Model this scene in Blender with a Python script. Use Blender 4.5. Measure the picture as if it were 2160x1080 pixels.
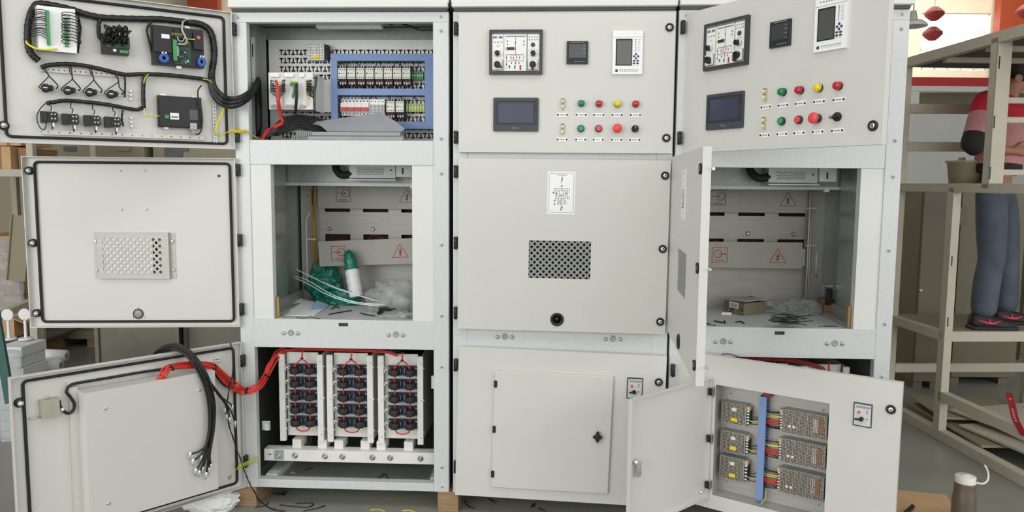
import bpy, bmesh, math, random
from mathutils import Vector as V, Matrix as MX

random.seed(7)
SC = bpy.context.scene
COL = SC.collection
for o in list(bpy.data.objects):
    bpy.data.objects.remove(o)

# ------------------------------------------------------------------ camera
F_PX, PITCH, YAW, ROLL = 1585.27, 0.09675, 0.05779, 0.00789
CAM = V((0.476, -3.465, 1.4837))
_f = V((-math.sin(YAW) * math.cos(PITCH), math.cos(YAW) * math.cos(PITCH), -math.sin(PITCH)))
_r = V((math.cos(YAW), math.sin(YAW), 0))
_u = _r.cross(_f)
C_R = math.cos(ROLL) * _r + math.sin(ROLL) * _u
C_U = -math.sin(ROLL) * _r + math.cos(ROLL) * _u
C_F = _f
cd = bpy.data.cameras.new('camera')
cd.sensor_fit = 'HORIZONTAL'
cd.sensor_width = 36
cd.lens = F_PX * 36 / 2160
cd.clip_start = 0.02
cam = bpy.data.objects.new('camera', cd)
COL.objects.link(cam)
mw = MX.Identity(4)
for i in range(3):
    mw[i][0], mw[i][1], mw[i][2], mw[i][3] = C_R[i], C_U[i], -C_F[i], CAM[i]
cam.matrix_world = mw
SC.camera = cam

# ------------------------------------------------------------------ world, lights, exposure
wd = bpy.data.worlds.new('daylight')
SC.world = wd
wd.use_nodes = True
bg = wd.node_tree.nodes['Background']
bg.inputs[0].default_value = (1.0, 0.995, 0.98, 1)
bg.inputs[1].default_value = 0.42


def area_light(name, loc, target, sx, sy, power, col=(1, 1, 1)):
    l = bpy.data.lights.new(name, 'AREA')
    l.shape = 'RECTANGLE'
    l.size, l.size_y = sx, sy
    l.energy = power
    l.color = col
    o = bpy.data.objects.new(name, l)
    COL.objects.link(o)
    o.location = loc
    o.rotation_euler = (V(target) - V(loc)).to_track_quat('-Z', 'Y').to_euler()
    return o


# unseen area lights: added front and side fills, plus two overhead lights
area_light('front_fill_light', (-0.2, -6.6, 2.6), (0.2, 0, 1.0), 12, 4.0, 170, (1.0, 1.0, 0.99))  # broad unseen fill added behind the camera
area_light('side_fill_light', (-5.8, -7.8, 2.6), (1.2, 0.0, 0.8), 6, 3.8, 265, (1.0, 1.0, 0.99))  # unseen fill added to brighten doors that face left
area_light('side_fill_light', (7.5, -4.6, 2.6), (-0.2, 0.0, 1.0), 6, 3.6, 185, (1.0, 1.0, 0.99))  # matching unseen fill added from the right
area_light('overhead_light', (0.8, -3.0, 5.6), (0.3, 0.2, 0.6), 8, 1.6, 90, (1, 1.0, 0.985))
area_light('overhead_light', (3.0, 12.0, 7.3), (3.0, 15.0, 3.0), 16, 1.5, 1350, (1, 0.99, 0.96))  # unseen light added to brighten the far wall
SC.view_settings.view_transform = 'Standard'
SC.view_settings.look = 'None'
SC.view_settings.gamma = 1
SC.view_settings.use_curve_mapping = False
SC.view_settings.exposure = 0.03

FLOOR = -0.10


def px_ray(u, v):
    return C_F + C_R * ((u - 1080) / F_PX) - C_U * ((v - 540) / F_PX)


def hit(M, u, v, y):
    """point of the pixel's ray on the plane local-y = y of frame M, in M's own coordinates"""
    Mi = M.inverted()
    o = Mi @ CAM
    d = Mi.to_3x3() @ px_ray(u, v)
    t = (y - o.y) / d.y
    return o + d * t


def hitz(M, u, v, z):
    Mi = M.inverted()
    o = Mi @ CAM
    d = Mi.to_3x3() @ px_ray(u, v)
    return o + d * ((z - o.z) / d.z)


def hitx(M, u, v, x):
    Mi = M.inverted()
    o = Mi @ CAM
    d = Mi.to_3x3() @ px_ray(u, v)
    return o + d * ((x - o.x) / d.x)


def fl(u, v, z=FLOOR):
    d = px_ray(u, v)
    return CAM + d * ((z - CAM.z) / d.z)


def cp(u, v, d):
    return CAM + px_ray(u, v) * d


# ------------------------------------------------------------------ materials
def lin(c):
    c = c / 255
    return c / 12.92 if c <= 0.04045 else ((c + 0.055) / 1.055) ** 2.4


MATS = {}


def mat(name, rgb, rough=0.5, metal=0.0, var=0.06, scale=12, bump=0.0, bscale=60, spec=None, stretch=None, detail=3,
        coat=0.0, alpha=None, trans=0.0, emit=0.0):
    m = bpy.data.materials.new(name)
    m.use_nodes = True
    nt = m.node_tree
    b = nt.nodes['Principled BSDF']
    c = [lin(x) for x in rgb]
    b.inputs['Roughness'].default_value = rough
    b.inputs['Metallic'].default_value = metal
    if spec is not None:
        b.inputs['Specular IOR Level'].default_value = spec
    if coat:
        b.inputs['Coat Weight'].default_value = coat
    if trans:
        b.inputs['Transmission Weight'].default_value = trans
    if alpha is not None:
        b.inputs['Alpha'].default_value = alpha
    tc = nt.nodes.new('ShaderNodeTexCoord')
    vec = tc.outputs['Object']
    if stretch:
        mp = nt.nodes.new('ShaderNodeMapping')
        mp.inputs['Scale'].default_value = stretch
        nt.links.new(vec, mp.inputs['Vector'])
        vec = mp.outputs['Vector']
    nz = nt.nodes.new('ShaderNodeTexNoise')
    nz.inputs['Scale'].default_value = scale
    nz.inputs['Detail'].default_value = detail
    nt.links.new(vec, nz.inputs['Vector'])
    rp = nt.nodes.new('ShaderNodeValToRGB')
    rp.color_ramp.elements[0].position = 0.3
    rp.color_ramp.elements[1].position = 0.7
    rp.color_ramp.elements[0].color = [x * (1 - var) for x in c] + [1]
    rp.color_ramp.elements[1].color = [min(1, x * (1 + var)) for x in c] + [1]
    nt.links.new(nz.outputs['Fac'], rp.inputs['Fac'])
    nt.links.new(rp.outputs['Color'], b.inputs['Base Color'])
    if emit:
        nt.links.new(rp.outputs['Color'], b.inputs['Emission Color'])
        b.inputs['Emission Strength'].default_value = emit
    if bump:
        n2 = nt.nodes.new('ShaderNodeTexNoise')
        n2.inputs['Scale'].default_value = bscale
        n2.inputs['Detail'].default_value = 4
        nt.links.new(vec, n2.inputs['Vector'])
        bp = nt.nodes.new('ShaderNodeBump')
        bp.inputs['Strength'].default_value = bump
        bp.inputs['Distance'].default_value = 0.01
        nt.links.new(n2.outputs['Fac'], bp.inputs['Height'])
        nt.links.new(bp.outputs['Normal'], b.inputs['Normal'])
    MATS[name] = m
    return m


def hole_mat(name, rgb, hole, pitch, thr, rough=0.4, metal=0.5):
    """sheet metal with a fine field of round perforations too small to model"""
    m = mat(name, rgb, rough, metal, 0.05, 20)
    nt = m.node_tree
    b = nt.nodes['Principled BSDF']
    old = b.inputs['Base Color'].links[0].from_socket
    tc = nt.nodes.new('ShaderNodeTexCoord')
    vo = nt.nodes.new('ShaderNodeTexVoronoi')
    vo.inputs['Scale'].default_value = 1 / pitch
    vo.inputs['Randomness'].default_value = 0.12
    mp = nt.nodes.new('ShaderNodeMapping')
    mp.inputs['Scale'].default_value = (1, 0.0, 1)
    nt.links.new(tc.outputs['Object'], mp.inputs['Vector'])
    nt.links.new(mp.outputs['Vector'], vo.inputs['Vector'])
    rp = nt.nodes.new('ShaderNodeValToRGB')
    rp.color_ramp.elements[0].position = thr
    rp.color_ramp.elements[1].position = thr + 0.08
    nt.links.new(vo.outputs['Distance'], rp.inputs['Fac'])
    mx = nt.nodes.new('ShaderNodeMix')
    mx.data_type = 'RGBA'
    nt.links.new(rp.outputs['Color'], mx.inputs[0])
    mx.inputs[6].default_value = [lin(x) for x in hole] + [1]
    nt.links.new(old, mx.inputs[7])
    nt.links.new(mx.outputs[2], b.inputs['Base Color'])
    return m


mat('paint', (207, 207, 201), 0.42, 0, 0.012, 5, 0.02, 400)
mat('paint_white', (218, 219, 214), 0.45, 0, 0.02, 6)
mat('paint_rack', (222, 222, 216), 0.5, 0, 0.03, 10)
mat('galv', (205, 208, 207), 0.48, 0.15, 0.04, 70, 0.03, 120, detail=6)
mat('galv_dull', (160, 164, 160), 0.42, 0.4, 0.10, 40, 0.03, 90, detail=6)
mat('galv_brushed', (186, 184, 178), 0.5, 0.3, 0.07, 9, 0, stretch=(1, 1, 9))
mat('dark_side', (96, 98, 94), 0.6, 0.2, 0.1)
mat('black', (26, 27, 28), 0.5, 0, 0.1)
mat('black_gloss', (20, 21, 23), 0.25, 0, 0.05)
mat('rubber', (24, 26, 26), 0.65, 0, 0.1)
mat('tape', (22, 22, 23), 0.42, 0, 0.25, 90, 0.35, 70)
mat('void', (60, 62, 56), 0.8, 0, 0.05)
mat('chrome', (225, 226, 228), 0.2, 0.9, 0.02)
mat('steel', (185, 187, 186), 0.35, 0.7, 0.05)
mat('brass', (176, 148, 92), 0.4, 0.55, 0.08)
mat('copper', (146, 108, 84), 0.55, 0.4, 0.08)
mat('bezel', (62, 66, 71), 0.5, 0, 0.04)
mat('bezel_dark', (40, 43, 48), 0.45, 0, 0.04)
mat('screen', (62, 66, 84), 0.16, 0, 0.10, 9)
mat('screen_glass', (44, 46, 48), 0.08, 0, 0.08, 8, spec=0.9)
mat('lcd', (70, 72, 70), 0.05, 0, 0.06, 8, spec=1.0)
mat('off_white', (232, 232, 228), 0.5, 0, 0.02)
mat('cream', (226, 224, 214), 0.5, 0, 0.03)
mat('cream_terminal', (205, 186, 150), 0.5, 0, 0.05)
mat('panel_frame', (60, 62, 60), 0.45, 0, 0.06)
mat('print_grey', (120, 124, 128), 0.7, 0, 0.05)
mat('print_dark', (70, 72, 78), 0.7, 0, 0.05)
mat('print_light', (150, 154, 160), 0.7, 0, 0.05)
mat('print_red', (180, 40, 44), 0.6, 0, 0.06)
mat('print_maroon', (132, 40, 52), 0.6, 0, 0.05)
mat('print_green', (30, 110, 74), 0.6, 0, 0.05)
mat('lens_green', (0, 122, 74), 0.18, 0, 0.1, 40, coat=0.5)
mat('lens_red', (186, 22, 38), 0.18, 0, 0.1, 40, coat=0.5)
mat('lens_yellow', (226, 206, 22), 0.2, 0, 0.08, 40, coat=0.5)
mat('button_green', (42, 150, 106), 0.4, 0, 0.05)
mat('button_red', (224, 72, 74), 0.42, 0, 0.05)
mat('rim_dark', (60, 50, 48), 0.45, 0, 0.05)
mat('knob_blue', (52, 66, 110), 0.5, 0, 0.05)
mat('lime', (196, 214, 60), 0.5, 0, 0.05)
mat('red_wire', (206, 52, 40), 0.42, 0, 0.10, 30)
mat('red_dark', (150, 36, 36), 0.5, 0, 0.1)
mat('black_wire', (28, 29, 29), 0.4, 0, 0.1, 40)
mat('yellow_wire', (232, 216, 40), 0.45, 0, 0.08)
mat('grey_wire', (176, 172, 172), 0.5, 0, 0.06)
mat('duct_blue', (122, 148, 192), 0.5, 0, 0.03)
mat('duct_blue_deep', (98, 126, 176), 0.5, 0, 0.03)
mat('duct_grey', (150, 152, 152), 0.5, 0, 0.05)
mat('green_term', (66, 146, 88), 0.5, 0, 0.08, 30)
mat('yellowgreen', (176, 196, 110), 0.5, 0, 0.1, 30)
mat('ct_blue', (58, 98, 176), 0.45, 0, 0.08)
mat('pcb_green', (38, 66, 54), 0.5, 0, 0.35, 60)
mat('pcb_blue', (22, 32, 46), 0.45, 0, 0.3, 70)
mat('comp_blue', (30, 58, 98), 0.45, 0, 0.1)
mat('ferrite', (32, 33, 34), 0.6, 0, 0.15, 60)
mat('plate_white', (238, 238, 234), 0.4, 0, 0.02)
mat('white_plastic', (240, 241, 240), 0.35, 0, 0.02)
mat('tag_white', (236, 238, 238), 0.5, 0, 0.03)
mat('label_yellow', (236, 212, 30), 0.5, 0, 0.05)
mat('warn_brown', (120, 84, 72), 0.7, 0, 0.05)
mat('toggle_red', (206, 40, 38), 0.4, 0, 0.05)
mat('green_bag', (16, 128, 104), 0.28, 0, 0.25, 7, 0.25, 18, coat=0.3)
mat('clear_bag', (198, 204, 202), 0.16, 0, 0.06, 8, 0.5, 26, alpha=0.32)
mat('galv_mirror', (176, 182, 178), 0.24, 0.65, 0.06, 30, 0.02, 90)
mat('switch_grey', (168, 168, 150), 0.5, 0, 0.04)
mat('case_grey', (132, 129, 116), 0.5, 0.2, 0.05)
mat('beige_shaded', (116, 109, 88), 0.5, 0, 0.04, 4)  # beige paint darkened to carry the shade behind the frame
mat('barrier', (182, 179, 170), 0.5, 0, 0.03)
mat('clear_wrap', (206, 210, 212), 0.14, 0, 0.08, 8, 0.8, 22, alpha=0.35)
mat('paper', (238, 240, 242), 0.6, 0, 0.02)
mat('paper_grey', (150, 152, 158), 0.35, 0, 0.03)
mat('paper_blue', (150, 186, 220), 0.5, 0, 0.1, 20)
mat('rod', (214, 222, 226), 0.15, 0.4, 0.04)
mat('wood', (152, 124, 94), 0.7, 0, 0.18, 4, 0.2, 30, stretch=(3, 3, 30))
mat('wood_end', (160, 122, 86), 0.7, 0, 0.2, 30, 0.2, 60)
mat('cardboard', (204, 168, 126), 0.75, 0, 0.07, 9, 0.06, 80)
mat('cardboard_dark', (156, 122, 88), 0.75, 0, 0.10, 9, 0.06, 80)
mat('foam', (236, 238, 232), 0.8, 0, 0.05, 120, 0.6, 90)
mat('floor_paint', (146, 147, 137), 0.34, 0, 0.12, 1.6, 0.05, 40)
mat('plaster', (226, 214, 186), 0.8, 0, 0.04, 2)
mat('orange_paint', (160, 66, 32), 0.6, 0, 0.05)
mat('crane_red', (196, 52, 52), 0.5, 0, 0.04)
mat('lantern', (160, 66, 60), 0.7, 0, 0.25, 26)
mat('rack_paint', (188, 182, 165), 0.5, 0, 0.05, 6)
mat('beige_paint', (146, 138, 114), 0.5, 0, 0.04, 4)
mat('brown_olive', (122, 114, 94), 0.6, 0, 0.08, 5)
mat('pot', (176, 168, 140), 0.6, 0, 0.1, 12)
mat('skin', (176, 126, 98), 0.55, 0, 0.08, 14)
mat('hair', (22, 20, 20), 0.5, 0, 0.2, 60, 0.4, 90)
mat('shirt_red', (196, 36, 52), 0.8, 0, 0.10, 12, 0.3, 14)
mat('shirt_pink', (198, 138, 140), 0.8, 0, 0.10, 60, 0.3, 14)
mat('shirt_dark', (44, 38, 40), 0.8, 0, 0.10, 12)
mat('denim', (78, 86, 98), 0.8, 0, 0.25, 7, 0.9, 9)
mat('shoe', (28, 26, 28), 0.6, 0, 0.2, 30)
mat('pink', (232, 58, 108), 0.5, 0, 0.05)
mat('bottle', (104, 92, 78), 0.3, 0, 0.1, 12, coat=0.3)
mat('green_strap', (24, 84, 74), 0.5, 0, 0.1)
mat('board_brown', (96, 84, 78), 0.7, 0, 0.2, 8)
mat('glass', (240, 246, 250), 0.05, 0, 0.0, 1, alpha=0.25)
mat('roof_dark', (92, 92, 88), 0.7, 0, 0.05)
hole_mat('perf', (186, 180, 168), (56, 50, 42), 0.0062, 0.40)
hole_mat('perf_fine', (196, 196, 190), (70, 68, 62), 0.0075, 0.34)


# ------------------------------------------------------------------ mesh building
class MB:
    def __init__(s, m='paint', T=None):
        s.v, s.f, s.mi, s.sm, s.mats = [], [], [], [], []
        s.T = T
        s.use(m)

    def use(s, m):
        if m not in s.mats:
            s.mats.append(m)
        s.cur = s.mats.index(m)
        return s

    def add(s, vs, fs, smooth=False):
        n = len(s.v)
        if s.T is not None:
            vs = [s.T @ V(p) for p in vs]
        s.v += [tuple(p) for p in vs]
        for f in fs:
            s.f.append([i + n for i in f])
            s.mi.append(s.cur)
            s.sm.append(smooth)
        return s

    def box(s, x0, x1, y0, y1, z0, z1):
        return s.add([(x0, y0, z0), (x1, y0, z0), (x1, y1, z0), (x0, y1, z0), (x0, y0, z1), (x1, y0, z1), (x1, y1, z1), (x0, y1, z1)],
                     [(0, 3, 2, 1), (4, 5, 6, 7), (0, 1, 5, 4), (1, 2, 6, 5), (2, 3, 7, 6), (3, 0, 4, 7)])

    def obox(s, c, ax, ay, az):
        """box from centre and three half-axis vectors"""
        c, ax, ay, az = V(c), V(ax), V(ay), V(az)
        q = [c + i * ax + j * ay + k * az for k in (-1, 1) for j in (-1, 1) for i in (-1, 1)]
        return s.add(q, [(0, 2, 3, 1), (4, 5, 7, 6), (0, 1, 5, 4), (1, 3, 7, 5), (3, 2, 6, 7), (2, 0, 4, 6)])

    def bar(s, p, q, w, h, up=(0, 0, 1)):
        p, q = V(p), V(q)
        d = (q - p)
        n = d.normalized()
        side = n.cross(V(up))
        if side.length < 1e-4:
            side = n.cross(V((0, 1, 0)))
        side.normalize()
        u = side.cross(n)
        return s.obox((p + q) / 2, d / 2, side * w / 2, u * h / 2)

    def lathe(s, o, axis, prof, n=20, smooth=True):
        """prof: list of (radius, height along axis)"""
        o, a = V(o), V(axis).normalized()
        e = a.orthogonal().normalized()
        g = a.cross(e)
        vs, fs = [], []
        for r, h in prof:
            for k in range(n):
                t = 2 * math.pi * k / n
                vs.append(o + a * h + (e * math.cos(t) + g * math.sin(t)) * r)
        for i in range(len(prof) - 1):
            for k in range(n):
                k2 = (k + 1) % n
                fs.append((i * n + k, i * n + k2, (i + 1) * n + k2, (i + 1) * n + k))
        s.add(vs, fs, smooth)
        m = (len(prof) - 1) * n
        base = len(s.v) - len(vs)
        for st in (0, m):
            if prof[0 if st == 0 else -1][0] > 1e-6:
                s.f.append([base + st + k for k in range(n)])
                s.mi.append(s.cur)
                s.sm.append(False)
        return s

    def cyl(s, o, axis, r, h, n=16, r2=None):
        return s.lathe(o, axis, [(r, 0), (r if r2 is None else r2, h)], n)

    def tube(s, pts, r, n=7, closed=False, flat=None):
        pts = [V(p) for p in pts]
        L = len(pts)
        rs = r if isinstance(r, (list, tuple)) else [r] * L
        vs, fs = [], []
        t0 = (pts[1] - pts[0]).normalized()
        e = t0.orthogonal().normalized()
        for i, p in enumerate(pts):
            a = pts[(i - 1) % L] if (closed or i > 0) else p
            b = pts[(i + 1) % L] if (closed or i < L - 1) else p
            t = (b - a)
            t = t.normalized() if t.length > 1e-9 else t0
            e = (e - t * e.dot(t))
            e = e.normalized() if e.length > 1e-6 else t.orthogonal().normalized()
            g = t.cross(e)
            for k in range(n):
                w = 2 * math.pi * k / n
                vs.append(p + (e * math.cos(w) + g * math.sin(w)) * rs[i])
        for i in range(L if closed else L - 1):
            j = (i + 1) % L
            for k in range(n):
                k2 = (k + 1) % n
                fs.append((i * n + k, i * n + k2, j * n + k2, j * n + k))
        if not closed:
            fs += [tuple(range(n - 1, -1, -1)), tuple((L - 1) * n + k for k in range(n))]
        return s.add(vs, fs, True)

    def prism(s, poly, y0, y1, smooth=False):
        """poly in (x,z), extruded along y"""
        n = len(poly)
        vs = [(x, y0, z) for x, z in poly] + [(x, y1, z) for x, z in poly]
        fs = [tuple(range(n)), tuple(range(2 * n - 1, n - 1, -1))]
        fs += [(i, i + n, (i + 1) % n + n, (i + 1) % n) for i in range(n)]
        return s.add(vs, fs, smooth)

    def plate(s, x0, x1, z0, z1, y0, y1, holes=()):
        """flat plate with rectangular holes (x0,x1,z0,z1)"""
        xs = sorted({x0, x1, *[h[i] for h in holes for i in (0, 1)]})
        zs = sorted({z0, z1, *[h[i] for h in holes for i in (2, 3)]})
        nx, nz = len(xs) - 1, len(zs) - 1

        def solid(i, k):
            if not (0 <= i < nx and 0 <= k < nz):
                return False
            cx, cz = (xs[i] + xs[i + 1]) / 2, (zs[k] + zs[k + 1]) / 2
            return not any(h[0] < cx < h[1] and h[2] < cz < h[3] for h in holes)
        idx = {}
        vs, fs = [], []

        def vid(i, k, y):
            if (i, k, y) not in idx:
                idx[(i, k, y)] = len(vs)
                vs.append((xs[i], y, zs[k]))
            return idx[(i, k, y)]
        for i in range(nx):
            for k in range(nz):
                if not solid(i, k):
                    continue
                fs.append((vid(i, k, y0), vid(i + 1, k, y0), vid(i + 1, k + 1, y0), vid(i, k + 1, y0)))
                fs.append((vid(i, k, y1), vid(i, k + 1, y1), vid(i + 1, k + 1, y1), vid(i + 1, k, y1)))
                for di, dk, a, b in ((-1, 0, (i, k + 1), (i, k)), (1, 0, (i + 1, k), (i + 1, k + 1)), (0, -1, (i, k), (i + 1, k)), (0, 1, (i + 1, k + 1), (i, k + 1))):
                    if not solid(i + di, k + dk):
                        fs.append((vid(*a, y0), vid(*a, y1), vid(*b, y1), vid(*b, y0)))
        return s.add(vs, fs)

    def lattice(s, x0, x1, z0, z1, y0, y1, pitch, w):
        """two crossing families of diagonal strips clipped to the rectangle"""
        def clip(poly):
            for ax, lim, sg in ((0, x0, 1), (0, x1, -1), (1, z0, 1), (1, z1, -1)):
                out = []
                for i in range(len(poly)):
                    a, b = poly[i], poly[(i + 1) % len(poly)]
                    da, db = sg * (a[ax] - lim), sg * (b[ax] - lim)
                    if da >= 0:
                        out.append(a)
                    if da * db < 0:
                        t = da / (da - db)
                        out.append((a[0] + t * (b[0] - a[0]), a[1] + t * (b[1] - a[1])))
                poly = out
                if len(poly) < 3:
                    return None
            return poly
        W, H = x1 - x0, z1 - z0
        h = w / math.sqrt(2)
        for fam in (1, -1):
            c = -H if fam == 1 else 0
            while c < W + (H if fam == -1 else 0):
                if fam == 1:
                    p = [(x0 + c - h, z0), (x0 + c + h, z0), (x0 + c + h + H, z1), (x0 + c - h + H, z1)]
                else:
                    p = [(x0 + c - h, z0), (x0 + c + h, z0), (x0 + c + h - H, z1), (x0 + c - h - H, z1)]
                q = clip(p)
                if q:
                    s.prism(q, y0 + (0.0004 if fam < 0 else 0), y1 + (0.0004 if fam < 0 else 0))
                c += pitch
        return s

    def build(s, name, parent=None, bevel=0.0, label=None, seg=1, loc=None, subsurf=0, kind=None, M=None):
        me = bpy.data.meshes.new(name)
        me.from_pydata(s.v, [], s.f)
        for m in s.mats:
            me.materials.append(MATS[m])
        me.polygons.foreach_set('material_index', s.mi)
        me.polygons.foreach_set('use_smooth', s.sm)
        bm = bmesh.new()
        bm.from_mesh(me)
        bmesh.ops.recalc_face_normals(bm, faces=bm.faces)
        bm.to_mesh(me)
        bm.free()
        o = bpy.data.objects.new(name, me)
        COL.objects.link(o)
        if parent is not None:
            o.parent = parent
        if M is not None:
            o.matrix_local = M
        if loc is not None:
            o.location = loc
        if bevel:
            b = o.modifiers.new('bevel', 'BEVEL')
            b.width = bevel
            b.segments = seg
            b.limit_method = 'ANGLE'
        if subsurf:
            b = o.modifiers.new('sub', 'SUBSURF')
            b.levels = b.render_levels = subsurf
        if label:
            o['label'] = label
        if kind:
            o['kind'] = kind
        return o


def dup(o, parent, loc=None, name=None, M=None):
    c = o.copy()
    COL.objects.link(c)
    c.parent = parent
    if M is not None:
        c.matrix_local = M
    if loc is not None:
        c.location = loc
    return c


def tag(o, label, cat, group=None, kind=None):
    o['label'] = label
    o['category'] = cat
    if group:
        o['group'] = group
    if kind:
        o['kind'] = kind
    return o


def thing(name, label, cat, M, group=None):
    o = bpy.data.objects.new(name, None)
    o.empty_display_size = 0.1
    COL.objects.link(o)
    o.matrix_world = M
    return tag(o, label, cat, group)


def struct(o):
    o['kind'] = 'structure'
    return o


def cr(pts, n=6):
    """catmull-rom through points"""
    P = [V(p) for p in pts]
    P = [P[0] * 2 - P[1]] + P + [P[-1] * 2 - P[-2]]
    out = []
    for i in range(1, len(P) - 2):
        a, b, c, d = P[i - 1:i + 3]
        for k in range(n):
            t = k / n
            out.append(0.5 * ((2 * b) + (c - a) * t + (2 * a - 5 * b + 4 * c - d) * t * t + (3 * b - a - 3 * c + d) * t ** 3))
    out.append(P[-2])
    return out


_txt = {}


def text2d(st, size):
    """flat glyph outlines as (verts2d, faces), centred"""
    if (st, size) in _txt:
        return _txt[(st, size)]
    cu = bpy.data.curves.new('t', 'FONT')
    cu.body = st
    cu.size = size
    cu.align_x = 'CENTER'
    cu.align_y = 'CENTER'
    cu.resolution_u = 2
    o = bpy.data.objects.new('t', cu)
    COL.objects.link(o)
    bpy.context.view_layer.update()
    me = bpy.data.meshes.new_from_object(o.evaluated_get(bpy.context.evaluated_depsgraph_get()))
    r = ([(v.co.x, v.co.y) for v in me.vertices], [tuple(p.vertices) for p in me.polygons])
    bpy.data.objects.remove(o)
    bpy.data.curves.remove(cu)
    bpy.data.meshes.remove(me)
    _txt[(st, size)] = r
    return r


def put_text(mb, st, size, x, z, y, m, rot=0):
    vs, fs = text2d(st, size)
    mb.use(m)
    c, s_ = math.cos(rot), math.sin(rot)
    mb.add([(x + a * c - b * s_, y, z + a * s_ + b * c) for a, b in vs], fs)


def rrect(x0, x1, z0, z1, r, n=5):
    out = []
    for cx, cz, a0 in ((x1 - r, z1 - r, 0), (x0 + r, z1 - r, 90), (x0 + r, z0 + r, 180), (x1 - r, z0 + r, 270)):
        for k in range(n + 1):
            a = math.radians(a0 + 90 * k / n)
            out.append((cx + r * math.cos(a), cz + r * math.sin(a)))
    return out

# ------------------------------------------------------------------ the three cabinets: frames and shells
CAB = [((-1.0200, -0.0109), 0.0130), ((0.0, 0.0), 0.0), ((1.0096, -0.0133), 0.0127)]
CM = [MX.Translation((p[0], p[1], 0)) @ MX.Rotation(a, 4, 'Z') for p, a in CAB]
LBL = ['grey switch cabinet with three doors swung open, nearest the stacked cartons',
       'grey switch cabinet with all three doors shut, between the two opened ones',
       'grey switch cabinet with ajar instrument door, beside the bare steel frame']
CABO = [thing('switch_cabinet', LBL[i], 'cabinet', CM[i], 'switch cabinets in a row') for i in range(3)]
B1B, B1T, B2B, B2T, TOP, OPT = 1.561, 1.675, 0.695, 0.833, 2.253, 2.207
XL, XR = 0.067, 0.928
_screw = None


def screw(parent, x, y, z, r=0.0075):
    global _screw
    if _screw is None:
        mb = MB('galv')
        mb.lathe((0, 0, 0), (0, -1, 0), [(1.35, 0), (1.3, 0.25), (0.9, 0.30)], 12)
        mb.use('steel').lathe((0, -0.30, 0), (0, -1, 0), [(0.85, 0), (0.7, 0.35), (0.3, 0.38)], 10)
        mb.use('black').cyl((0, -0.66, 0), (0, -1, 0), 0.32, 0.05, 6)
        _screw = mb.build('screw', parent)
        o = _screw
    else:
        o = dup(_screw, parent)
    o.location = (x, y, z)
    o.scale = (r, r, r)
    return o


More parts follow.
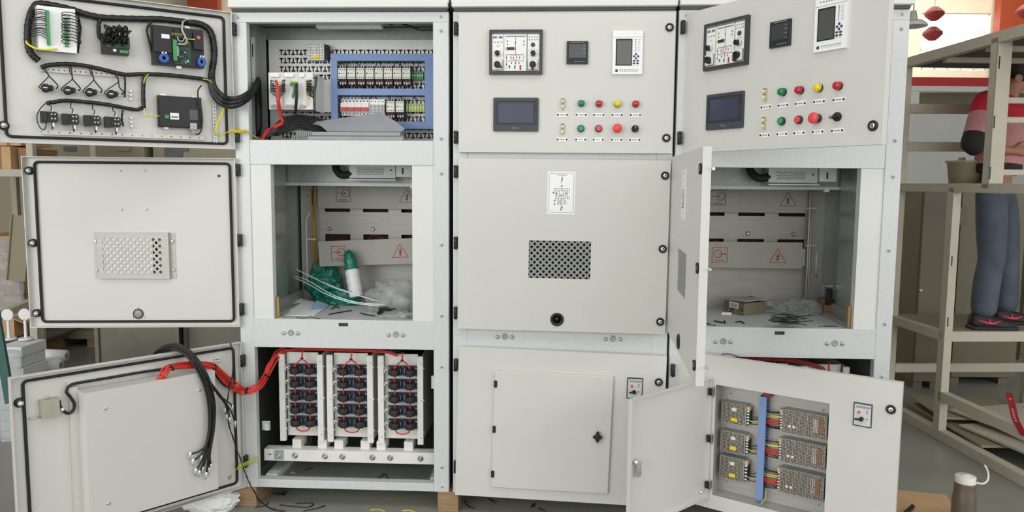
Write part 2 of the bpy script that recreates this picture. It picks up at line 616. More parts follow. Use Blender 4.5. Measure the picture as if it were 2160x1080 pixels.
def cabinet_shell(i):
    R = CABO[i]
    D = 0.95
    # front stiles, thin outer edge strip, cross beams
    MB('galv').box(0, XL, 0, 0.04, 0.0, OPT).build('stile', R, 0.002)
    MB('galv').box(XR, 1.0, 0, 0.04, 0.0, OPT).build('stile', R, 0.002)
    MB('galv').box(0, 1, 0, 0.04, OPT, TOP).build('header_beam', R, 0.002)
    MB('galv').box(XL, XR, 0.002, 0.05, B1B, B1T).build('crossbeam', R, 0.002)
    mb = MB('galv').plate(XL, XR, B2B, B2T, 0.002, 0.006, [(0.475, 0.52, B2T - 0.032, B2T - 0.016)])
    mb.box(XL, XR, 0.006, 0.06, B2T - 0.006, B2T - 0.002).box(XL, XR, 0.006, 0.06, B2B, B2B + 0.003)
    mb.use('void').box(0.47, 0.525, 0.008, 0.012, B2T - 0.036, B2T - 0.012)
    mb.build('crossbeam', R)
    MB('galv').box(XL, XR, 0.002, 0.05, 0.0, 0.04).build('bottom_beam', R, 0.002)
    for kx in (0.244, 0.748):
        m2 = MB('galv_dull').lathe((kx, 0.002, 0.767), (0, -1, 0), [(0.015, 0), (0.0145, 0.003), (0.010, 0.0035), (0.008, 0.001)], 18)
        m2.build('socket', R)
        for dx in (-0.034, 0.034):
            m3 = MB('steel').lathe((kx + dx, 0.002, 0.764), (0, -1, 0), [(0.010, 0), (0.009, 0.005), (0.004, 0.0075)], 12)
            m3.build('rivet', R)
    # top cover with drip lip
    mb = MB('paint_white').box(-0.006, 1.004, -0.028, D, TOP + 0.034, TOP + 0.5)
    mb.box(-0.002, 1.0, -0.040, -0.002, TOP + 0.012, TOP + 0.036)
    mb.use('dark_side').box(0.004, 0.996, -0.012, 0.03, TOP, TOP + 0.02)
    mb.build('top_cover', R, 0.003)
    for x in (0.13, 0.865):
        screw(R, x, -0.029, TOP + 0.075, 0.006)
    # sides, back, floors
    MB('galv_dull' if i == 2 else 'dark_side').box(0.001, 0.004, 0.04, D, 0, TOP).build('side_panel', R)  # galvanised sides coloured darker to carry the shade of the gap
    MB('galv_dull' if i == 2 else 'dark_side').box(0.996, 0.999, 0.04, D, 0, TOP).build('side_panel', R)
    MB('galv_dull').box(0.004, 0.996, D - 0.003, D, 0, TOP).build('back_panel', R)
    MB('galv_dull').box(0.004, 0.996, 0.05, D - 0.004, 1.585, 1.60).build('shelf_plate', R)
    MB('galv').box(0.004, 0.996, 0.06, D - 0.004, B2T - 0.012, B2T - 0.006).build('shelf_plate', R)
    MB('galv_dull').box(0.004, 0.996, 0.05, D - 0.004, 0.006, 0.012).build('floor_plate', R)
    MB('galv_dull').box(0.004, 0.996, 0.04, D, TOP - 0.006, TOP).build('roof_plate', R)
    for z in (2.174, 1.69, 1.53, 1.20, 0.865, 0.62, 0.13):
        if i != 1:
            screw(R, 0.966, 0.0, z - 0.005)
    screw(R, 0.03, 0, 0.028, 0.006)
    screw(R, 0.968, 0, 0.028, 0.006)
    screw(R, 0.03, 0, 2.228, 0.006)
    screw(R, 0.965, 0, 2.23, 0.006)
    # black three-knuckle hinges on the hinge stile
    hz = [2.174, 1.69, 1.534, 1.206, 0.878, 0.63, 0.135]
    for z in hz:
        mb = MB('black')
        for k in (-1, 0, 1):
            mb.box(0.006, 0.024, -0.026, 0.0, z + k * 0.0195 - 0.0085, z + k * 0.0195 + 0.0085)
        mb.cyl((0.015, -0.022, z - 0.029), (0, 0, 1), 0.007, 0.058, 10)
        mb.build('hinge', R, 0.0015)


for i in range(3):
    cabinet_shell(i)

# ------------------------------------------------------------------ doors
T_D = 0.028          # door tray depth; outer face at y = -T_D, rim at y = 0
DM = {}


def make_door(i, name, hx, hy, ang, w, z0, z1, holes=(), gasket=False, sag=0.0, label=None, outer=None):
    a = math.radians(ang)
    if outer:      # the fitted hinge line lies on the outer face
        hx, hy = hx + T_D * math.sin(a), hy + T_D * math.cos(a)
    L = MX.Translation((hx, hy, 0)) @ MX.Rotation(-a, 4, 'Z')
    if sag:
        L = L @ MX.Translation((0, 0, (z0 + z1) / 2)) @ MX.Rotation(math.radians(sag), 4, 'Y') @ MX.Translation((0, 0, -(z0 + z1) / 2))
    mb = MB('paint')
    mb.plate(0, w, z0, z1, -T_D, -T_D + 0.002, holes)
    t = 0.0035
    mb.box(0, t, -T_D + 0.002, 0, z0, z1).box(w - t, w, -T_D + 0.002, 0, z0, z1)
    mb.box(t, w - t, -T_D + 0.002, 0, z0, z0 + t).box(t, w - t, -T_D + 0.002, 0, z1 - t, z1)
    d = mb.build(name, CABO[i], label=label)
    d.matrix_local = L
    M = CM[i] @ L
    DM[d.name] = M
    if gasket:
        pl = rrect(0.031, w - 0.047, z0 + 0.025, z1 - 0.025, 0.018)
        gb = MB('rubber').tube([(x, -T_D + 0.009, z) for x, z in pl], 0.0062, 8, closed=True)
        gb.build('gasket', d)
    return d, M


def door_lock(d, x, z):
    y = -T_D
    mb = MB('black').lathe((x, y, z), (0, -1, 0), [(0.0185, 0), (0.0185, 0.006), (0.0165, 0.008), (0.0105, 0.008), (0.0105, 0.005)], 22)
    mb.use('chrome').lathe((x, y - 0.004, z), (0, -1, 0), [(0.0105, 0), (0.0095, 0.004), (0.005, 0.005)], 16)
    mb.use('black').box(x - 0.001, x + 0.004, y - 0.0098, y - 0.0085, z - 0.003, z + 0.004)
    mb.build('lock', d, label='black ring lock with chrome centre')


def lock_nose(d, x, z, ring=False):
    y = -T_D + 0.002
    mb = MB('black').lathe((x, y, z), (0, 1, 0), [(0.019, 0), (0.019, 0.008), (0.013, 0.010)], 18)
    mb.use('chrome').lathe((x, y + 0.010, z), (-0.35 if not ring else 0, 1, 0), [(0.012, 0), (0.0115, 0.014), (0.008, 0.022), (0.002, 0.025)], 16)
    mb.build('lock', d, label='lock barrel with chrome nose')


def zm(box, zx0, zx1, zy0, zy1):
    """mapper from coordinates measured on an enlarged crop to a rectangle (x0,x1,z0,z1) on a panel"""
    x0, x1, z0, z1 = box
    return lambda X, Y: (x0 + (X - zx0) / (zx1 - zx0) * (x1 - x0), z1 - (Y - zy0) / (zy1 - zy0) * (z1 - z0))


def dots(mb, q, m, pts, w, h, y, d=0.0004):
    mb.use(m)
    for X, Y in pts:
        x, z = q(X, Y)
        mb.box(x - w / 2, x + w / 2, y - d, y + 0.0002, z - h / 2, z + h / 2)


def rect(mb, q, m, X0, X1, Y0, Y1, y0, y1):
    mb.use(m)
    a, b = q(X0, Y1), q(X1, Y0)
    mb.box(min(a[0], b[0]), max(a[0], b[0]), min(y0, y1), max(y0, y1), a[1], b[1])


def status_display(d):
    y = -T_D
    q = zm((0.139, 0.377, 1.968, 2.163), 128, 1155, 118, 980)
    mb = MB('panel_frame')
    x0, z0 = q(128, 980)
    x1, z1 = q(1155, 118)
    for a in ((128, 180, 118, 980), (1095, 1155, 118, 980), (180, 1095, 118, 165), (180, 1095, 915, 980)):
        rect(mb, q, 'panel_frame', *a, y - 0.018, y)
    rect(mb, q, 'print_grey', 180, 1095, 165, 205, y - 0.0135, y)
    for a in ((170, 405), (415, 850), (865, 1095)):
        rect(mb, q, 'off_white', *a, 205, 915, y - 0.013, y)
    rect(mb, q, 'bezel', 405, 415, 205, 915, y - 0.0125, y)
    rect(mb, q, 'bezel', 850, 865, 205, 915, y - 0.0125, y)
    f = y - 0.013
    for a in ((200, 275, 240, 285), (308, 385, 240, 285)):
        rect(mb, q, 'print_grey', *a, f - 0.0006, f)
    dots(mb, q, 'print_dark', [(235, 355), (298, 355), (362, 355)], 0.008, 0.0035, f)
    dots(mb, q, 'print_light', [(900, 255), (950, 255), (1005, 255), (1050, 255), (900, 310), (950, 310), (1005, 310), (1050, 310)], 0.006, 0.006, f)
    dots(mb, q, 'print_light', [(890, 520), (925, 495), (955, 488), (990, 488), (1015, 498), (1045, 520), (225, 528), (345, 518)], 0.005, 0.003, f)
    rect(mb, q, 'print_grey', 445, 825, 234, 254, f - 0.0005, f)
    # mimic diagram
    for a in ((629, 637, 250, 600), (629, 637, 700, 790), (460, 466, 595, 800), (786, 792, 595, 725), (460, 792, 592, 600), (460, 792, 714, 722)):
        rect(mb, q, 'print_dark', *a, f - 0.0004, f)
    for a in ((540, 546, 610, 700), (600, 640, 610, 616), (540, 720, 610, 615), (540, 720, 696, 701), (590, 596, 615, 700), (650, 656, 615, 700)):
        rect(mb, q, 'print_red', *a, f - 0.0005, f)
    dots(mb, q, 'print_dark', [(475, 335), (475, 400), (795, 340), (795, 405), (633, 370), (633, 480), (462, 655), (550, 655), (715, 655), (560, 760), (705, 760), (462, 790)], 0.004, 0.008, f)
    dots(mb, q, 'print_red', [(640, 760), (600, 660), (660, 640)], 0.005, 0.006, f)
    rect(mb, q, 'lime', 430, 462, 455, 508, f - 0.0012, f)
    rect(mb, q, 'bezel_dark', 468, 612, 452, 510, f - 0.0012, f)
    rect(mb, q, 'print_maroon', 505, 533, 805, 855, f - 0.001, f)
    rect(mb, q, 'print_green', 612, 638, 805, 875, f - 0.001, f)
    rect(mb, q, 'print_red', 716, 748, 800, 895, f - 0.001, f)
    x, z = q(970, 408)
    mb.use('bezel').cyl((x, f, z), (0, -1, 0), 0.0095, 0.004, 16)
    mb.use('print_dark').cyl((x, f - 0.004, z), (0, -1, 0), 0.003, 0.001, 10)
    x, z = q(297, 410)
    mb.use('cream').lathe((x, f, z), (0, -1, 0), [(0.0085, 0), (0.0085, 0.003), (0.006, 0.003)], 16)
    for X, Y in ((288, 578), (975, 580)):      # round selector knobs on chrome collars
        x, z = q(X, Y)
        mb.use('chrome').lathe((x, f, z), (0, -1, 0), [(0.0140, 0), (0.0135, 0.012), (0.0115, 0.013)], 20)
        mb.use('black').lathe((x, f - 0.012, z), (0, -1, 0), [(0.0115, 0), (0.0110, 0.014), (0.009, 0.016)], 18)
        mb.box(x - 0.002, x + 0.002, f - 0.031, f - 0.028, z - 0.009, z + 0.009)
    for X, Y, rot in ((288, 795, -38), (970, 795, -90)):      # cam switches on white square plates
        x, z = q(X, Y)
        px = 0.0235
        mb.use('bezel').prism(rrect(x - px, x + px, z - px, z + px, 0.004), f - 0.003, f)
        mb.use('off_white').prism(rrect(x - px + 0.0015, x + px - 0.0015, z - px + 0.0015, z + px - 0.0015, 0.004), f - 0.009, f - 0.003)
        mb.use('black').lathe((x, f - 0.009, z), (0, -1, 0), [(0.0145, 0), (0.014, 0.014), (0.012, 0.016)], 20)
        c, s_ = math.cos(math.radians(rot)), math.sin(math.radians(rot))
        mb.obox((x + 0.008 * c, f - 0.026, z + 0.008 * s_), (0.017 * c, 0, 0.017 * s_), (0, 0.0075, 0), (-0.0045 * s_, 0, 0.0045 * c))
    mb.build('status_display', d, label='black framed switchgear status display with mimic diagram and four knobs')


def power_meter(d):
    y = -T_D
    q = zm((0.484, 0.579, 2.014, 2.113), 228, 635, 340, 770)
    mb = MB('bezel_dark')
    rect(mb, q, 'bezel_dark', 228, 635, 340, 770, y - 0.012, y)
    rect(mb, q, 'black', 255, 610, 380, 745, y - 0.0125, y - 0.012)
    rect(mb, q, 'screen_glass', 270, 595, 395, 655, y - 0.0132, y - 0.012)
    f = y - 0.0122
    dots(mb, q, 'print_light', [(330, 362), (375, 362), (430, 362), (480, 362), (540, 362)], 0.009, 0.003, f)
    dots(mb, q, 'print_light', [(565, 425), (545, 488), (580, 488), (545, 560), (580, 560), (560, 636)], 0.007, 0.0018, y - 0.0132)
    dots(mb, q, 'print_light', [(400, 725), (450, 725), (500, 725), (560, 725)], 0.008, 0.003, y - 0.0125)
    mb.build('power_meter', d, 0.0012, label='small square black panel meter')


def protection_relay(d, variant=0):
    y = -T_D
    q = zm((0.688, 0.820, 1.969, 2.157), 1095, 1685, 135, 970)
    mb = MB('white_plastic')
    rect(mb, q, 'white_plastic', 1095, 1685, 135, 970, y - 0.012, y)
    rect(mb, q, 'print_grey', 1095, 1685, 251, 258, y - 0.0123, y - 0.012)
    rect(mb, q, 'cream', 1095, 1685, 845, 848, y - 0.0123, y - 0.012)
    rect(mb, q, 'black', 1155, 1478, 290, 805, y - 0.0135, y - 0.012)
    rect(mb, q, 'lcd', 1178, 1460, 318, 785, y - 0.0137, y - 0.012)
    f = y - 0.012
    dots(mb, q, 'print_dark', [(1540, 305 + 31 * k) for k in range(8)], 0.004, 0.0035, f, 0.0008)
    dots(mb, q, 'print_light', [(1605, 305 + 31 * k) for k in range(8)], 0.012, 0.0016, f)
    for X, Y in ((1556, 582), (1518, 624), (1597, 624), (1556, 664)):
        x, z = q(X, Y)
        mb.use('knob_blue').lathe((x, f, z), (0, -1, 0), [(0.005, 0), (0.0045, 0.002)], 12)
    for X, Y, m in ((1520, 712, 'print_dark'), (1588, 712, 'print_dark'), (1518, 760, 'print_maroon'), (1588, 760, 'print_dark')):
        x, z = q(X, Y)
        mb.use(m).prism([(x + 0.006 * math.cos(t * 0.5236), z + 0.004 * math.sin(t * 0.5236)) for t in range(12)], f - 0.002, f)
    dots(mb, q, 'print_grey', [(1525, 802), (1578, 802)], 0.003, 0.003, f)
    x, z = q(1178, 902)
    mb.use('bezel').lathe((x, f, z), (0, -1, 0), [(0.0065, 0), (0.0065, 0.0006), (0.004, 0.0006)], 16)
    mb.use('print_green').cyl((x, f, z - 0.001), (0, -1, 0), 0.003, 0.0008, 10)
    dots(mb, q, 'print_light', [(1250 + 42 * k, 888) for k in range(9)], 0.006, 0.005, f)
    dots(mb, q, 'print_light', [(1250 + 42 * k, 918) for k in range(9)], 0.008, 0.0015, f)
    dots(mb, q, 'print_grey' if variant else 'cream', [(1200 + 50 * k, 190) for k in range(8)], 0.006, 0.005, f)
    mb.build('protection_relay', d, 0.0012, label='white protection relay with dark screen and small keys')


def touch_panel(d):
    y = -T_D
    q = zm((0.158, 0.362, 1.716, 1.866), 70, 675, 97, 558)
    mb = MB('bezel')
    x0, z0 = q(70, 558)
    x1, z1 = q(675, 97)
    mb.prism(rrect(x0, x1, z0, z1, 0.006), y - 0.009, y)
    rect(mb, q, 'bezel_dark', 95, 652, 133, 468, y - 0.0098, y - 0.009)
    rect(mb, q, 'screen', 140, 605, 170, 438, y - 0.0102, y - 0.009)
    dots(mb, q, 'print_grey', [(632, 300), (632, 350), (632, 392)], 0.002, 0.004, y - 0.0098)
    x, z = q(365, 510)
    put_text(mb, 'Kinco', 0.012, x, z, y - 0.0093, 'print_light')
    mb.build('touch_panel', d, label='dark grey touch panel with blank blue-grey screen')


_lamps = {}


def proto(key, fn):
    def make(parent, x, z):
        if key in _lamps:
            o = dup(_lamps[key], parent)
        else:
            o = fn(parent)
            _lamps[key] = o
        o.location = (x, -T_D, z)
        return o
    return make


def lamp(col, name):
    def fn(p):
        mb = MB('rim_dark').lathe((0, 0, 0), (0, -1, 0), [(0.0155, 0), (0.0155, 0.007), (0.0145, 0.009)], 22)
        mb.use(col).lathe((0, -0.008, 0), (0, -1, 0), [(0.0148, 0), (0.0148, 0.011), (0.0125, 0.016), (0.007, 0.0185), (0.0, 0.019)], 22)
        for a in (35, 145):
            c, s_ = math.cos(math.radians(a)), math.sin(math.radians(a))
            mb.obox((0.0145 * c, -0.014, 0.0145 * s_), (0.002, 0, 0), (0, 0.006, 0), (0, 0, 0.003))
        return mb.build('indicator_lamp', p, label=name)
    return proto('lamp' + col, fn)


def push(col, name):
    def fn(p):
        mb = MB('rim_dark').lathe((0, 0, 0), (0, -1, 0), [(0.0160, 0), (0.0160, 0.010), (0.0148, 0.013), (0.0128, 0.013), (0.0128, 0.009)], 24)
        mb.use(col).lathe((0, -0.009, 0), (0, -1, 0), [(0.0126, 0), (0.0124, 0.009), (0.0108, 0.0105)], 22)
        return mb.build('push_button', p, label=name)
    return proto('push' + col, fn)


def _estop(p):
    mb = MB('rim_dark').lathe((0, 0, 0), (0, -1, 0), [(0.0155, 0), (0.0155, 0.008), (0.011, 0.009), (0.011, 0.022)], 22)
    mb.use('button_red').lathe((0, -0.020, 0), (0, -1, 0), [(0.012, 0), (0.0205, 0.006), (0.0205, 0.013), (0.0185, 0.016), (0.0, 0.0185)], 26)
    return mb.build('emergency_button', p, label='large red mushroom push button')


def _selector(p):
    mb = MB('black').lathe((0, 0, 0), (0, -1, 0), [(0.0162, 0), (0.0162, 0.008), (0.0145, 0.010), (0.0135, 0.013)], 24)
    mb.obox((0, -0.020, 0.0), (0.0042, 0, 0), (0, 0.010, 0), (0, 0, 0.0155))
    mb.use('off_white').obox((0, -0.0302, 0.009), (0.0008, 0, 0), (0, 0.0004, 0), (0, 0, 0.006))
    return mb.build('selector_switch', p, label='black rotary selector switch')


def _fuse(p):
    mb = MB('cream_terminal').box(-0.0065, 0.0065, -0.012, 0, -0.024, 0.024)
    mb.use('cream').lathe((0, -0.012, 0.012), (0, -1, 0), [(0.0055, 0), (0.005, 0.006)], 12)
    mb.lathe((0, -0.012, -0.012), (0, -1, 0), [(0.0055, 0), (0.005, 0.006)], 12)
    mb.use('brass').box(-0.003, 0.003, -0.016, -0.012, -0.003, 0.003)
    mb.use('rim_dark').box(-0.006, 0.006, -0.0125, -0.0119, 0.0185, 0.022).box(-0.006, 0.006, -0.0125, -0.0119, -0.003, 0.001)
    return mb.build('test_terminal', p, label='cream two-pole test terminal')


estop, selector, testterm = proto('estop', _estop), proto('sel', _selector), proto('fuse', _fuse)
lg, lr, ly = lamp('lens_green', 'green indicator lamp'), lamp('lens_red', 'red indicator lamp'), lamp('lens_yellow', 'yellow indicator lamp')
pg, pr = push('button_green', 'green push button'), push('button_red', 'red push button')


def nameplate(d, x, z, txt=None):
    y = -T_D
    w, h = 0.0265, 0.0085
    mb = MB('white_plastic')
    k = 0.004
    mb.prism([(x - w + k, z - h), (x + w - k, z - h), (x + w, z - h + k), (x + w, z + h - k), (x + w - k, z + h), (x - w + k, z + h), (x - w, z + h - k), (x - w, z - h + k)], y - 0.0015, y)
    mb.use('black')
    for s_ in (-1, 1):
        mb.lathe((x + s_ * 0.0205, y - 0.0015, z), (0, -1, 0), [(0.0045, 0), (0.003, 0.0022)], 10)
    if txt:
        put_text(mb, txt, 0.008, x, z, y - 0.0018, 'print_dark')
    else:
        mb.use('print_grey')
        for k in range(4):
            mb.box(x - 0.0115 + k * 0.006, x - 0.0115 + k * 0.006 + 0.0045, y - 0.0018, y - 0.0014, z - 0.0022, z + 0.0022)
    mb.build('nameplate', d)


def instruments(d, variant):
    status_display(d)
    power_meter(d)
    protection_relay(d, variant)
    touch_panel(d)
    X = [0.470, 0.553, 0.632, 0.714, 0.795]
    testterm(d, X[0], 1.840)
    testterm(d, X[0], 1.728)
    lg(d, X[1], 1.841), lr(d, X[2], 1.840), ly(d, X[3], 1.840), lr(d, X[4], 1.839)
    pg(d, X[1], 1.730), pr(d, X[2], 1.730), estop(d, X[3], 1.730)
    s = selector(d, X[4], 1.730)
    if variant:
        s.rotation_euler = (0, math.radians(-100), 0)
    for k in range(5):
        nameplate(d, X[k], 1.791)
        nameplate(d, X[k], 1.681, [None, '启 动', '停 止', '急 停', None][k])
    door_lock(d, 0.935, 1.690)
    if not variant:
        door_lock(d, 0.936, 2.173)


def wiring_diagram(d):
    y = -T_D
    x0, x1, z0, z1 = 0.407, 0.533, 1.346, 1.539
    q = zm((x0, x1, z0, z1), 150, 730, 100, 1000)
    mb = MB('white_plastic').prism(rrect(x0, x1, z0, z1, 0.003), y - 0.0015, y)
    f = y - 0.0015
    for a in ((195, 705, 130, 138), (185, 695, 955, 963), (180, 190, 160, 940), (695, 705, 160, 940)):
        rect(mb, q, 'print_light', *a, f - 0.0003, f)
    for a in ((350, 560, 162, 172), (450, 460, 170, 250), (444, 454, 380, 490), (285, 610, 450, 460), (285, 293, 450, 570), (320, 328, 460, 700), (565, 573, 460, 660),
              (602, 610, 450, 560), (320, 610, 650, 662), (345, 545, 490, 498), (345, 352, 490, 620), (392, 402, 495, 615), (480, 492, 495, 615), (535, 545, 490, 620), (345, 545, 615, 624),
              (436, 446, 660, 910), (600, 608, 610, 660)):
        rect(mb, q, 'print_grey', *a, f - 0.0003, f)
    dots(mb, q, 'print_dark', [(453, 240), (453, 278), (448, 395), (278, 540), (345, 560), (540, 552), (305, 710), (303, 780), (465, 855), (436, 895), (442, 590)], 0.006, 0.006, f)
    mb.use('print_grey')
    for X, Y in ((378, 702), (412, 715), (378, 768), (412, 760), (492, 702), (527, 715), (492, 768), (527, 760)):
        x, z = q(X, Y)
        mb.tube([(x + 0.0045 * math.cos(t * 0.6283), f, z + 0.0045 * math.sin(t * 0.6283)) for t in range(10)], 0.0008, 4, closed=True)
    a, b = q(420, 295), q(448, 350)
    mb.bar((a[0], f, a[1]), (b[0], f, b[1]), 0.0016, 0.0006, (0, 1, 0))
    for X, Y in ((175, 120), (718, 120), (165, 975), (695, 980)):
        x, z = q(X, Y)
        mb.use('chrome').cyl((x, f, z), (0, -1, 0), 0.0025, 0.0008, 8)
    mb.build('wiring_diagram_plate', d, label='white plate printed with a one-line circuit diagram')


GX = (0.327, 0.610, 1.052, 1.225)


def vent_front(d):
    x0, x1, z0, z1 = GX
    mb = MB('duct_grey')
    y = -T_D + 0.003
    mb.lattice(x0, x1, z0, z1, y, y + 0.003, 0.0282, 0.0075)
    mb.build('vent_grille', d, label='grille of diagonal strips over a dark opening')
    MB('void').box(x0 - 0.01, x1 + 0.01, y + 0.018, y + 0.020, z0 - 0.01, z1 + 0.01).build('vent_backing', d)  # dark sheet backing the grille opening


def peep_front(d):
    y = -T_D
    x, z = 0.462, 0.862
    mb = MB('black').lathe((x, y, z), (0, -1, 0), [(0.031, 0), (0.031, 0.004), (0.027, 0.007), (0.020, 0.005), (0.018, 0.0)], 30)
    mb.use('black_gloss').lathe((x, y - 0.001, z), (0, -1, 0), [(0.019, 0), (0.0, 0.0004)], 24)
    mb.use('bezel')
    for k in range(12):
        a = k * math.pi / 6
        mb.cyl((x + 0.0265 * math.cos(a), y - 0.006, z + 0.0265 * math.sin(a)), (0, -1, 0), 0.0014, 0.0015, 6)
    mb.build('sight_glass', d, label='round black sight glass')


def control_switch(d, x0=0.786, x1=0.858, z0=0.516, z1=0.615):
    y = -T_D
    q = zm((x0, x1, z0, z1), 175, 610, 210, 825)
    mb = MB('panel_frame')
    rect(mb, q, 'panel_frame', 175, 610, 210, 825, y - 0.004, y)
    rect(mb, q, 'galv', 203, 585, 245, 795, y - 0.0048, y - 0.004)
    f = y - 0.0048
    rect(mb, q, 'print_light', 235, 575, 285, 345, f - 0.0003, f)
    dots(mb, q, 'print_dark', [(495, 450), (500, 615), (500, 400)], 0.006, 0.004, f)
    x, z = q(308, 455)
    mb.use('button_red').cyl((x, f, z), (0, -1, 0), 0.006, 0.003, 12)
    x, z = q(375, 620)
    mb.use('black').lathe((x, f, z), (0, -1, 0), [(0.009, 0), (0.008, 0.014)], 14)
    mb.obox((x - 0.008, f - 0.016, z), (0.015, 0, 0), (0, 0.004, 0), (0, 0, 0.003))
    mb.use('chrome').bar((x + 0.008, f - 0.006, z), (x + 0.012, f - 0.006, z - 0.015), 0.002, 0.002)
    mb.build('control_switch', d, label='small framed control switch with black lever')


# middle cabinet
d, M = make_door(1, 'upper_door', 0.030, -0.002, 0.0, 0.962, 1.622, 2.238, label='instrument door with displays and coloured lamps, shut')
instruments(d, 0)
d, M = make_door(1, 'middle_door', 0.028, -0.002, 0.6, 0.957, 0.806, 1.595, [GX], label='shut door with vent grille and diagram plate', sag=0.35)
wiring_diagram(d), vent_front(d), peep_front(d)
for z in (1.528, 1.198, 0.864):
    door_lock(d, 0.933, z)
d, M = make_door(1, 'lower_door', 0.024, -0.002, 0.4, 0.962, 0.002, 0.722, label='shut door carrying a smaller hinged hatch', sag=1.5)
mb = MB('paint').box(0.172, 0.722, -T_D - 0.016, -T_D, 0.056, 0.618)
mb.build('hatch', d, 0.003, label='square hatch with black star knob')
for z in (0.556, 0.339, 0.122):
    MB('black').box(0.170, 0.185, -T_D - 0.022, -T_D - 0.004, z - 0.017, z + 0.017).build('hatch_hinge', d, 0.003)
mb = MB('black')
kx, kz = 0.660, 0.333
mb.lathe((kx, -T_D - 0.016, kz), (0, -1, 0), [(0.011, 0), (0.011, 0.022), (0.009, 0.026)], 14)
for a, ln in ((0, 0.023), (90, 0.029), (180, 0.023), (270, 0.027)):
    c, s_ = math.cos(math.radians(a)), math.sin(math.radians(a))
    p = [(kx + 0.006 * s_, kz - 0.006 * c), (kx + ln * 0.6 * c + 0.009 * s_, kz + ln * 0.6 * s_ - 0.009 * c), (kx + ln * c, kz + ln * s_), (kx + ln * 0.6 * c - 0.009 * s_, kz + ln * 0.6 * s_ + 0.009 * c), (kx - 0.006 * s_, kz + 0.006 * c)]
    mb.prism(p, -T_D - 0.038, -T_D - 0.024)
mb.build('star_knob', d, 0.002, label='black four-armed star knob')
control_switch(d)
door_lock(d, 0.930, 0.600)

# ------------------------------------------------------------------ right cabinet doors
d, M = make_door(2, 'upper_door', 0.024, 0.006, 56.2, 0.968, 1.625, 2.235, label='instrument door standing half open', outer=True)
instruments(d, 1)
d, M = make_door(2, 'middle_door', 0.011, -0.017, 93.4, 0.953, 0.815, 1.606, [GX], label='door with vent grille seen almost edge on')
wiring_diagram(d), vent_front(d), peep_front(d)
for z in (1.535, 1.208, 0.88):
    door_lock(d, 0.93, z)
    MB('chrome').cyl((0.93, 0.0, z), (1, 0.15, 0), 0.005, 0.038, 10).build('lock_tongue', d)
HOLE = (0.200, 0.684, 0.074, 0.588)
d, M = make_door(2, 'lower_door', 0.027, 0.014, 33.0, 0.949, 0.008, 0.718, [HOLE], label='door with a square opening full of power supplies', outer=True)
control_switch(d, 0.776, 0.846, 0.516, 0.613)
door_lock(d, 0.912, 0.606)
# recessed galvanised box behind the opening
x0, x1, z0, z1 = HOLE
yb = 0.080
mb = MB('galv_brushed').box(x0 - 0.012, x1 + 0.012, yb, yb + 0.002, z0 - 0.012, z1 + 0.012)
mb.box(x0 - 0.012, x0 - 0.010, -T_D + 0.003, yb, z0 - 0.012, z1 + 0.012).box(x1 + 0.010, x1 + 0.012, -T_D + 0.003, yb, z0 - 0.012, z1 + 0.012)
mb.box(x0 - 0.012, x1 + 0.012, -T_D + 0.003, yb, z0 - 0.012, z0 - 0.010).box(x0 - 0.012, x1 + 0.012, -T_D + 0.003, yb, z1 + 0.010, z1 + 0.012)
mb.build('recess_box', d)
for u, v in ((1543, 829), (1736, 864), (1727, 1063), (1535, 1014)):
    p = hit(M, u, v, yb)
    screw(d, p.x, yb, p.z, 0.006)


def supply(name, x0, x1, z0, z1, yf, big):
    mb = MB('perf').box(x0, x1, yf, yb - 0.004, z0, z1)
    mb.use('galv_dull').box(x0 - 0.002, x1 + 0.002, yb - 0.004, yb, z0 - 0.002, z1 + 0.002)
    t = 0.0022
    for a in ((x0 - t, x0, z0 - t, z1 + t), (x1, x1 + t, z0 - t, z1 + t), (x0, x1, z0 - t, z0), (x0, x1, z1, z1 + t)):
        mb.box(a[0], a[1], yf - 0.001, yb - 0.004, a[2], a[3])
    if big:
        mb.use('copper').box(x1 - 0.055, x1 - 0.015, yf - 0.0008, yf, z0 + 0.018, z1 - 0.012)
        mb.use('perf_fine').box(x1 - 0.053, x1 - 0.034, yf - 0.0016, yf, z0 + 0.020, z1 - 0.014)
        for xx in (x0 + 0.030, x0 + 0.048):
            mb.use('cream').cyl((xx, yf, z0 + 0.03), (0, -1, 0), 0.006, 0.0015, 12)
        mb.use('black').box(x1 - 0.001, x1 + 0.004, yf + 0.004, yb - 0.008, z0 + 0.01, z1 - 0.008)
        tx0, tx1 = x0 - 0.016, x0
    else:
        mb.use('label_yellow').prism(rrect(x0 + 0.042, x0 + 0.070, z0 + 0.012, z0 + 0.028, 0.003), yf - 0.001, yf)
        mb.use('cream').prism(rrect(x0 + 0.044, x0 + 0.066, z1 - 0.034, z1 - 0.018, 0.004), yf - 0.001, yf)
        tx0, tx1 = x1, x1 + 0.016
    mb.use('cream_terminal').box(tx0, tx1, yf + 0.008, yb - 0.006, z1 - 0.022, z1 - 0.004)
    mb.use('black').box(tx0, tx1, yf + 0.010, yb - 0.006, z0 + 0.008, z1 - 0.022)
    n = 6 if big else 5
    for k in range(n):
        z = z0 + 0.014 + (z1 - z0 - 0.04) * k / (n - 1)
        mb.use('tag_white').box(min(tx0, tx1) + 0.004, max(tx0, tx1) - 0.002, yf + 0.006, yf + 0.011, z - 0.003, z + 0.003)
    mb.build('power_supply', d, label=name)


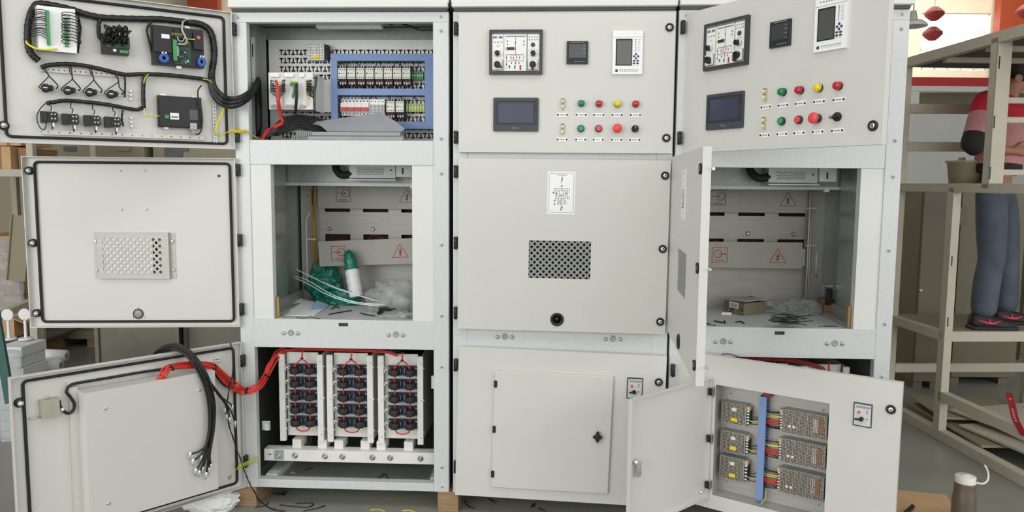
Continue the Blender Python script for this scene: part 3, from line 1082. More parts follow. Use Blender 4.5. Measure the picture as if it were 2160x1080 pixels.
yf = 0.028
for k, (za, zb) in enumerate(((0.405, 0.498), (0.272, 0.364), (0.144, 0.246))):
    supply('small power supply in perforated case with yellow label', 0.213, 0.321, za, zb, yf, False)
for k, (za, zb) in enumerate(((0.413, 0.512), (0.280, 0.382), (0.143, 0.249))):
    supply('wide power supply in perforated case with copper coil', 0.483, 0.664, za, zb, yf, True)
mb = MB('duct_blue').box(0.379, 0.411, yf - 0.002, yf + 0.004, 0.079, 0.553)
mb.box(0.379, 0.381, yf, yb, 0.079, 0.553)
mb.use('duct_blue_deep')
nn = 34
for k in range(nn):
    z = 0.081 + k * (0.470 / nn)
    mb.box(0.409, 0.411, yf + 0.004, yb, z, z + 0.007)
mb.use('red_dark').box(0.392, 0.425, yf + 0.012, yb, 0.553, 0.574)
mb.build('cable_duct', d, label='upright blue slotted cable duct')
for za in (0.413, 0.280, 0.143):
    for j, (m, n) in enumerate((('black_wire', 2), ('yellow_wire', 2), ('red_wire', 5), ('black_wire', 3))):
        for k in range(n):
            z = za + 0.082 - j * 0.020 - k * 0.004 - (0.008 if j == 3 else 0)
            zs = z + random.uniform(-0.008, 0.008)
            MBw = MB(m)
            MBw.tube(cr([(0.405, yf + 0.018, zs), (0.432, yf + 0.006 - 0.002 * k, (zs + z) / 2 + random.uniform(-0.004, 0.004)), (0.470, yf + 0.010, z)], 4), 0.0021, 5)
            MBw.build('wire', d)
for za in (0.405, 0.272, 0.144):
    for k in range(4):
        z = za + 0.014 + k * 0.013
        MBw = MB(['black_wire', 'yellow_wire', 'black_wire', 'black_wire'][k])
        MBw.tube(cr([(0.335, yf + 0.010, z), (0.358, yf + 0.004, z - 0.002 * k), (0.384, yf + 0.02, z + random.uniform(-0.006, 0.006))], 4), 0.002, 5)
        MBw.build('wire', d)
MB('lime').tube(cr([hit(M, 1616, 1030, yf + 0.01), hit(M, 1614, 1052, yf - 0.01), hit(M, 1604, 1064, 0.0)], 4), 0.0022, 5).build('wire', d)
# hatch leaf swung open in front of the opening
hb = math.radians(104)
HL = MX.Translation((0.186, -T_D - 0.006, 0)) @ MX.Rotation(-hb, 4, 'Z')
mb = MB('paint').box(0, 0.55, -0.018, -0.016, 0.056, 0.618)
t = 0.004
mb.box(0, t, -0.016, 0, 0.056, 0.618).box(0.55 - t, 0.55, -0.016, 0, 0.056, 0.618).box(t, 0.55 - t, -0.016, 0, 0.056, 0.056 + t).box(t, 0.55 - t, -0.016, 0, 0.618 - t, 0.618)
mb.use('chrome').lathe((0.505, -0.016, 0.345), (0, 1, 0), [(0.016, 0), (0.016, 0.006), (0.011, 0.012), (0.010, 0.022)], 18)
mb.obox((0.500, 0.004, 0.318), (0.013, 0, 0), (0, 0.0015, 0), (0, 0, 0.032))
mb.lathe((0.045, -0.016, 0.095), (0, 1, 0), [(0.008, 0), (0.008, 0.004), (0.005, 0.016)], 12)
mb.build('hatch', d, label='hatch leaf swung out, with chrome cam lock', M=HL)
for z in (0.556, 0.339, 0.122):
    mb = MB('black').box(-0.006, 0.016, -0.010, 0.010, z - 0.016, z + 0.016)
    mb.use('steel').box(0.002, 0.012, 0.008, 0.012, z - 0.024, z + 0.024)
    mb.build('hatch_hinge', d, M=HL)
# paper tag stuck to the sagging door
# ------------------------------------------------------------------ left cabinet doors, seen from inside
d, M = make_door(0, 'upper_door', 0.011, -0.026, 144.3, 0.925, 1.629, 2.248, gasket=True, label='open door whose inside carries wired instruments')
S = -T_D + 0.002


def P(u, v, o):
    return hit(M, u, v, S + o)


lock_nose(d, 0.885, 1.697, True)
# perforated fixing strips
for (u0, v0), (u1, v1), h in (((84, 146), (262, 158), 0.02), ((90, 278), (430, 297), 0.018)):
    a, b = P(u0, v0, 0.012), P(u1, v1, 0.012)
    zc = (a.z + b.z) / 2 + (0.006 if h < 0.019 else 0)
    n = 16
    mb = MB('paint').plate(min(a.x, b.x), max(a.x, b.x), zc - h / 2, zc + h / 2, S + 0.010, S + 0.012,
                           [(min(a.x, b.x) + abs(b.x - a.x) * (k + 0.5) / n - 0.003, min(a.x, b.x) + abs(b.x - a.x) * (k + 0.5) / n + 0.003, zc - 0.003, zc + 0.003) for k in range(n)])
    mb.box(min(a.x, b.x), max(a.x, b.x), S, S + 0.010, zc - h / 2, zc - h / 2 + 0.002)
    mb.build('fixing_strip', d)
a, b = P(452, 215, 0.012), P(452, 303, 0.012)
n = 12
mb = MB('paint').plate(a.x - 0.008, a.x + 0.008, b.z, a.z, S + 0.010, S + 0.012,
                       [(a.x - 0.003, a.x + 0.003, b.z + (a.z - b.z) * (k + 0.5) / n - 0.003, b.z + (a.z - b.z) * (k + 0.5) / n + 0.003) for k in range(n)])
mb.box(a.x - 0.008, a.x - 0.006, S, S + 0.010, b.z, a.z)
mb.build('fixing_strip', d)
# relay back box with terminal strips
X0, X1, Z0, Z1 = 0.622, 0.755, 1.998, 2.173
mb = MB('white_plastic').box(X0, X1, S + 0.056, S + 0.060, Z0, Z1)
mb.use('galv_dull').box(X0 + 0.004, X1 + 0.006, S, S + 0.056, Z0 + 0.004, Z1 - 0.004)
a, b = P(96.5, 20, 0.07), P(107, 96, 0.07)
mb.use('green_term').box(min(a.x, b.x), max(a.x, b.x), S + 0.060, S + 0.076, 2.020, 2.155)
mb.use('black')
for k in range(16):
    z = 2.024 + k * 0.0082
    mb.box(max(a.x, b.x) - 0.002, max(a.x, b.x) + 0.002, S + 0.062, S + 0.072, z, z + 0.004)
mb.use('green_term')
for k in range(12):
    z = 2.020 + k * 0.0095
    mb.box(0.650, 0.664, S + 0.060, S + 0.068, z, z + 0.006)
mb.use('cream')
for k in range(12):
    z = 2.020 + k * 0.0095
    mb.box(0.664, 0.670, S + 0.060, S + 0.066, z, z + 0.006)
mb.build('relay_back', d, label='white terminal board with green connectors')
mb = MB('black_wire')
for k in range(13):      # wires into the left terminal strip
    v = 21 + k * 4.6
    mb.tube(cr([P(62 + random.uniform(-1, 1), v + 4, 0.02), P(68, v + 2 + random.uniform(-2, 2), 0.062), P(84, v - 1 + random.uniform(-2, 2), 0.078), P(97, v + random.uniform(-1, 1) + k * 0.3, 0.072)], 4), 0.0017, 5)
mb.build('wire_loops', d)
mb = MB('black_wire')
for k in range(10):      # looping wires at the right terminals
    v = 31 + k * 6.5
    w = random.uniform(-1.5, 1.5)
    mb.tube(cr([P(148, v + 3, 0.066), P(134, v + 1 + w, 0.082), P(130, v - 3 + w, 0.088), P(138, v - 6 + w, 0.086), P(156, v - 3, 0.08), P(167 + random.uniform(-2, 4), v + 4, 0.05), P(166, v + 12, 0.03), P(164, v + 5, 0.025)], 4), 0.0018, 5)
mb.tube(cr([P(166, 40, 0.02), P(170, 60, 0.03), P(168, 80, 0.03), P(164, 112, 0.02)], 4), 0.004, 6)
mb.build('wire_loops', d)
MB('yellow_wire').tube(cr([P(54, 82, 0.02), P(58, 92, 0.04), P(75, 102, 0.065), P(95, 105, 0.066), P(120, 103, 0.066)], 5), 0.0036, 7).build('earth_wire', d)
# small middle instrument back smothered in wires
a, b = P(214, 88, 0.05), P(272, 107, 0.05)
x0, x1 = min(a.x, b.x), max(a.x, b.x)
mb = MB('black').box(x0, x1, S, S + 0.05, 2.012, 2.09)
mb.use('green_term').box(x0 + 0.004, x0 + 0.036, S + 0.05, S + 0.058, 2.016, 2.028)
mb.use('off_white').box(x0 + 0.048, x0 + 0.060, S + 0.05, S + 0.056, 2.020, 2.030)
mb.use('pcb_green').box(x0 - 0.004, x1 - 0.01, S + 0.05, S + 0.054, 2.035, 2.085)
mb.build('meter_back', d, label='small black instrument back with green connector')
mb = MB('black_wire')
for k in range(26):
    u = random.uniform(214, 268)
    v = random.uniform(60, 88)
    mb.tube(cr([P(u, v + 10, 0.055), P(u + random.uniform(-5, 5), v, 0.075 + random.uniform(0, 0.02)), P(u + random.uniform(-12, 12), v - 8, 0.07), P(u + random.uniform(-14, 14), v + random.uniform(-4, 8), 0.05)], 4), 0.0026, 5)
for u in (226, 238, 250, 262):
    mb.tube(cr([P(u - 4, 90, 0.05), P(u, 58, 0.085), P(u + 6, 62, 0.08), P(u + 5, 92, 0.055)], 5), 0.005, 6)
mb.build('wire_loops', d)
# large dark controller back
X0, X1, Z0, Z1 = 0.128, 0.338, 1.985, 2.150
mb = MB('black').box(X0, X1, S, S + 0.045, Z0, Z1)
mb.box(X1 - 0.075, X1 - 0.004, S + 0.045, S + 0.060, Z0 + 0.05, Z1 - 0.008)
mb.use('pcb_green').box(X0 + 0.055, X1 - 0.085, S + 0.045, S + 0.049, Z0 + 0.006, Z1 - 0.055)
mb.use('black').box(X0 + 0.004, X0 + 0.046, S + 0.045, S + 0.066, Z0 + 0.075, Z1 - 0.02)
mb.box(X0 + 0.050, X1 - 0.09, S + 0.045, S + 0.055, Z1 - 0.05, Z1 - 0.006)
mb.use('green_term').box(X1 - 0.096, X1 - 0.080, S + 0.049, S + 0.066, Z0 + 0.018, Z0 + 0.108)
mb.use('tag_white').box(X1 - 0.068, X1 - 0.036, S + 0.060, S + 0.0612, Z1 - 0.056, Z1 - 0.038)
for k in range(7):
    mb.box(X1 - 0.102, X1 - 0.095, S + 0.049, S + 0.062, Z0 + 0.040 + k * 0.006, Z0 + 0.044 + k * 0.006)
mb.use('lens_red').lathe((X0 + 0.026, S + 0.066, Z1 - 0.040), (0, 1, 0), [(0.009, 0), (0.008, 0.008)], 14)
mb.use('lime').box(X1 - 0.13, X1 - 0.065, S + 0.0555, S + 0.0562, Z1 - 0.030, Z1 - 0.0285).box(X1 - 0.12, X1 - 0.065, S + 0.0555, S + 0.0562, Z1 - 0.036, Z1 - 0.0345)
for k in range(24):
    xx, zz = random.uniform(X0 + 0.06, X1 - 0.105), random.uniform(Z0 + 0.012, Z0 + 0.10)
    mb.use(random.choice(['black', 'green_term', 'steel', 'bezel'])).box(xx, xx + random.uniform(0.004, 0.010), S + 0.049, S + 0.049 + random.uniform(0.004, 0.012), zz, zz + random.uniform(0.003, 0.010))
mb.use('steel').box(X1 - 0.115, X1 - 0.095, S + 0.030, S + 0.040, Z0 - 0.012, Z0).box(X0 + 0.055, X0 + 0.075, S + 0.03, S + 0.04, Z1, Z1 + 0.010)
mb.build('controller_back', d, label='dark controller back with circuit board, green terminals')
for (u, v), (rx, rz) in (((345.7, 123), (0.021, 0.021)), ((425, 131), (0.017, 0.022))):
    c = P(u, v, 0.06)
    mb = MB('ct_blue', T=MX.Translation(c) @ MX.Diagonal((rx, 1, rz, 1)))
    mb.lathe((0, -0.012, 0), (0, 1, 0), [(1.0, 0), (1.0, 0.020), (0.85, 0.026), (0.40, 0.026), (0.34, 0.012)], 22)
    mb.use('black').lathe((0, 0.0, 0), (0, 1, 0), [(0.34, 0), (0, 0.001)], 16)
    mb.use('tag_white').box(-0.5, -0.2, 0.002, 0.01, 0.9, 1.25).box(0.1, 0.4, 0.002, 0.01, 0.9, 1.25)
    mb.build('current_sensor', d, label='round blue current sensor')
mb = MB('grey_wire')
mb.tube(cr([P(386, 45, 0.045), P(384, 62, 0.07), P(390, 75, 0.08), P(394, 85, 0.08), P(390, 93, 0.075), P(376, 93, 0.07)], 5), 0.004, 6)
mb.tube(cr([P(386, 45, 0.045), P(398, 41, 0.05), P(420, 43, 0.05), P(440, 52, 0.045), P(452, 66, 0.04), P(459, 90, 0.03), P(458, 130, 0.03), P(454, 158, 0.03)], 5), 0.0022, 6)
mb.tube(cr([P(374, 77, 0.066), P(378, 86, 0.078), P(386, 86, 0.08), P(390, 78, 0.08)], 5), 0.0025, 6)
mb.build('sensor_cable', d)
mb = MB('yellow_wire').tube(cr([P(394, 82, 0.075), P(404, 83, 0.07), P(412, 83, 0.068)], 4), 0.0022, 6)
mb.build('earth_wire', d)
# taped cable harnesses
hs = []


def harness(pts, r, o, tape=True):
    L = cr([P(u, v, o if w is None else w) for u, v, w in [(q + (None,))[:3] for q in pts]], 7)
    mb = MB('tape')
    rs = [r * (1 + 0.07 * math.sin(i * 1.9)) for i in range(len(L))]
    mb.tube(L, rs, 9)
    for i in range(4, len(L) - 3, 7):
        t = (L[i + 1] - L[i - 1]).normalized()
        mb.use('black').lathe(L[i] - t * 0.002, t, [(r * 1.02, 0), (r * 1.09, 0.0005), (r * 1.09, 0.004), (r * 1.02, 0.0045)], 9)
        mb.use('tape')
    return mb.build('cable_harness', d)


harness([(82, 128), (68, 116), (60, 100), (58, 70), (61, 42), (70, 18), (82, 8), (110, 11), (150, 20), (180, 30), (215, 37), (260, 39), (300, 40), (345, 41), (395, 47)], 0.0132, 0.02)
harness([(395, 47), (425, 52), (443, 66), (450, 90), (452, 120), (448, 145), (445, 165)], 0.0145, 0.024)
harness([(212, 36), (208, 55), (210, 78), (222, 90, 0.05)], 0.008, 0.022)
harness([(320, 45), (310, 62), (316, 92), (322, 120)], 0.005, 0.03)
harness([(86, 142), (105, 137), (140, 135), (175, 138), (210, 145), (262, 157), (300, 156), (350, 158), (400, 163), (432, 168), (446, 178)], 0.0088, 0.022)
harness([(314, 156), (304, 164), (302, 195), (303, 228)], 0.0088, 0.024)
harness([(98, 218), (115, 215), (140, 212), (190, 216), (230, 221), (285, 231), (303, 226)], 0.0082, 0.022)
harness([(262, 157), (264, 175), (263, 205)], 0.004, 0.022)
harness([(259, 232), (257, 250), (260, 266)], 0.004, 0.022)
mb = MB('yellow_wire').tube(cr([P(303, 176, 0.034), P(306, 165, 0.036), P(314, 156, 0.034)], 4), 0.0022, 5)
mb.tube(cr([P(428, 167, 0.034), P(440, 169, 0.036), P(452, 178, 0.034)], 4), 0.0022, 5)
mb.tube(cr([P(304, 228, 0.03), P(306, 243, 0.036), P(318, 243, 0.03), P(345, 246, 0.04)], 5), 0.0022, 5)
mb.build('earth_wire', d)
# lamp backs with paired wires
for k, (u, v) in enumerate(((96, 186), (143, 191), (189, 195), (234, 199))):
    c = P(u, v, 0.03)
    mb = MB('black').lathe((c.x, S, c.z), (0, 1, 0), [(0.015, 0), (0.015, 0.03), (0.017, 0.031), (0.017, 0.046), (0.012, 0.050)], 18)
    mb.lathe((c.x - 0.018, S, c.z + 0.003), (0, 1, 0), [(0.011, 0), (0.011, 0.034), (0.009, 0.036)], 14)
    mb.use('tag_white').box(c.x - 0.044, c.x - 0.028, S + 0.016, S + 0.020, c.z - 0.003, c.z + 0.001).box(c.x - 0.006, c.x + 0.008, S + 0.050, S + 0.052, c.z - 0.002, c.z + 0.002)
    mb.build('lamp_back', d)
    mb = MB('black_wire')
    t = [(90, 142), (146, 138), (188, 141), (242, 152)][k]
    j = [(103, 160), (153, 166), (198, 168), (250, 172)][k]
    mb.tube(cr([P(*t, 0.024), P((t[0] + j[0]) / 2 - 2, (t[1] + j[1]) / 2, 0.03), P(*j, 0.034), P(u - 9, v - 9, 0.03), P(u - 14, v - 2, 0.03), P(u - 9, v + 1, 0.03)], 4), 0.0021, 5)
    mb.tube(cr([P(t[0] + 3, t[1], 0.024), P((t[0] + j[0]) / 2 + 2, (t[1] + j[1]) / 2, 0.032), P(*j, 0.036), P(u + 18, v - 15, 0.03), P(u + 26, v - 5, 0.028), P(u + 22, v + 1, 0.022)], 4), 0.0026, 5)
    mb.build('lamp_wire', d)
# switch contact blocks
for k, (u, v) in enumerate(((103, 246), (148, 251), (194, 254), (237, 257))):
    c = P(u, v, 0.03)
    mb = MB('black').box(c.x - 0.028, c.x + 0.006, S, S + 0.040, c.z - 0.020, c.z + 0.020)
    mb.box(c.x + 0.007, c.x + 0.030, S, S + 0.046, c.z - 0.024, c.z + 0.020)
    mb.box(c.x - 0.032, c.x - 0.026, S, S + 0.030, c.z - 0.014, c.z - 0.002).box(c.x - 0.032, c.x - 0.026, S, S + 0.03, c.z + 0.004, c.z + 0.016)
    mb.use('steel')
    for dx, dz in ((-0.010, 0.010), (-0.010, -0.008), (-0.022, 0.010), (-0.022, -0.008)):
        mb.cyl((c.x + dx, S + 0.040, c.z + dz), (0, 1, 0), 0.0032, 0.002, 8)
    mb.use('tag_white').box(c.x - 0.016, c.x - 0.009, S + 0.03, S + 0.036, c.z + 0.022, c.z + 0.038).box(c.x - 0.018, c.x - 0.011, S + 0.03, S + 0.036, c.z - 0.040, c.z - 0.024)
    mb.build('contact_block', d)
    mb = MB('black_wire')
    mb.tube(cr([P(u + 2, v - 34, 0.026), P(u + 1, v - 24, 0.04), P(u + 6, v - 20, 0.04), P(u + 4, v - 12, 0.036)], 4), 0.0021, 5)
    mb.build('contact_wire', d)
    mb = MB('black_wire')
    mb.tube(cr([P(u + 6, v + 13, 0.036), P(u + 7, v + 22, 0.034), P(u + 8, v + 26, 0.03), P(u + 9, v + 12, 0.03)], 4), 0.0022, 5)
    if k == 0:
        mb.build('contact_wire', d)
        mb = MB('black_wire')
        mb.tube(cr([P(98, 217, 0.026), P(86, 228, 0.03), P(78, 245, 0.03), P(82, 265, 0.03), P(92, 274, 0.03), P(97, 266, 0.03), P(97, 258, 0.03)], 5), 0.0022, 5)
    mb.build('contact_wire', d)
for u, v in ((275, 193), (275, 201), (275, 210), (276, 249), (276, 258), (277, 267)):
    c = P(u, v, 0.0)
    MB('off_white').lathe((c.x, S, c.z), (0, 1, 0), [(0.006, 0), (0.006, 0.014), (0.0045, 0.018)], 12).build('terminal_post', d)
# touch panel back
X0, X1, Z0, Z1 = 0.143, 0.322, 1.717, 1.853
mb = MB('black').box(X0, X1, S, S + 0.034, Z0, Z1)
mb.box(X0 + 0.024, X1 - 0.004, S + 0.034, S + 0.042, Z0 + 0.004, Z1 - 0.012)
mb.use('bezel_dark').box(X0 + 0.016, X0 + 0.056, S + 0.042, S + 0.0435, Z0 + 0.034, Z0 + 0.082)
mb.use('print_grey')
for k in range(9):
    mb.box(X0 + 0.020, X0 + 0.052, S + 0.0435, S + 0.044, Z0 + 0.037 + k * 0.005, Z0 + 0.039 + k * 0.005)
mb.use('tag_white').box(X1 - 0.082, X1 - 0.046, S + 0.042, S + 0.0428, Z0 + 0.034, Z0 + 0.062)
mb.use('print_dark').box(X1 - 0.078, X1 - 0.052, S + 0.0428, S + 0.0432, Z0 + 0.042, Z0 + 0.047)
mb.use('green_term').box(X1 - 0.040, X1 - 0.024, S + 0.034, S + 0.05, Z0 + 0.036, Z0 + 0.052)
mb.use('white_plastic').box(X1 - 0.040, X1 - 0.022, S + 0.012, S + 0.028, Z0 - 0.008, Z0).box(X1 - 0.034, X1 - 0.012, S + 0.012, S + 0.026, Z1, Z1 + 0.008).box(X0 + 0.024, X0 + 0.036, S + 0.012, S + 0.026, Z1, Z1 + 0.007)
mb.use('grey_wire').box(X0 + 0.024, X0 + 0.052, S + 0.018, S + 0.044, Z0 - 0.006, Z0 + 0.022)
mb.use('duct_grey').box(X0 + 0.030, X0 + 0.046, S + 0.02, S + 0.04, Z0 - 0.026, Z0 - 0.006)
mb.build('panel_back', d, label='black touch panel back with white label')
mb = MB('black_wire').tube(cr([P(425, 180, 0.03), P(418, 190, 0.036), P(418, 205, 0.05), P(424, 225, 0.055), P(427, 255, 0.05), P(424, 276, 0.045), P(416, 284, 0.04), P(409, 278, 0.035)], 5), 0.0032, 6)
mb.build('panel_cable', d)

# cables that bridge from the door into the cabinet belong to the cabinet
IC = CM[0].inverted()


def C0(u, v, y):
    return hit(CM[0], u, v, y)


def fromdoor(p):
    return IC @ (M @ p)


mb = MB('tape')
base = [fromdoor(P(445, 160, 0.022)), fromdoor(P(450, 190, 0.03)), fromdoor(P(470, 212, 0.05)), C0(496, 216, -0.10), C0(522, 203, -0.05), C0(537, 184, 0.03), C0(543, 176, 0.08), C0(545, 215, 0.12), C0(546, 280, 0.14)]
for dx, dz, r in ((0, 0, 0.0125), (0.005, 0.018, 0.0105), (-0.004, -0.016, 0.012)):
    mb.tube(cr([q + V((dx, 0.004 * (dx > 0), dz)) for q in base], 7), r, 8)
mb.build('door_cable', CABO[0], label='thick black cable looping from the open upper door')
mb = MB('yellow_wire')
for k in range(3):
    mb.tube(cr([fromdoor(P(474 + k * 1.5, 214, 0.05)), fromdoor(P(468 + k, 238, 0.04)), fromdoor(P(457 + k, 262, 0.03)), fromdoor(P(455 + k, 278, 0.03)), fromdoor(P(464, 286 - k, 0.02)), fromdoor(P(472, 283, 0.01))], 5), 0.0022, 5)
a, b = C0(487, 275, -0.06), C0(520, 276, -0.03)
co = []
for k in range(70):
    t = k / 69
    c = a.lerp(b, t)
    co.append(c + V((0, 0.0075 * math.cos(k * 1.25), 0.0075 * math.sin(k * 1.25) - 0.004 * math.sin(t * 3.1))))
mb.tube([fromdoor(P(470, 284, 0.01)), a] + co + cr([b, C0(530, 284, 0.02), C0(545, 292, 0.06), C0(553, 296, 0.1)], 4), 0.002, 5)
mb.build('earth_wire', CABO[0], label='coiled yellow earth wire at the upper door')

# ---- middle door
d, M = make_door(0, 'middle_door', 0.008, -0.026, 174.0, 0.957, 0.795, 1.588, [(0.327, 0.61, 1.045, 1.22)], gasket=True, label='open door seen from inside, with galvanised vent cover')
for z in (1.523, 1.19, 0.861):
    lock_nose(d, 0.934, z)
X0, X1, Z0, Z1 = 0.318, 0.640, 1.024, 1.240
y0 = S + 0.016
mb = MB('galv_brushed').plate(X0, X1, Z0, Z1, y0, y0 + 0.002, [(0.350, 0.618, 1.048, 1.216)])
mb.lattice(0.350, 0.618, 1.048, 1.216, y0, y0 + 0.002, 0.0305, 0.0085)
mb.box(X0, X0 + 0.002, S, y0, Z0, Z1).box(X1 - 0.002, X1, S, y0, Z0, Z1).box(X0, X1, S, y0, Z0, Z0 + 0.002).box(X0, X1, S, y0, Z1 - 0.002, Z1)
mb.box(X0 - 0.026, X0, S, S + 0.002, Z0, Z1).box(X1, X1 + 0.022, S, S + 0.002, Z0, Z1)
for x in (X0 - 0.014, X1 + 0.011):
    for z in (Z0 + 0.04, Z1 - 0.04):
        mb.use('chrome').lathe((x, S + 0.002, z), (0, 1, 0), [(0.007, 0), (0.007, 0.005), (0.004, 0.010)], 10)
mb.build('vent_cover', d, label='galvanised vent cover pierced with diamond holes')
MB('white_plastic').box(0.392, 0.625, y0 - 0.005, y0 - 0.003, 1.03, 1.23).build('vent_backing', d, label='pale sheet behind the vent holes')  # pale sheet stands in for the bright hall seen through the holes
c = hit(M, 292, 661.7, S)
mb = MB('bezel').lathe((c.x, S, c.z), (0, 1, 0), [(0.024, 0), (0.024, 0.004), (0.021, 0.006), (0.019, 0.003)], 26)
mb.use('duct_grey').lathe((c.x, S + 0.002, c.z), (0, 1, 0), [(0.0195, 0), (0.017, 0.003), (0, 0.0035)], 24)
mb.use('paint')
for a in (90, 210, 330):
    mb.cyl((c.x + 0.03 * math.cos(math.radians(a)), S, c.z + 0.03 * math.sin(math.radians(a))), (0, 1, 0), 0.004, 0.006, 8)
mb.build('sight_glass', d, label='round grey plug in the door')
for u, v in ((253, 360), (305, 360), (256, 442), (308, 442)):
    c = hit(M, u, v, S)
    MB('off_white').lathe((c.x, S, c.z), (0, 1, 0), [(0.005, 0), (0.005, 0.008), (0.003, 0.010)], 10).build('stud', d)
c = hit(M, 462, 371, S)
MB('black').lathe((c.x, S, c.z), (0, 1, 0), [(0.006, 0), (0.005, 0.008)], 12).build('stud', d)

# ---- lower door
d, M = make_door(0, 'lower_door', 0.012, -0.019, 131.0, 0.941, 0.007, 0.720, gasket=True, label='open lower door with boxed housing and hanging cables')
lock_nose(d, 0.908, 0.613, True)
X0, X1, Z0, Z1 = 0.167, 0.706, 0.072, 0.627
mb = MB('paint').box(X0, X1, S, S + 0.10, Z0, Z1)
mb.box(X1, X1 + 0.03, S, S + 0.018, Z0 - 0.02, Z1 + 0.015).box(X0 - 0.03, X0, S, S + 0.004, Z0 - 0.02, Z1 + 0.01)
mb.use('chrome')
for u, v in ((222, 862), (420, 823), (229, 1062)):
    c = hit(M, u, v, S + 0.10)
    mb.use('chrome').lathe((c.x, S + 0.10, c.z), (0, 1, 0), [(0.007, 0), (0.007, 0.003), (0.004, 0.006)], 12)
    mb.use('black').box(c.x - 0.002, c.x + 0.006, S + 0.103, S + 0.1065, c.z - 0.001, c.z + 0.002)
mb.use('black')
for k in range(14):
    z = 0.11 + k * 0.037
    mb.use('black').box(X0 - 0.016, X0 - 0.012, S + 0.004, S + 0.0045, z, z + 0.006)
    mb.use('off_white').box(X1 + 0.014, X1 + 0.018, S + 0.018, S + 0.0185, z, z + 0.008)
mb.build('supply_housing', d, 0.0025, label='large plain sheet metal housing')


def P(u, v, o):
    return hit(M, u, v, S + o)


a, b = P(142, 811, 0.012), P(466, 757, 0.012)
zc = (a.z + b.z) / 2
mb = MB('paint_white').box(min(a.x, b.x), max(a.x, b.x), S + 0.008, S + 0.011, zc - 0.010, zc + 0.010)
mb.box(min(a.x, b.x), max(a.x, b.x), S, S + 0.008, zc + 0.008, zc + 0.010)
mb.use('black')
for k in range(3):
    mb.box(min(a.x, b.x) + 0.006 + 0.012 * k, min(a.x, b.x) + 0.011 + 0.012 * k, S + 0.011, S + 0.0115, zc - 0.003, zc + 0.003)
mb.build('fixing_strip', d)
c = P(103, 860, 0.02)
mb = MB('switch_grey').box(c.x - 0.034, c.x + 0.030, S, S + 0.038, c.z - 0.036, c.z + 0.036)
mb.use('steel').cyl((c.x + 0.020, S + 0.02, c.z - 0.030), (1, 0.15, 0), 0.0045, 0.05, 8)
mb.cyl((c.x, S + 0.02, c.z + 0.036), (0, 0, 1), 0.005, 0.012, 8)
for k in (-0.018, 0, 0.018):
    mb.cyl((c.x - 0.002, S + 0.038, c.z + k), (0, 1, 0), 0.003, 0.002, 8)
mb.use('black').box(c.x - 0.042, c.x - 0.034, S + 0.008, S + 0.03, c.z + 0.0, c.z + 0.022)
mb.build('switch_back', d, label='small grey-green switch body')
mb = MB('black_wire')
for k in range(3):
    mb.tube(cr([P(119, 850 + 3 * k, 0.02), P(128, 855 + 3 * k, 0.035), P(134, 866, 0.03)], 4), 0.0028, 5)
mb.use('tag_white').tube([P(130, 861, 0.034), P(134, 866, 0.034)], 0.005, 6)
mb.use('tape').tube(cr([P(133, 866, 0.03), P(143, 872, 0.028), P(154, 866, 0.028), P(157, 852, 0.028), P(149, 838, 0.026), P(140, 826, 0.024), P(148, 813, 0.022), P(170, 807, 0.02), P(230, 797, 0.02), P(300, 785, 0.02), P(350, 778, 0.02)], 6), 0.0062, 8)
mb.build('cable_harness', d)
mb = MB('tape')
mb.tube(cr([P(448, 775, 0.02), P(458, 795, 0.03), P(475, 813, 0.03), P(500, 822, 0.03), P(510, 824, 0.03)], 5), 0.0062, 8)
mb.build('cable_harness', d)


def bundle(mb, path, n, spread, r, wob=0.3):
    for k in range(n):
        a = 2 * math.pi * k / n + 0.4
        q = spread * (0.35 if k % 3 == 0 else 1)
        ox = V((q * math.cos(a), q * 0.6 * math.sin(a + 1), q * math.sin(a)))
        mb.tube(cr([p + ox * (1 + random.uniform(-wob, wob)) for p in path], 5), r, 6)


# black cables thrown over the top of the door, crimp lugs at their ends
ends = [(402, 966), (408, 980), (414, 1000), (421, 1004), (436, 1008), (428, 996), (445, 990), (442, 998), (440, 968), (425, 972)]
mb = MB('black_wire')
for k, (eu, ev) in enumerate(ends):
    a = 2 * math.pi * k / len(ends)
    s2 = V((0.0145 * math.cos(a), 0.010 * math.sin(2 * a), 0.0145 * math.sin(a)))
    pth = [P(330, 746, -0.07) + s2, P(345, 737, -0.04) + s2, P(368, 732, 0.02) + s2, P(392, 741, 0.07) + s2, P(415, 765, 0.115) + s2, P(436, 805, 0.13) + s2, P(446, 850, 0.135) + s2,
           P(446, 900, 0.135) + s2 * 0.8, P(440, 935, 0.13) + s2 * 0.8, P((440 + eu) / 2, (945 + ev) / 2 - 4, 0.13), P(eu, ev - 8, 0.125)]
    mb.tube(cr(pth, 6), 0.0042, 6)
    e0, e1 = P(eu, ev - 12, 0.126), P(eu - 2, ev, 0.122)
    lug = MB('tag_white').tube([e0, e0.lerp(e1, 0.6)], 0.0058, 7)
    lug.use('steel').tube([e0.lerp(e1, 0.55), e1, e1 + (e1 - e0) * 0.35], [0.0038, 0.004, 0.001], 6)
    lug.build('cable_lug', d)
for k, (eu, ev) in enumerate(((474, 868), (478, 882), (484, 888), (490, 862), (496, 896))):
    s2 = V((0.004 * math.cos(k), 0, 0.004 * math.sin(k * 2)))
    mb.tube(cr([P(425, 785, 0.12) + s2, P(448, 815, 0.11) + s2, P(464, 836, 0.08) + s2, P((478 + eu) / 2, (850 + ev) / 2 - 6, 0.05), P(eu, ev - 4, 0.045)], 5), 0.0034, 6)
    e0, e1 = P(eu, ev - 8, 0.046), P(eu + 1, ev + 6, 0.044)
    lug = MB('tag_white').tube([e0, e0.lerp(e1, 0.6)], 0.005, 7)
    lug.use('steel').tube([e0.lerp(e1, 0.55), e1], 0.0035, 6)
    lug.build('cable_lug', d)
mb.build('cable_bundle', d, label='bundle of black cables hung over the door')
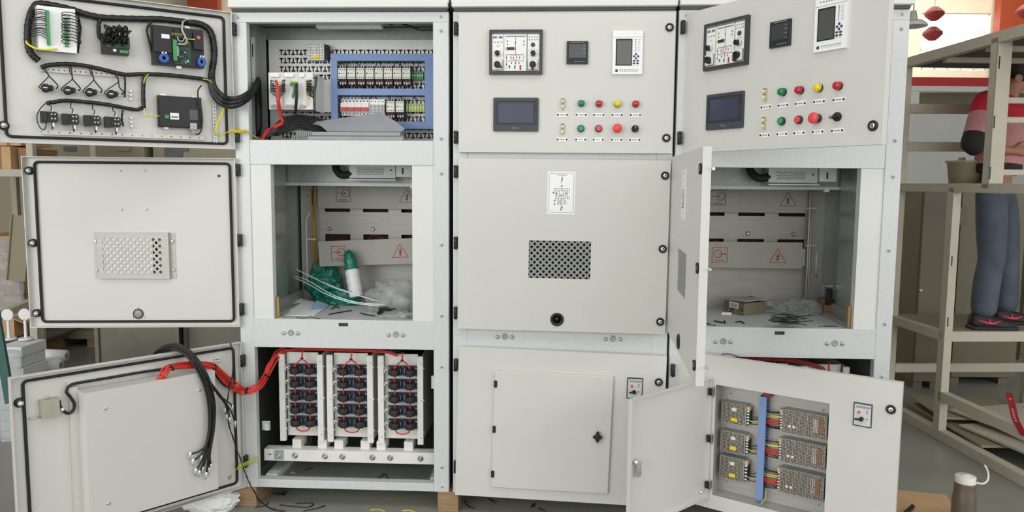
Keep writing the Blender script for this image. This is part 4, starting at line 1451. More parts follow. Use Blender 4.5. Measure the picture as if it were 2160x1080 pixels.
# red cables from the housing into the cabinet
mb = MB('red_wire')
path = [fromdoor(P(340, 800, 0.085)), fromdoor(P(346, 786, 0.09)), fromdoor(P(360, 776, 0.085)), fromdoor(P(390, 771, 0.075)), fromdoor(P(425, 768, 0.065)), fromdoor(P(450, 775, 0.055)), fromdoor(P(475, 797, 0.045)), fromdoor(P(497, 817, 0.035)),
        C0(520, 824, -0.07), C0(545, 818, -0.04), C0(560, 796, 0.03), C0(572, 768, 0.07), C0(584, 749, 0.10), C0(600, 740, 0.12)]
bundle(mb, path, 8, 0.0125, 0.0043, 0.45)
mb.use('black')
for t in (2, 5, 8, 10):
    v = (path[t] - path[t - 1]).normalized()
    mb.lathe(path[t], v, [(0.016, 0), (0.0175, 0.001), (0.0175, 0.005), (0.016, 0.006)], 10)
mb.build('red_cables', CABO[0], label='bundle of red cables sagging from the lower door')
mb = MB('black_wire')
pth = cr([fromdoor(P(485, 723, 0.03)), fromdoor(P(493, 745, 0.05)), fromdoor(P(490, 790, 0.05)), fromdoor(P(480, 840, 0.05)), fromdoor(P(479, 875, 0.04)), fromdoor(P(490, 920, 0.03)), C0(506, 965, -0.06), C0(520, 1005, -0.05), C0(535, 1035, -0.06)] + [IC @ fl(552, 1060, FLOOR + 0.006), IC @ fl(575, 1074, FLOOR + 0.006), IC @ fl(600, 1078, FLOOR + 0.006)], 7)
mb.tube(pth, 0.0026, 5)
mb.tube([p + V((0.003 * math.cos(i * 0.9), 0, 0.003 * math.sin(i * 0.9))) for i, p in enumerate(pth)], 0.002, 5)
mb.build('twisted_wire', CABO[0])
mb = MB('lime')
a, b = C0(502, 986, -0.075), C0(545, 966, -0.02)
co = []
for k in range(90):
    t = k / 89
    co.append(a.lerp(b, t) + V((0.003 * math.sin(k * 0.8), 0.011 * math.cos(k * 0.8), 0.0115 * math.sin(k * 0.8))))
mb.tube([fromdoor(P(484, 1006, 0.012)), a] + co, 0.0016, 5)
mb.use('steel').lathe(fromdoor(P(484, 1007, 0.0)), IC.to_3x3() @ M.to_3x3() @ V((0, 1, 0)), [(0.008, 0), (0.008, 0.006), (0.004, 0.012)], 10)
mb.build('earth_wire', CABO[0], label='coiled yellow-green earth wire at the lower door')

# ------------------------------------------------------------------ inside the left cabinet, upper compartment
R0 = CABO[0]
# perforated mounting plate: rows of T-shaped slots cut through it
cw, ch = 0.00667, 0.0068
nx, nz = 132, 86
px0, pz1, py = 0.058, 2.185, 0.300
solid = [[True] * nx for _ in range(nz)]
for row in range(13):
    r0 = 7 + row * 6
    for t in range(42):
        c = 9 + t * 3
        if c + 2 >= nx - 3:
            break
        up = t % 2 == 0
        for k in range(4):
            if r0 + k < nz - 3:
                bar = (k == 0) if up else (k == 3)
                for dx in ((-1, 0, 1) if bar else (0,)):
                    solid[r0 + k][c + dx] = False
vs, fs = [], []
for r in range(nz):
    c = 0
    while c < nx:
        if not solid[r][c]:
            c += 1
            continue
        e = c
        while e < nx and solid[r][e]:
            e += 1
        n = len(vs)
        xa, xb, za, zb = px0 + c * cw, px0 + e * cw, pz1 - (r + 1) * ch, pz1 - r * ch
        vs += [(xa, py, za), (xb, py, za), (xb, py, zb), (xa, py, zb), (xa, py + 0.002, za), (xb, py + 0.002, za), (xb, py + 0.002, zb), (xa, py + 0.002, zb)]
        fs += [(n, n + 1, n + 2, n + 3), (n + 7, n + 6, n + 5, n + 4), (n, n + 3, n + 7, n + 4), (n + 1, n + 5, n + 6, n + 2), (n, n + 4, n + 5, n + 1), (n + 3, n + 2, n + 6, n + 7)]
        c = e
plate_mb = MB('plate_white')
plate_mb.add(vs, fs)
PLATE = plate_mb.build('mounting_plate', R0, label='white mounting plate pierced with rows of T slots')
MB('black').box(0.03, 0.97, py + 0.03, py + 0.032, 1.601, 2.182).build('shade_backing', R0)  # dark sheet added to stand for the shade behind the slots
MB('galv_dull').box(0.033, 0.945, py + 0.002, py + 0.010, 2.186, 2.243).build('top_rail', R0)
# inside corner strips at the hinge side
mb = MB('galv_dull').box(0.030, 0.033, 0.05, 0.60, 1.601, 2.245).box(0.033, 0.05, 0.13, 0.16, 1.601, 2.2).box(0.033, 0.06, 0.245, 0.26, 1.601, 2.2)
mb.use('galv').box(0.045, 0.062, 0.105, 0.108, 1.95, 2.16)
mb.use('black').box(0.05, 0.055, 0.1045, 0.105, 2.07, 2.13)
mb.build('corner_post', R0)
MB('galv_dull').box(0.945, 0.948, 0.05, 0.60, 1.601, 2.245).build('corner_post', R0)
a, b = C0(668, 50, 0.16), C0(806, 60, 0.16)
MB('white_plastic').box(a.x, b.x, 0.14, 0.19, b.z, b.z + 0.05).build('cabinet_lamp', R0, 0.004, label='flat white lamp under the roof')
mb = MB('black_wire').tube(cr([C0(822, 52, 0.15), C0(838, 48, 0.15), C0(860, 54, 0.13), C0(885, 63, 0.11), C0(912, 63, 0.09)], 5), 0.005, 6)
mb.build('lamp_cable', R0)
# upper small power supply with yellow label
a, b = C0(648, 91, 0.25), C0(682, 126, 0.25)
mb = MB('perf_fine').box(a.x, b.x, 0.25, py, b.z, a.z)
mb.use('galv').box(a.x - 0.002, a.x, 0.249, py, b.z, a.z).box(b.x, b.x + 0.004, 0.249, py, b.z, a.z).box(a.x, b.x, 0.249, py, b.z - 0.002, b.z)
mb.use('label_yellow').prism(rrect(a.x + 0.030, a.x + 0.062, b.z + 0.006, b.z + 0.022, 0.003), 0.248, 0.25)
mb.use('black').box(b.x + 0.004, b.x + 0.020, 0.262, py, b.z + 0.008, a.z - 0.006)
for k in range(6):
    mb.tube(cr([(b.x + 0.014, 0.262, a.z - 0.015 - 0.010 * k), (b.x + 0.030, 0.25, a.z - 0.018 - 0.010 * k), (b.x + 0.045, 0.275, b.z - 0.006 + 0.004 * k)], 3), 0.0022, 5)
mb.build('power_supply', PLATE, label='small power supply with yellow label')
# row of white controller modules, wired in red, green and black
yf = 0.075
a, b = C0(566, 153, yf), C0(661, 231, yf)
X0, X1, Z0, Z1 = a.x, b.x, b.z, a.z
W = X1 - X0
mb = MB('paint_white').box(X0, X1, yf, yf + 0.012, Z0, Z1)
mb.use('galv').box(X0 + 0.004, X1 - 0.002, yf + 0.012, 0.24, Z0 + 0.003, Z1 - 0.003)
mb.use('paint').box(X1 - 0.001, X1 + 0.003, yf + 0.012, 0.26, Z0 - 0.004, Z1 - 0.012)
mb.use('off_white')
for k, (f0, f1) in enumerate(((0.06, 0.26), (0.38, 0.58), (0.72, 0.82))):
    mb.use('off_white').box(X0 + f0 * W, X0 + f1 * W, yf - 0.012, yf, Z1 - 0.022, Z1 - 0.006)
    mb.use('duct_grey').box(X0 + f0 * W, X0 + f1 * W, yf - 0.010, yf, Z0 + 0.006, Z0 + 0.018)
    mb.use('off_white').box(X0 + f0 * W, X0 + f1 * W, yf - 0.006, yf, Z0 + 0.022, Z0 + 0.026)
for f in (0.33, 0.66):
    mb.use('print_light').box(X0 + f * W, X0 + f * W + 0.0015, yf - 0.0004, yf, Z0, Z1)
for k in range(12):
    mb.use('cream_terminal').box(X0 + 0.84 * W, X0 + 0.90 * W, yf - 0.008, yf, Z0 + 0.018 + k * 0.0105, Z0 + 0.025 + k * 0.0105)
mb.use('cream').box(X0 + 0.82 * W, X0 + 0.92 * W, yf - 0.004, yf, Z0 + 0.014, Z1 - 0.025)
mb.build('controller_module', R0, label='bank of white controller modules')
MB('galv').box(X1 + 0.003, X1 + 0.045, 0.235, 0.238, Z0 + 0.002, Z1 - 0.01).build('module_bracket', R0)
mb = MB('red_wire')
bundle(mb, [C0(583, 171, yf - 0.02), C0(587, 190, yf - 0.03), C0(588, 215, yf - 0.03), C0(592, 240, yf - 0.01), C0(597, 258, yf)], 3, 0.006, 0.005)
bundle(mb, [C0(597, 259, yf), C0(580, 268, yf + 0.01), C0(565, 278, yf + 0.02), C0(556, 292, 0.08), C0(552, 305, 0.08)], 3, 0.006, 0.005)
mb.build('module_cable', R0)
for u, m in ((578, 'black_wire'), (594, 'black_wire'), (650, 'black_wire'), (645, 'black_wire')):
    mb = MB(m)
    for k in range(5):
        v = 172 + k * 5
        sg = 1 if u > 585 else -1
        mb.tube(cr([C0(u, v, yf - 0.004), C0(u + 7 * sg, v - 2 + random.uniform(-2, 2), yf - 0.025), C0(u + 3 * sg, v + 6, yf - 0.03), C0(587 if u < 600 else 662, v + 14, yf - 0.018)], 4), 0.0025, 5)
    mb.build('module_wire', R0)
mb = MB('green_term')
bundle(mb, [C0(614, 178, yf - 0.004), C0(618, 174, yf - 0.03), C0(621, 190, yf - 0.03), C0(618, 205, yf - 0.02)], 3, 0.005, 0.0035)
mb.use('lime').tube(cr([C0(612, 176, yf - 0.02), C0(618, 172, yf - 0.036), C0(624, 176, yf - 0.03)], 4), 0.004, 6)
mb.use('black_wire')
bundle(mb, [C0(618, 175, yf - 0.02), C0(626, 178, yf - 0.03), C0(626, 210, yf - 0.03), C0(624, 240, yf - 0.01)], 4, 0.005, 0.0035)
bundle(mb, [C0(662, 165, yf - 0.02), C0(668, 165, yf - 0.01), C0(664, 200, yf - 0.01), C0(664, 240, yf)], 2, 0.004, 0.0025)
mb.build('module_wire', R0)
# slack black cables heaped on the compartment floor
mb = MB('black_wire')
for k in range(9):
    v = 242 + k * 3.4
    mb.tube(cr([C0(560 + 2 * k, 292 - k, 0.06), C0(590, v + 14, 0.10), C0(625, v + 2, 0.13), C0(660, v + 6, 0.15), C0(690, v + 12 + 3 * math.sin(k * 2.1), 0.16)], 5), 0.0055, 6)
mb.build('slack_cable', R0)
# blue wiring ducts framing the relay rows
yd = 0.225
a, b = C0(697, 113, yd), C0(911, 272, yd)
DX0, DX1, DZ0, DZ1 = a.x, 0.93, b.z, a.z
ix0, ix1 = C0(711, 150, yd).x, C0(896, 150, yd).x
h1, h2a, h2b, h3 = C0(800, 128, yd).z, C0(800, 187, yd).z, C0(800, 201, yd).z, C0(800, 256, yd).z


def duct(x0, x1, z0, z1, vert):
    mb = MB('duct_blue').box(x0, x1, yd, yd + 0.004, z0, z1)
    mb.use('duct_blue_deep')
    if vert:
        n = int((z1 - z0) / 0.013)
        for k in range(n):
            z = z0 + (z1 - z0) * (k + 0.2) / n
            mb.box(x0 + 0.001, x0 + 0.003, yd + 0.004, py, z, z + 0.007).box(x1 - 0.003, x1 - 0.001, yd + 0.004, py, z, z + 0.007)
    else:
        n = int((x1 - x0) / 0.013)
        for k in range(n):
            x = x0 + (x1 - x0) * (k + 0.2) / n
            mb.box(x, x + 0.007, yd + 0.004, py, z0 + 0.001, z0 + 0.003).box(x, x + 0.007, yd + 0.004, py, z1 - 0.003, z1 - 0.001)
    mb.build('cable_duct', PLATE, label='blue slotted cable duct')


duct(DX0, ix0, DZ0, h1, True)
duct(ix1, DX1, DZ0, h1, True)
duct(DX0, DX1, h1, DZ1, False)
duct(ix0, ix1, h2b, h2a, False)
duct(ix0, ix1, DZ0, h3, False)
# contactors
_con = None


def contactor(u, v):
    global _con
    yc = 0.225
    c = C0(u, v, yc)
    if _con is None:
        mb = MB('cream').box(-0.0195, 0.0195, 0, 0.03, -0.026, 0.026)
        mb.use('black').box(-0.021, 0.021, 0.012, 0.072, -0.030, 0.030)
        mb.use('print_dark')
        for s_ in (-1, 1):
            for k in range(4):
                x = -0.0145 + k * 0.0096
                mb.box(x - 0.0020, x + 0.0020, -0.0006, 0, s_ * 0.019 - 0.0024, s_ * 0.019 + 0.0024)
        mb.use('black').cyl((-0.0125, 0, 0.0), (0, -1, 0), 0.0032, 0.002, 10)
        mb.use('print_light').box(-0.004, 0.012, -0.0004, 0, -0.002, 0.001)
        mb.use('black').box(-0.020, 0.020, 0.020, 0.072, -0.052, -0.030).box(-0.020, 0.020, 0.030, 0.072, 0.030, 0.040)
        mb.use('red_dark').box(-0.016, 0.016, 0.018, 0.022, -0.050, -0.040)
        for k in range(3):
            mb.use('tag_white').cyl((-0.012 + k * 0.012, 0.018, -0.040), (0, 0, -1), 0.0028, 0.010 + 0.004 * (k % 2), 6)
            mb.cyl((-0.012 + k * 0.012, 0.022, 0.030), (0, 0, 1), 0.0026, 0.009 + 0.004 * (k % 2), 6)
            mb.use('black_wire').tube([(-0.012 + k * 0.012, 0.02, -0.05), (-0.011 + k * 0.012, 0.03, -0.064)], 0.002, 5)
        _con = mb.build('contactor', PLATE, label='cream contactor on black base')
        o = _con
    else:
        o = dup(_con, PLATE)
    o.location = (c.x, yc, c.z)


for k in range(8):
    contactor(721.0 + k * 19.4, 154.7)
for k in range(2):
    contactor(823.5 + k * 19.6, 225)


def rail_terms(u0, u1, v, m, n, ln):
    a, b = C0(u0, v, 0.26), C0(u1, v, 0.26)
    mb = MB('galv').box(a.x, b.x, 0.286, 0.292, a.z - 0.0175, a.z + 0.0175)
    w = (b.x - a.x) * ln / n
    for k in range(n):
        mb.use(m).box(a.x + k * w, a.x + (k + 0.86) * w, 0.262, 0.286, a.z - 0.020, a.z + 0.020)
        mb.use('off_white').box(a.x + (k + 0.2) * w, a.x + (k + 0.7) * w, 0.2612, 0.262, a.z - 0.004, a.z + 0.003)
    mb.build('terminal_strip', PLATE, label='strip of green terminals on a steel rail')


rail_terms(868, 896, 159, 'green_term', 5, 0.9)
rail_terms(856, 896, 227, 'yellowgreen', 7, 1.0)
# circuit breakers and fuse holders
a, b = C0(718, 209, 0.235), C0(778, 240, 0.235)
w = (b.x - a.x) / 4
zc = C0(750, 226, 0.235).z
for k in range(4):
    x = a.x + k * w
    mb = MB('off_white').box(x, x + w * 0.96, 0.252, py, zc - 0.040, zc + 0.040).box(x, x + w * 0.96, 0.236, 0.252, zc - 0.022, zc + 0.020)
    mb.use('print_light').box(x + w * 0.47, x + w * 0.49, 0.2355, 0.236, zc - 0.022, zc + 0.020).box(x, x + w * 0.96, 0.2356, 0.236, zc - 0.002, zc)
    mb.use('toggle_red').box(x + w * 0.04, x + w * 0.92, 0.222, 0.236, zc - 0.018, zc - 0.010)
    mb.box(x + w * 0.06, x + w * 0.40, 0.224, 0.236, zc - 0.012, zc - 0.002).box(x + w * 0.56, x + w * 0.90, 0.224, 0.236, zc - 0.012, zc - 0.002)
    mb.use('bezel')
    for q in (0.24, 0.72):
        mb.cyl((x + w * q, 0.252, zc + 0.031), (0, -1, 0), 0.004, 0.001, 8).cyl((x + w * q, 0.252, zc - 0.031), (0, -1, 0), 0.004, 0.001, 8)
        mb.use('tag_white').cyl((x + w * q, 0.262, zc + 0.040), (0, 0, 1), 0.003, 0.012, 6)
        mb.use('bezel')
    mb.build('circuit_breaker', PLATE, label='two-pole breaker with red toggles')
a, b = C0(779, 209, 0.235), C0(811, 240, 0.235)
w = (b.x - a.x) / 4
for k in range(4):
    x = a.x + k * w
    mb = MB('off_white').box(x, x + w * 0.95, 0.245, py, zc - 0.042, zc + 0.040).box(x, x + w * 0.95, 0.232, 0.245, zc - 0.024, zc + 0.012)
    mb.use('duct_grey').box(x + w * 0.1, x + w * 0.85, 0.231, 0.232, zc - 0.004, zc + 0.012).box(x + w * 0.1, x + w * 0.85, 0.231, 0.232, zc - 0.022, zc - 0.006)
    mb.use('black').cyl((x + w * 0.47, 0.245, zc + 0.028), (0, -1, 0), 0.0028, 0.001, 8).cyl((x + w * 0.47, 0.245, zc - 0.033), (0, -1, 0), 0.0028, 0.001, 8)
    mb.build('fuse_holder', PLATE, label='white fuse holder')
mb = MB('black_wire')
for k in range(46):
    u = random.uniform(714, 890)
    v0 = random.choice([(133, 141), (171, 186), (203, 209), (243, 255)])
    mb.tube(cr([C0(u, v0[0], 0.262), C0(u + random.uniform(-3, 3), sum(v0) / 2, 0.245), C0(u + random.uniform(-6, 6), v0[1], 0.262)], 3), 0.0022, 5)
mb.build('relay_wires', PLATE)

# ------------------------------------------------------------------ middle compartments of the opened cabinets


def warn_square(mb, q, x, z, h, y, arrow_in=True, m='print_red'):
    mb.use(m)
    t = 0.0028
    for a in ((x - h, x + h, z + h - t, z + h), (x - h, x + h, z - h, z - h + t), (x - h, x - h + t, z - h, z + h), (x + h - t, x + h, z - h, z + h)):
        mb.box(a[0], a[1], y - 0.0006, y, a[2], a[3])
    cx = x + (0.014 if arrow_in else -0.008)
    cz = z + 0.006
    mb.tube([(cx + 0.020 * math.cos(k * 0.349), y - 0.0004, cz + 0.020 * math.sin(k * 0.349)) for k in range(18)], 0.0018, 4, closed=True)
    x0, x1 = (x - 0.034, x + 0.014) if arrow_in else (x - 0.008, x + 0.034)
    mb.box(x0, x1, y - 0.0006, y, cz - 0.0014, cz + 0.0014)
    mb.prism([(x1 - 0.010, cz + 0.006), (x1 + 0.002, cz), (x1 - 0.010, cz - 0.006)], y - 0.0006, y)
    for k in range(6):
        mb.box(x - 0.020 + k * 0.007, x - 0.015 + k * 0.007, y - 0.0005, y, z - 0.032, z - 0.027)


def warn_triangle(mb, x, z, h, y, m='print_red'):
    mb.use(m)
    p = [V((x - h, y, z - h * 0.78)), V((x + h, y, z - h * 0.78)), V((x, y, z + h * 0.95))]
    for k in range(3):
        mb.bar(p[k], p[(k + 1) % 3], 0.0030, 0.0012, (0, 1, 0))
    mb.prism([(x + 0.004, z + h * 0.38), (x - 0.010, z - 0.004), (x - 0.001, z - 0.004), (x - 0.004, z - h * 0.36), (x - 0.009, z - h * 0.36), (x + 0.001, z - h * 0.62), (x + 0.007, z - h * 0.36),
              (x + 0.003, z - h * 0.36), (x + 0.010, z + 0.004), (x + 0.001, z + 0.004), (x + 0.010, z + h * 0.38)], y - 0.0006, y)


def mid_compartment(i, left):
    R = CABO[i]
    cxL, cxR = 0.162, 0.828
    z0, z1 = B2T - 0.006, B1B
    MB('paint_white').box(XL, cxL, 0.006, 0.010, B2T, B1B).box(cxL - 0.003, cxL, 0.010, 0.05, B2T, B1B).build('side_strip', R)
    MB('paint_white').box(cxR, XR, 0.006, 0.010, B2T, B1B).box(cxR, cxR + 0.003, 0.010, 0.05, B2T, B1B).build('side_strip', R)
    # side walls step back, so each side shows two planes
    for s_, xa, xb in ((0, 0.115, 0.118), (1, 0.870, 0.873)):
        mb = MB('galv_mirror').box(xa, xb, 0.05, 0.34, z0, 1.585)
        x2 = xa - 0.028 if s_ == 0 else xa + 0.028
        mb.box(x2, x2 + 0.003, 0.34, 0.90, z0, 1.585)
        mb.box(min(xa, x2), max(xb, x2), 0.338, 0.342, z0, 1.585)
        mb.build('side_wall', R)
    yb = 0.62
    # back wall of galvanised sheets with long keyhole slots
    holes = [(0.234 + 0.212 * k, 0.374 + 0.212 * k, 1.318, 1.362) for k in range(3)] + [(0.234 + 0.212 * k, 0.374 + 0.212 * k, 1.152, 1.196) for k in range(3)]
    mb = MB('galv_brushed').plate(0.10, 0.90, z0, 1.585, yb, yb + 0.003, holes)
    mb.build('rear_wall', R)
    MB('void').box(0.1, 0.9, yb + 0.05, yb + 0.053, 1.05, 1.45).build('shade_backing', R)  # dark sheet added as the shade seen through the wall slots
    for k in range(2):
        mb = MB('red_dark')
        x = 0.304 + 0.212 * k
        mb.tube([(x + 0.055 * math.cos(t * 0.2618), yb + 0.03, 1.135 + 0.055 * math.sin(t * 0.2618)) for t in range(24)], 0.004, 6, closed=True)
        mb.build('red_ring', R)
    for x in (0.26, 0.50, 0.74):
        m3 = MB('steel').lathe((x, yb, 1.225), (0, -1, 0), [(0.012, 0), (0.011, 0.006), (0.006, 0.010)], 12)
        m3.build('bolt', R)
    for x in (0.48, 0.497, 0.514):
        MB('black').lathe((x + 0.03, yb, 0.878 + (0.004 if x == 0.497 else 0)), (0, -1, 0), [(0.008, 0), (0.008, 0.001)], 10).build('plug', R)
    # bus channel under the ceiling with the grey fan box, hose and white module
    mb = MB('galv_dull').box(0.10, 0.90, 0.36, 0.62, 1.470, 1.585)
    mb.use('galv').box(0.10, 0.90, 0.345, 0.36, 1.462, 1.478)
    mb.build('upper_channel', R)
    off = 0.0
    if left:
        a, b = C0(737, 350, 0.27), C0(834, 376, 0.27)
    else:
        a, b = hit(CM[2], 1622, 355, 0.27), hit(CM[2], 1724, 386, 0.27)
    mb = MB('galv').box(a.x, b.x, 0.27, 0.34, b.z, b.z + 0.09).box(a.x - 0.004, b.x + 0.004, 0.25, 0.34, b.z - 0.012, b.z - 0.006)
    mb.use('black')
    for r in range(5):
        for k in range(12):
            x = a.x + 0.04 + k * 0.0115 + (0.006 if r % 2 else 0)
            mb.cyl((x, 0.27, b.z + 0.018 + r * 0.008), (0, -1, 0), 0.0028, 0.0006, 6)
    mb.cyl((b.x - 0.022, 0.27, b.z + 0.04), (0, -1, 0), 0.005, 0.001, 8)
    mb.build('vent_box', R, label='grey box with rows of round vent holes')
    MB('off_white').box(b.x + 0.006, b.x + 0.086, 0.255, 0.33, b.z + 0.006, b.z + 0.10).build('white_module', R, 0.003)
    MB('black').box(b.x + 0.036, b.x + 0.044, 0.2535, 0.255, b.z + 0.02, b.z + 0.05).build('module_slot', R)
    mb = MB('rubber').tube(cr([(a.x - 0.085, 0.33, 1.59), (a.x - 0.075, 0.30, 1.545), (a.x - 0.045, 0.285, 1.518), (a.x - 0.005, 0.285, 1.520), (a.x + 0.012, 0.29, 1.53)], 6), 0.019, 10)
    mb.build('flexible_hose', R, label='black bent hose')
    MB('off_white').box(b.x + 0.062, b.x + 0.084, 0.34, 0.36, 1.452, 1.472).build('corner_block', R)
    # barrier shutters with printed warning signs
    xs = 0.205
    mb = MB('barrier').box(xs, 0.80, yb - 0.030, yb - 0.027, 1.338, 1.470)
    mb.box(xs, 0.80, yb - 0.027, yb - 0.020, 1.338, 1.342)
    warn_square(mb, None, 0.345 if left else 0.330, 1.415, 0.040, yb - 0.030, True, 'warn_brown')  # upper signs are printed in brown
    warn_triangle(mb, 0.695, 1.408, 0.042, yb - 0.030, 'warn_brown')
    mb.build('barrier_shutter', R, label='upper grey barrier board with brown warning signs')
    tilt = math.radians(-2.6 if left else 0)
    if left:
        TM = MX.Translation((0.24, 0, 1.095)) @ MX.Rotation(tilt, 4, 'Y') @ MX.Translation((-0.24, 0, -1.095))
        mb = MB('barrier', T=TM)
        mb.box(0.230, 0.86, 0.51, 0.513, 1.027, 1.163)
        warn_square(mb, None, 0.337, 1.095, 0.040, 0.51, True)
        warn_triangle(mb, 0.672, 1.095, 0.042, 0.51)
    else:
        mb = MB('barrier')
        mb.box(0.205, 0.766, 0.545, 0.548, 1.048, 1.185).box(0.766, 0.782, 0.545, 0.548, 1.062, 1.150)
        warn_square(mb, None, 0.338, 1.115, 0.040, 0.545, False)
        warn_triangle(mb, 0.640, 1.112, 0.042, 0.545)
    mb.build('barrier_shutter', R, label='lower grey barrier board with red warning signs')
    # brass-plated guide strip and thin rod at the side
    if left:
        xg = 0.178
        mb = MB('brass').box(xg, xg + 0.026, 0.555, 0.562, 0.85, 1.465)
        mb.tube([(xg + 0.016, 0.545, 0.90), (xg + 0.016, 0.545, 1.465)], 0.004, 8)
        mb.use('void').box(xg + 0.004, xg + 0.012, 0.554, 0.555, 1.36, 1.44).box(xg + 0.006, xg + 0.012, 0.554, 0.555, 1.02, 1.05)
        mb.build('guide_strip', R, label='brass-coloured guide strip with rod')
        mb = MB('galv').tube(cr([(xg - 0.02, 0.53, 0.93), (xg - 0.02, 0.53, 1.25), (xg - 0.008, 0.53, 1.30), (xg - 0.002, 0.53, 1.32)], 5), 0.004, 7)
        mb.box(xg - 0.026, xg + 0.03, 0.535, 0.54, 1.168, 1.176)
        mb.build('latch_rod', R)
    else:
        xg = 0.790
        mb = MB('brass').box(xg, xg + 0.022, 0.560, 0.566, 0.85, 1.465)
        mb.use('galv').tube([(xg + 0.006, 0.55, 0.86), (xg + 0.006, 0.55, 1.465)], 0.005, 8).tube([(xg + 0.016, 0.55, 0.86), (xg + 0.016, 0.55, 1.30)], 0.003, 8)
        mb.box(xg - 0.012, xg + 0.045, 0.54, 0.55, 1.168, 1.174).box(xg - 0.012, xg + 0.04, 0.54, 0.55, 1.362, 1.368)
        mb.build('guide_strip', R, label='guide strip with twin rods')
        mb = MB('galv').tube([(xg + 0.035, 0.50, 1.02), (xg + 0.035, 0.50, 1.15)], 0.004, 8)
        mb.build('latch_rod', R)
        mb = MB('brass')
        mb.cyl((xg + 0.035, 0.495, 1.01), (0, 0, 1), 0.009, 0.014, 10)
        mb.build('latch_end', R)
        MB('steel').box(xg + 0.04, xg + 0.075, 0.36, 0.46, 0.98, 0.986).build('latch_arm', R)
        MB('steel').box(xg + 0.045, xg + 0.07, 0.42, 0.45, 0.92, 0.98).build('latch_arm', R)
        MB('copper').box(xg + 0.035, xg + 0.075, 0.36, 0.40, 0.828, 0.885).build('contact_foot', R, 0.002)
        MB('copper').box(xg + 0.04, xg + 0.075, 0.42, 0.46, 0.828, 0.91).build('contact_foot', R, 0.002)
        MB('black').box(xg + 0.055, xg + 0.078, 0.37, 0.41, 0.886, 0.965).build('latch_spring', R, 0.004)
    # low runner along the side and yellow passivated bracket in the corner
    s_ = 1 if left else -1
    xr = 0.12 if left else 0.868
    mb = MB('galv_dull').box(min(xr, xr + s_ * 0.045), max(xr, xr + s_ * 0.045), 0.06, 0.56, B2T - 0.006, B2T + 0.012)
    mb.box(min(xr, xr + s_ * 0.006), max(xr, xr + s_ * 0.006), 0.06, 0.56, B2T - 0.006, B2T + 0.062)
    mb.build('runner', R)
    xb = 0.166 if left else 0.812
    mb = MB('brass').box(xb, xb + 0.012, 0.03, 0.05, B2T, B2T + 0.10)
    mb.build('runner_stop', R)


mid_compartment(0, True)
mid_compartment(2, False)

# ------------------------------------------------------------------ thyristor stacks in the lower compartment


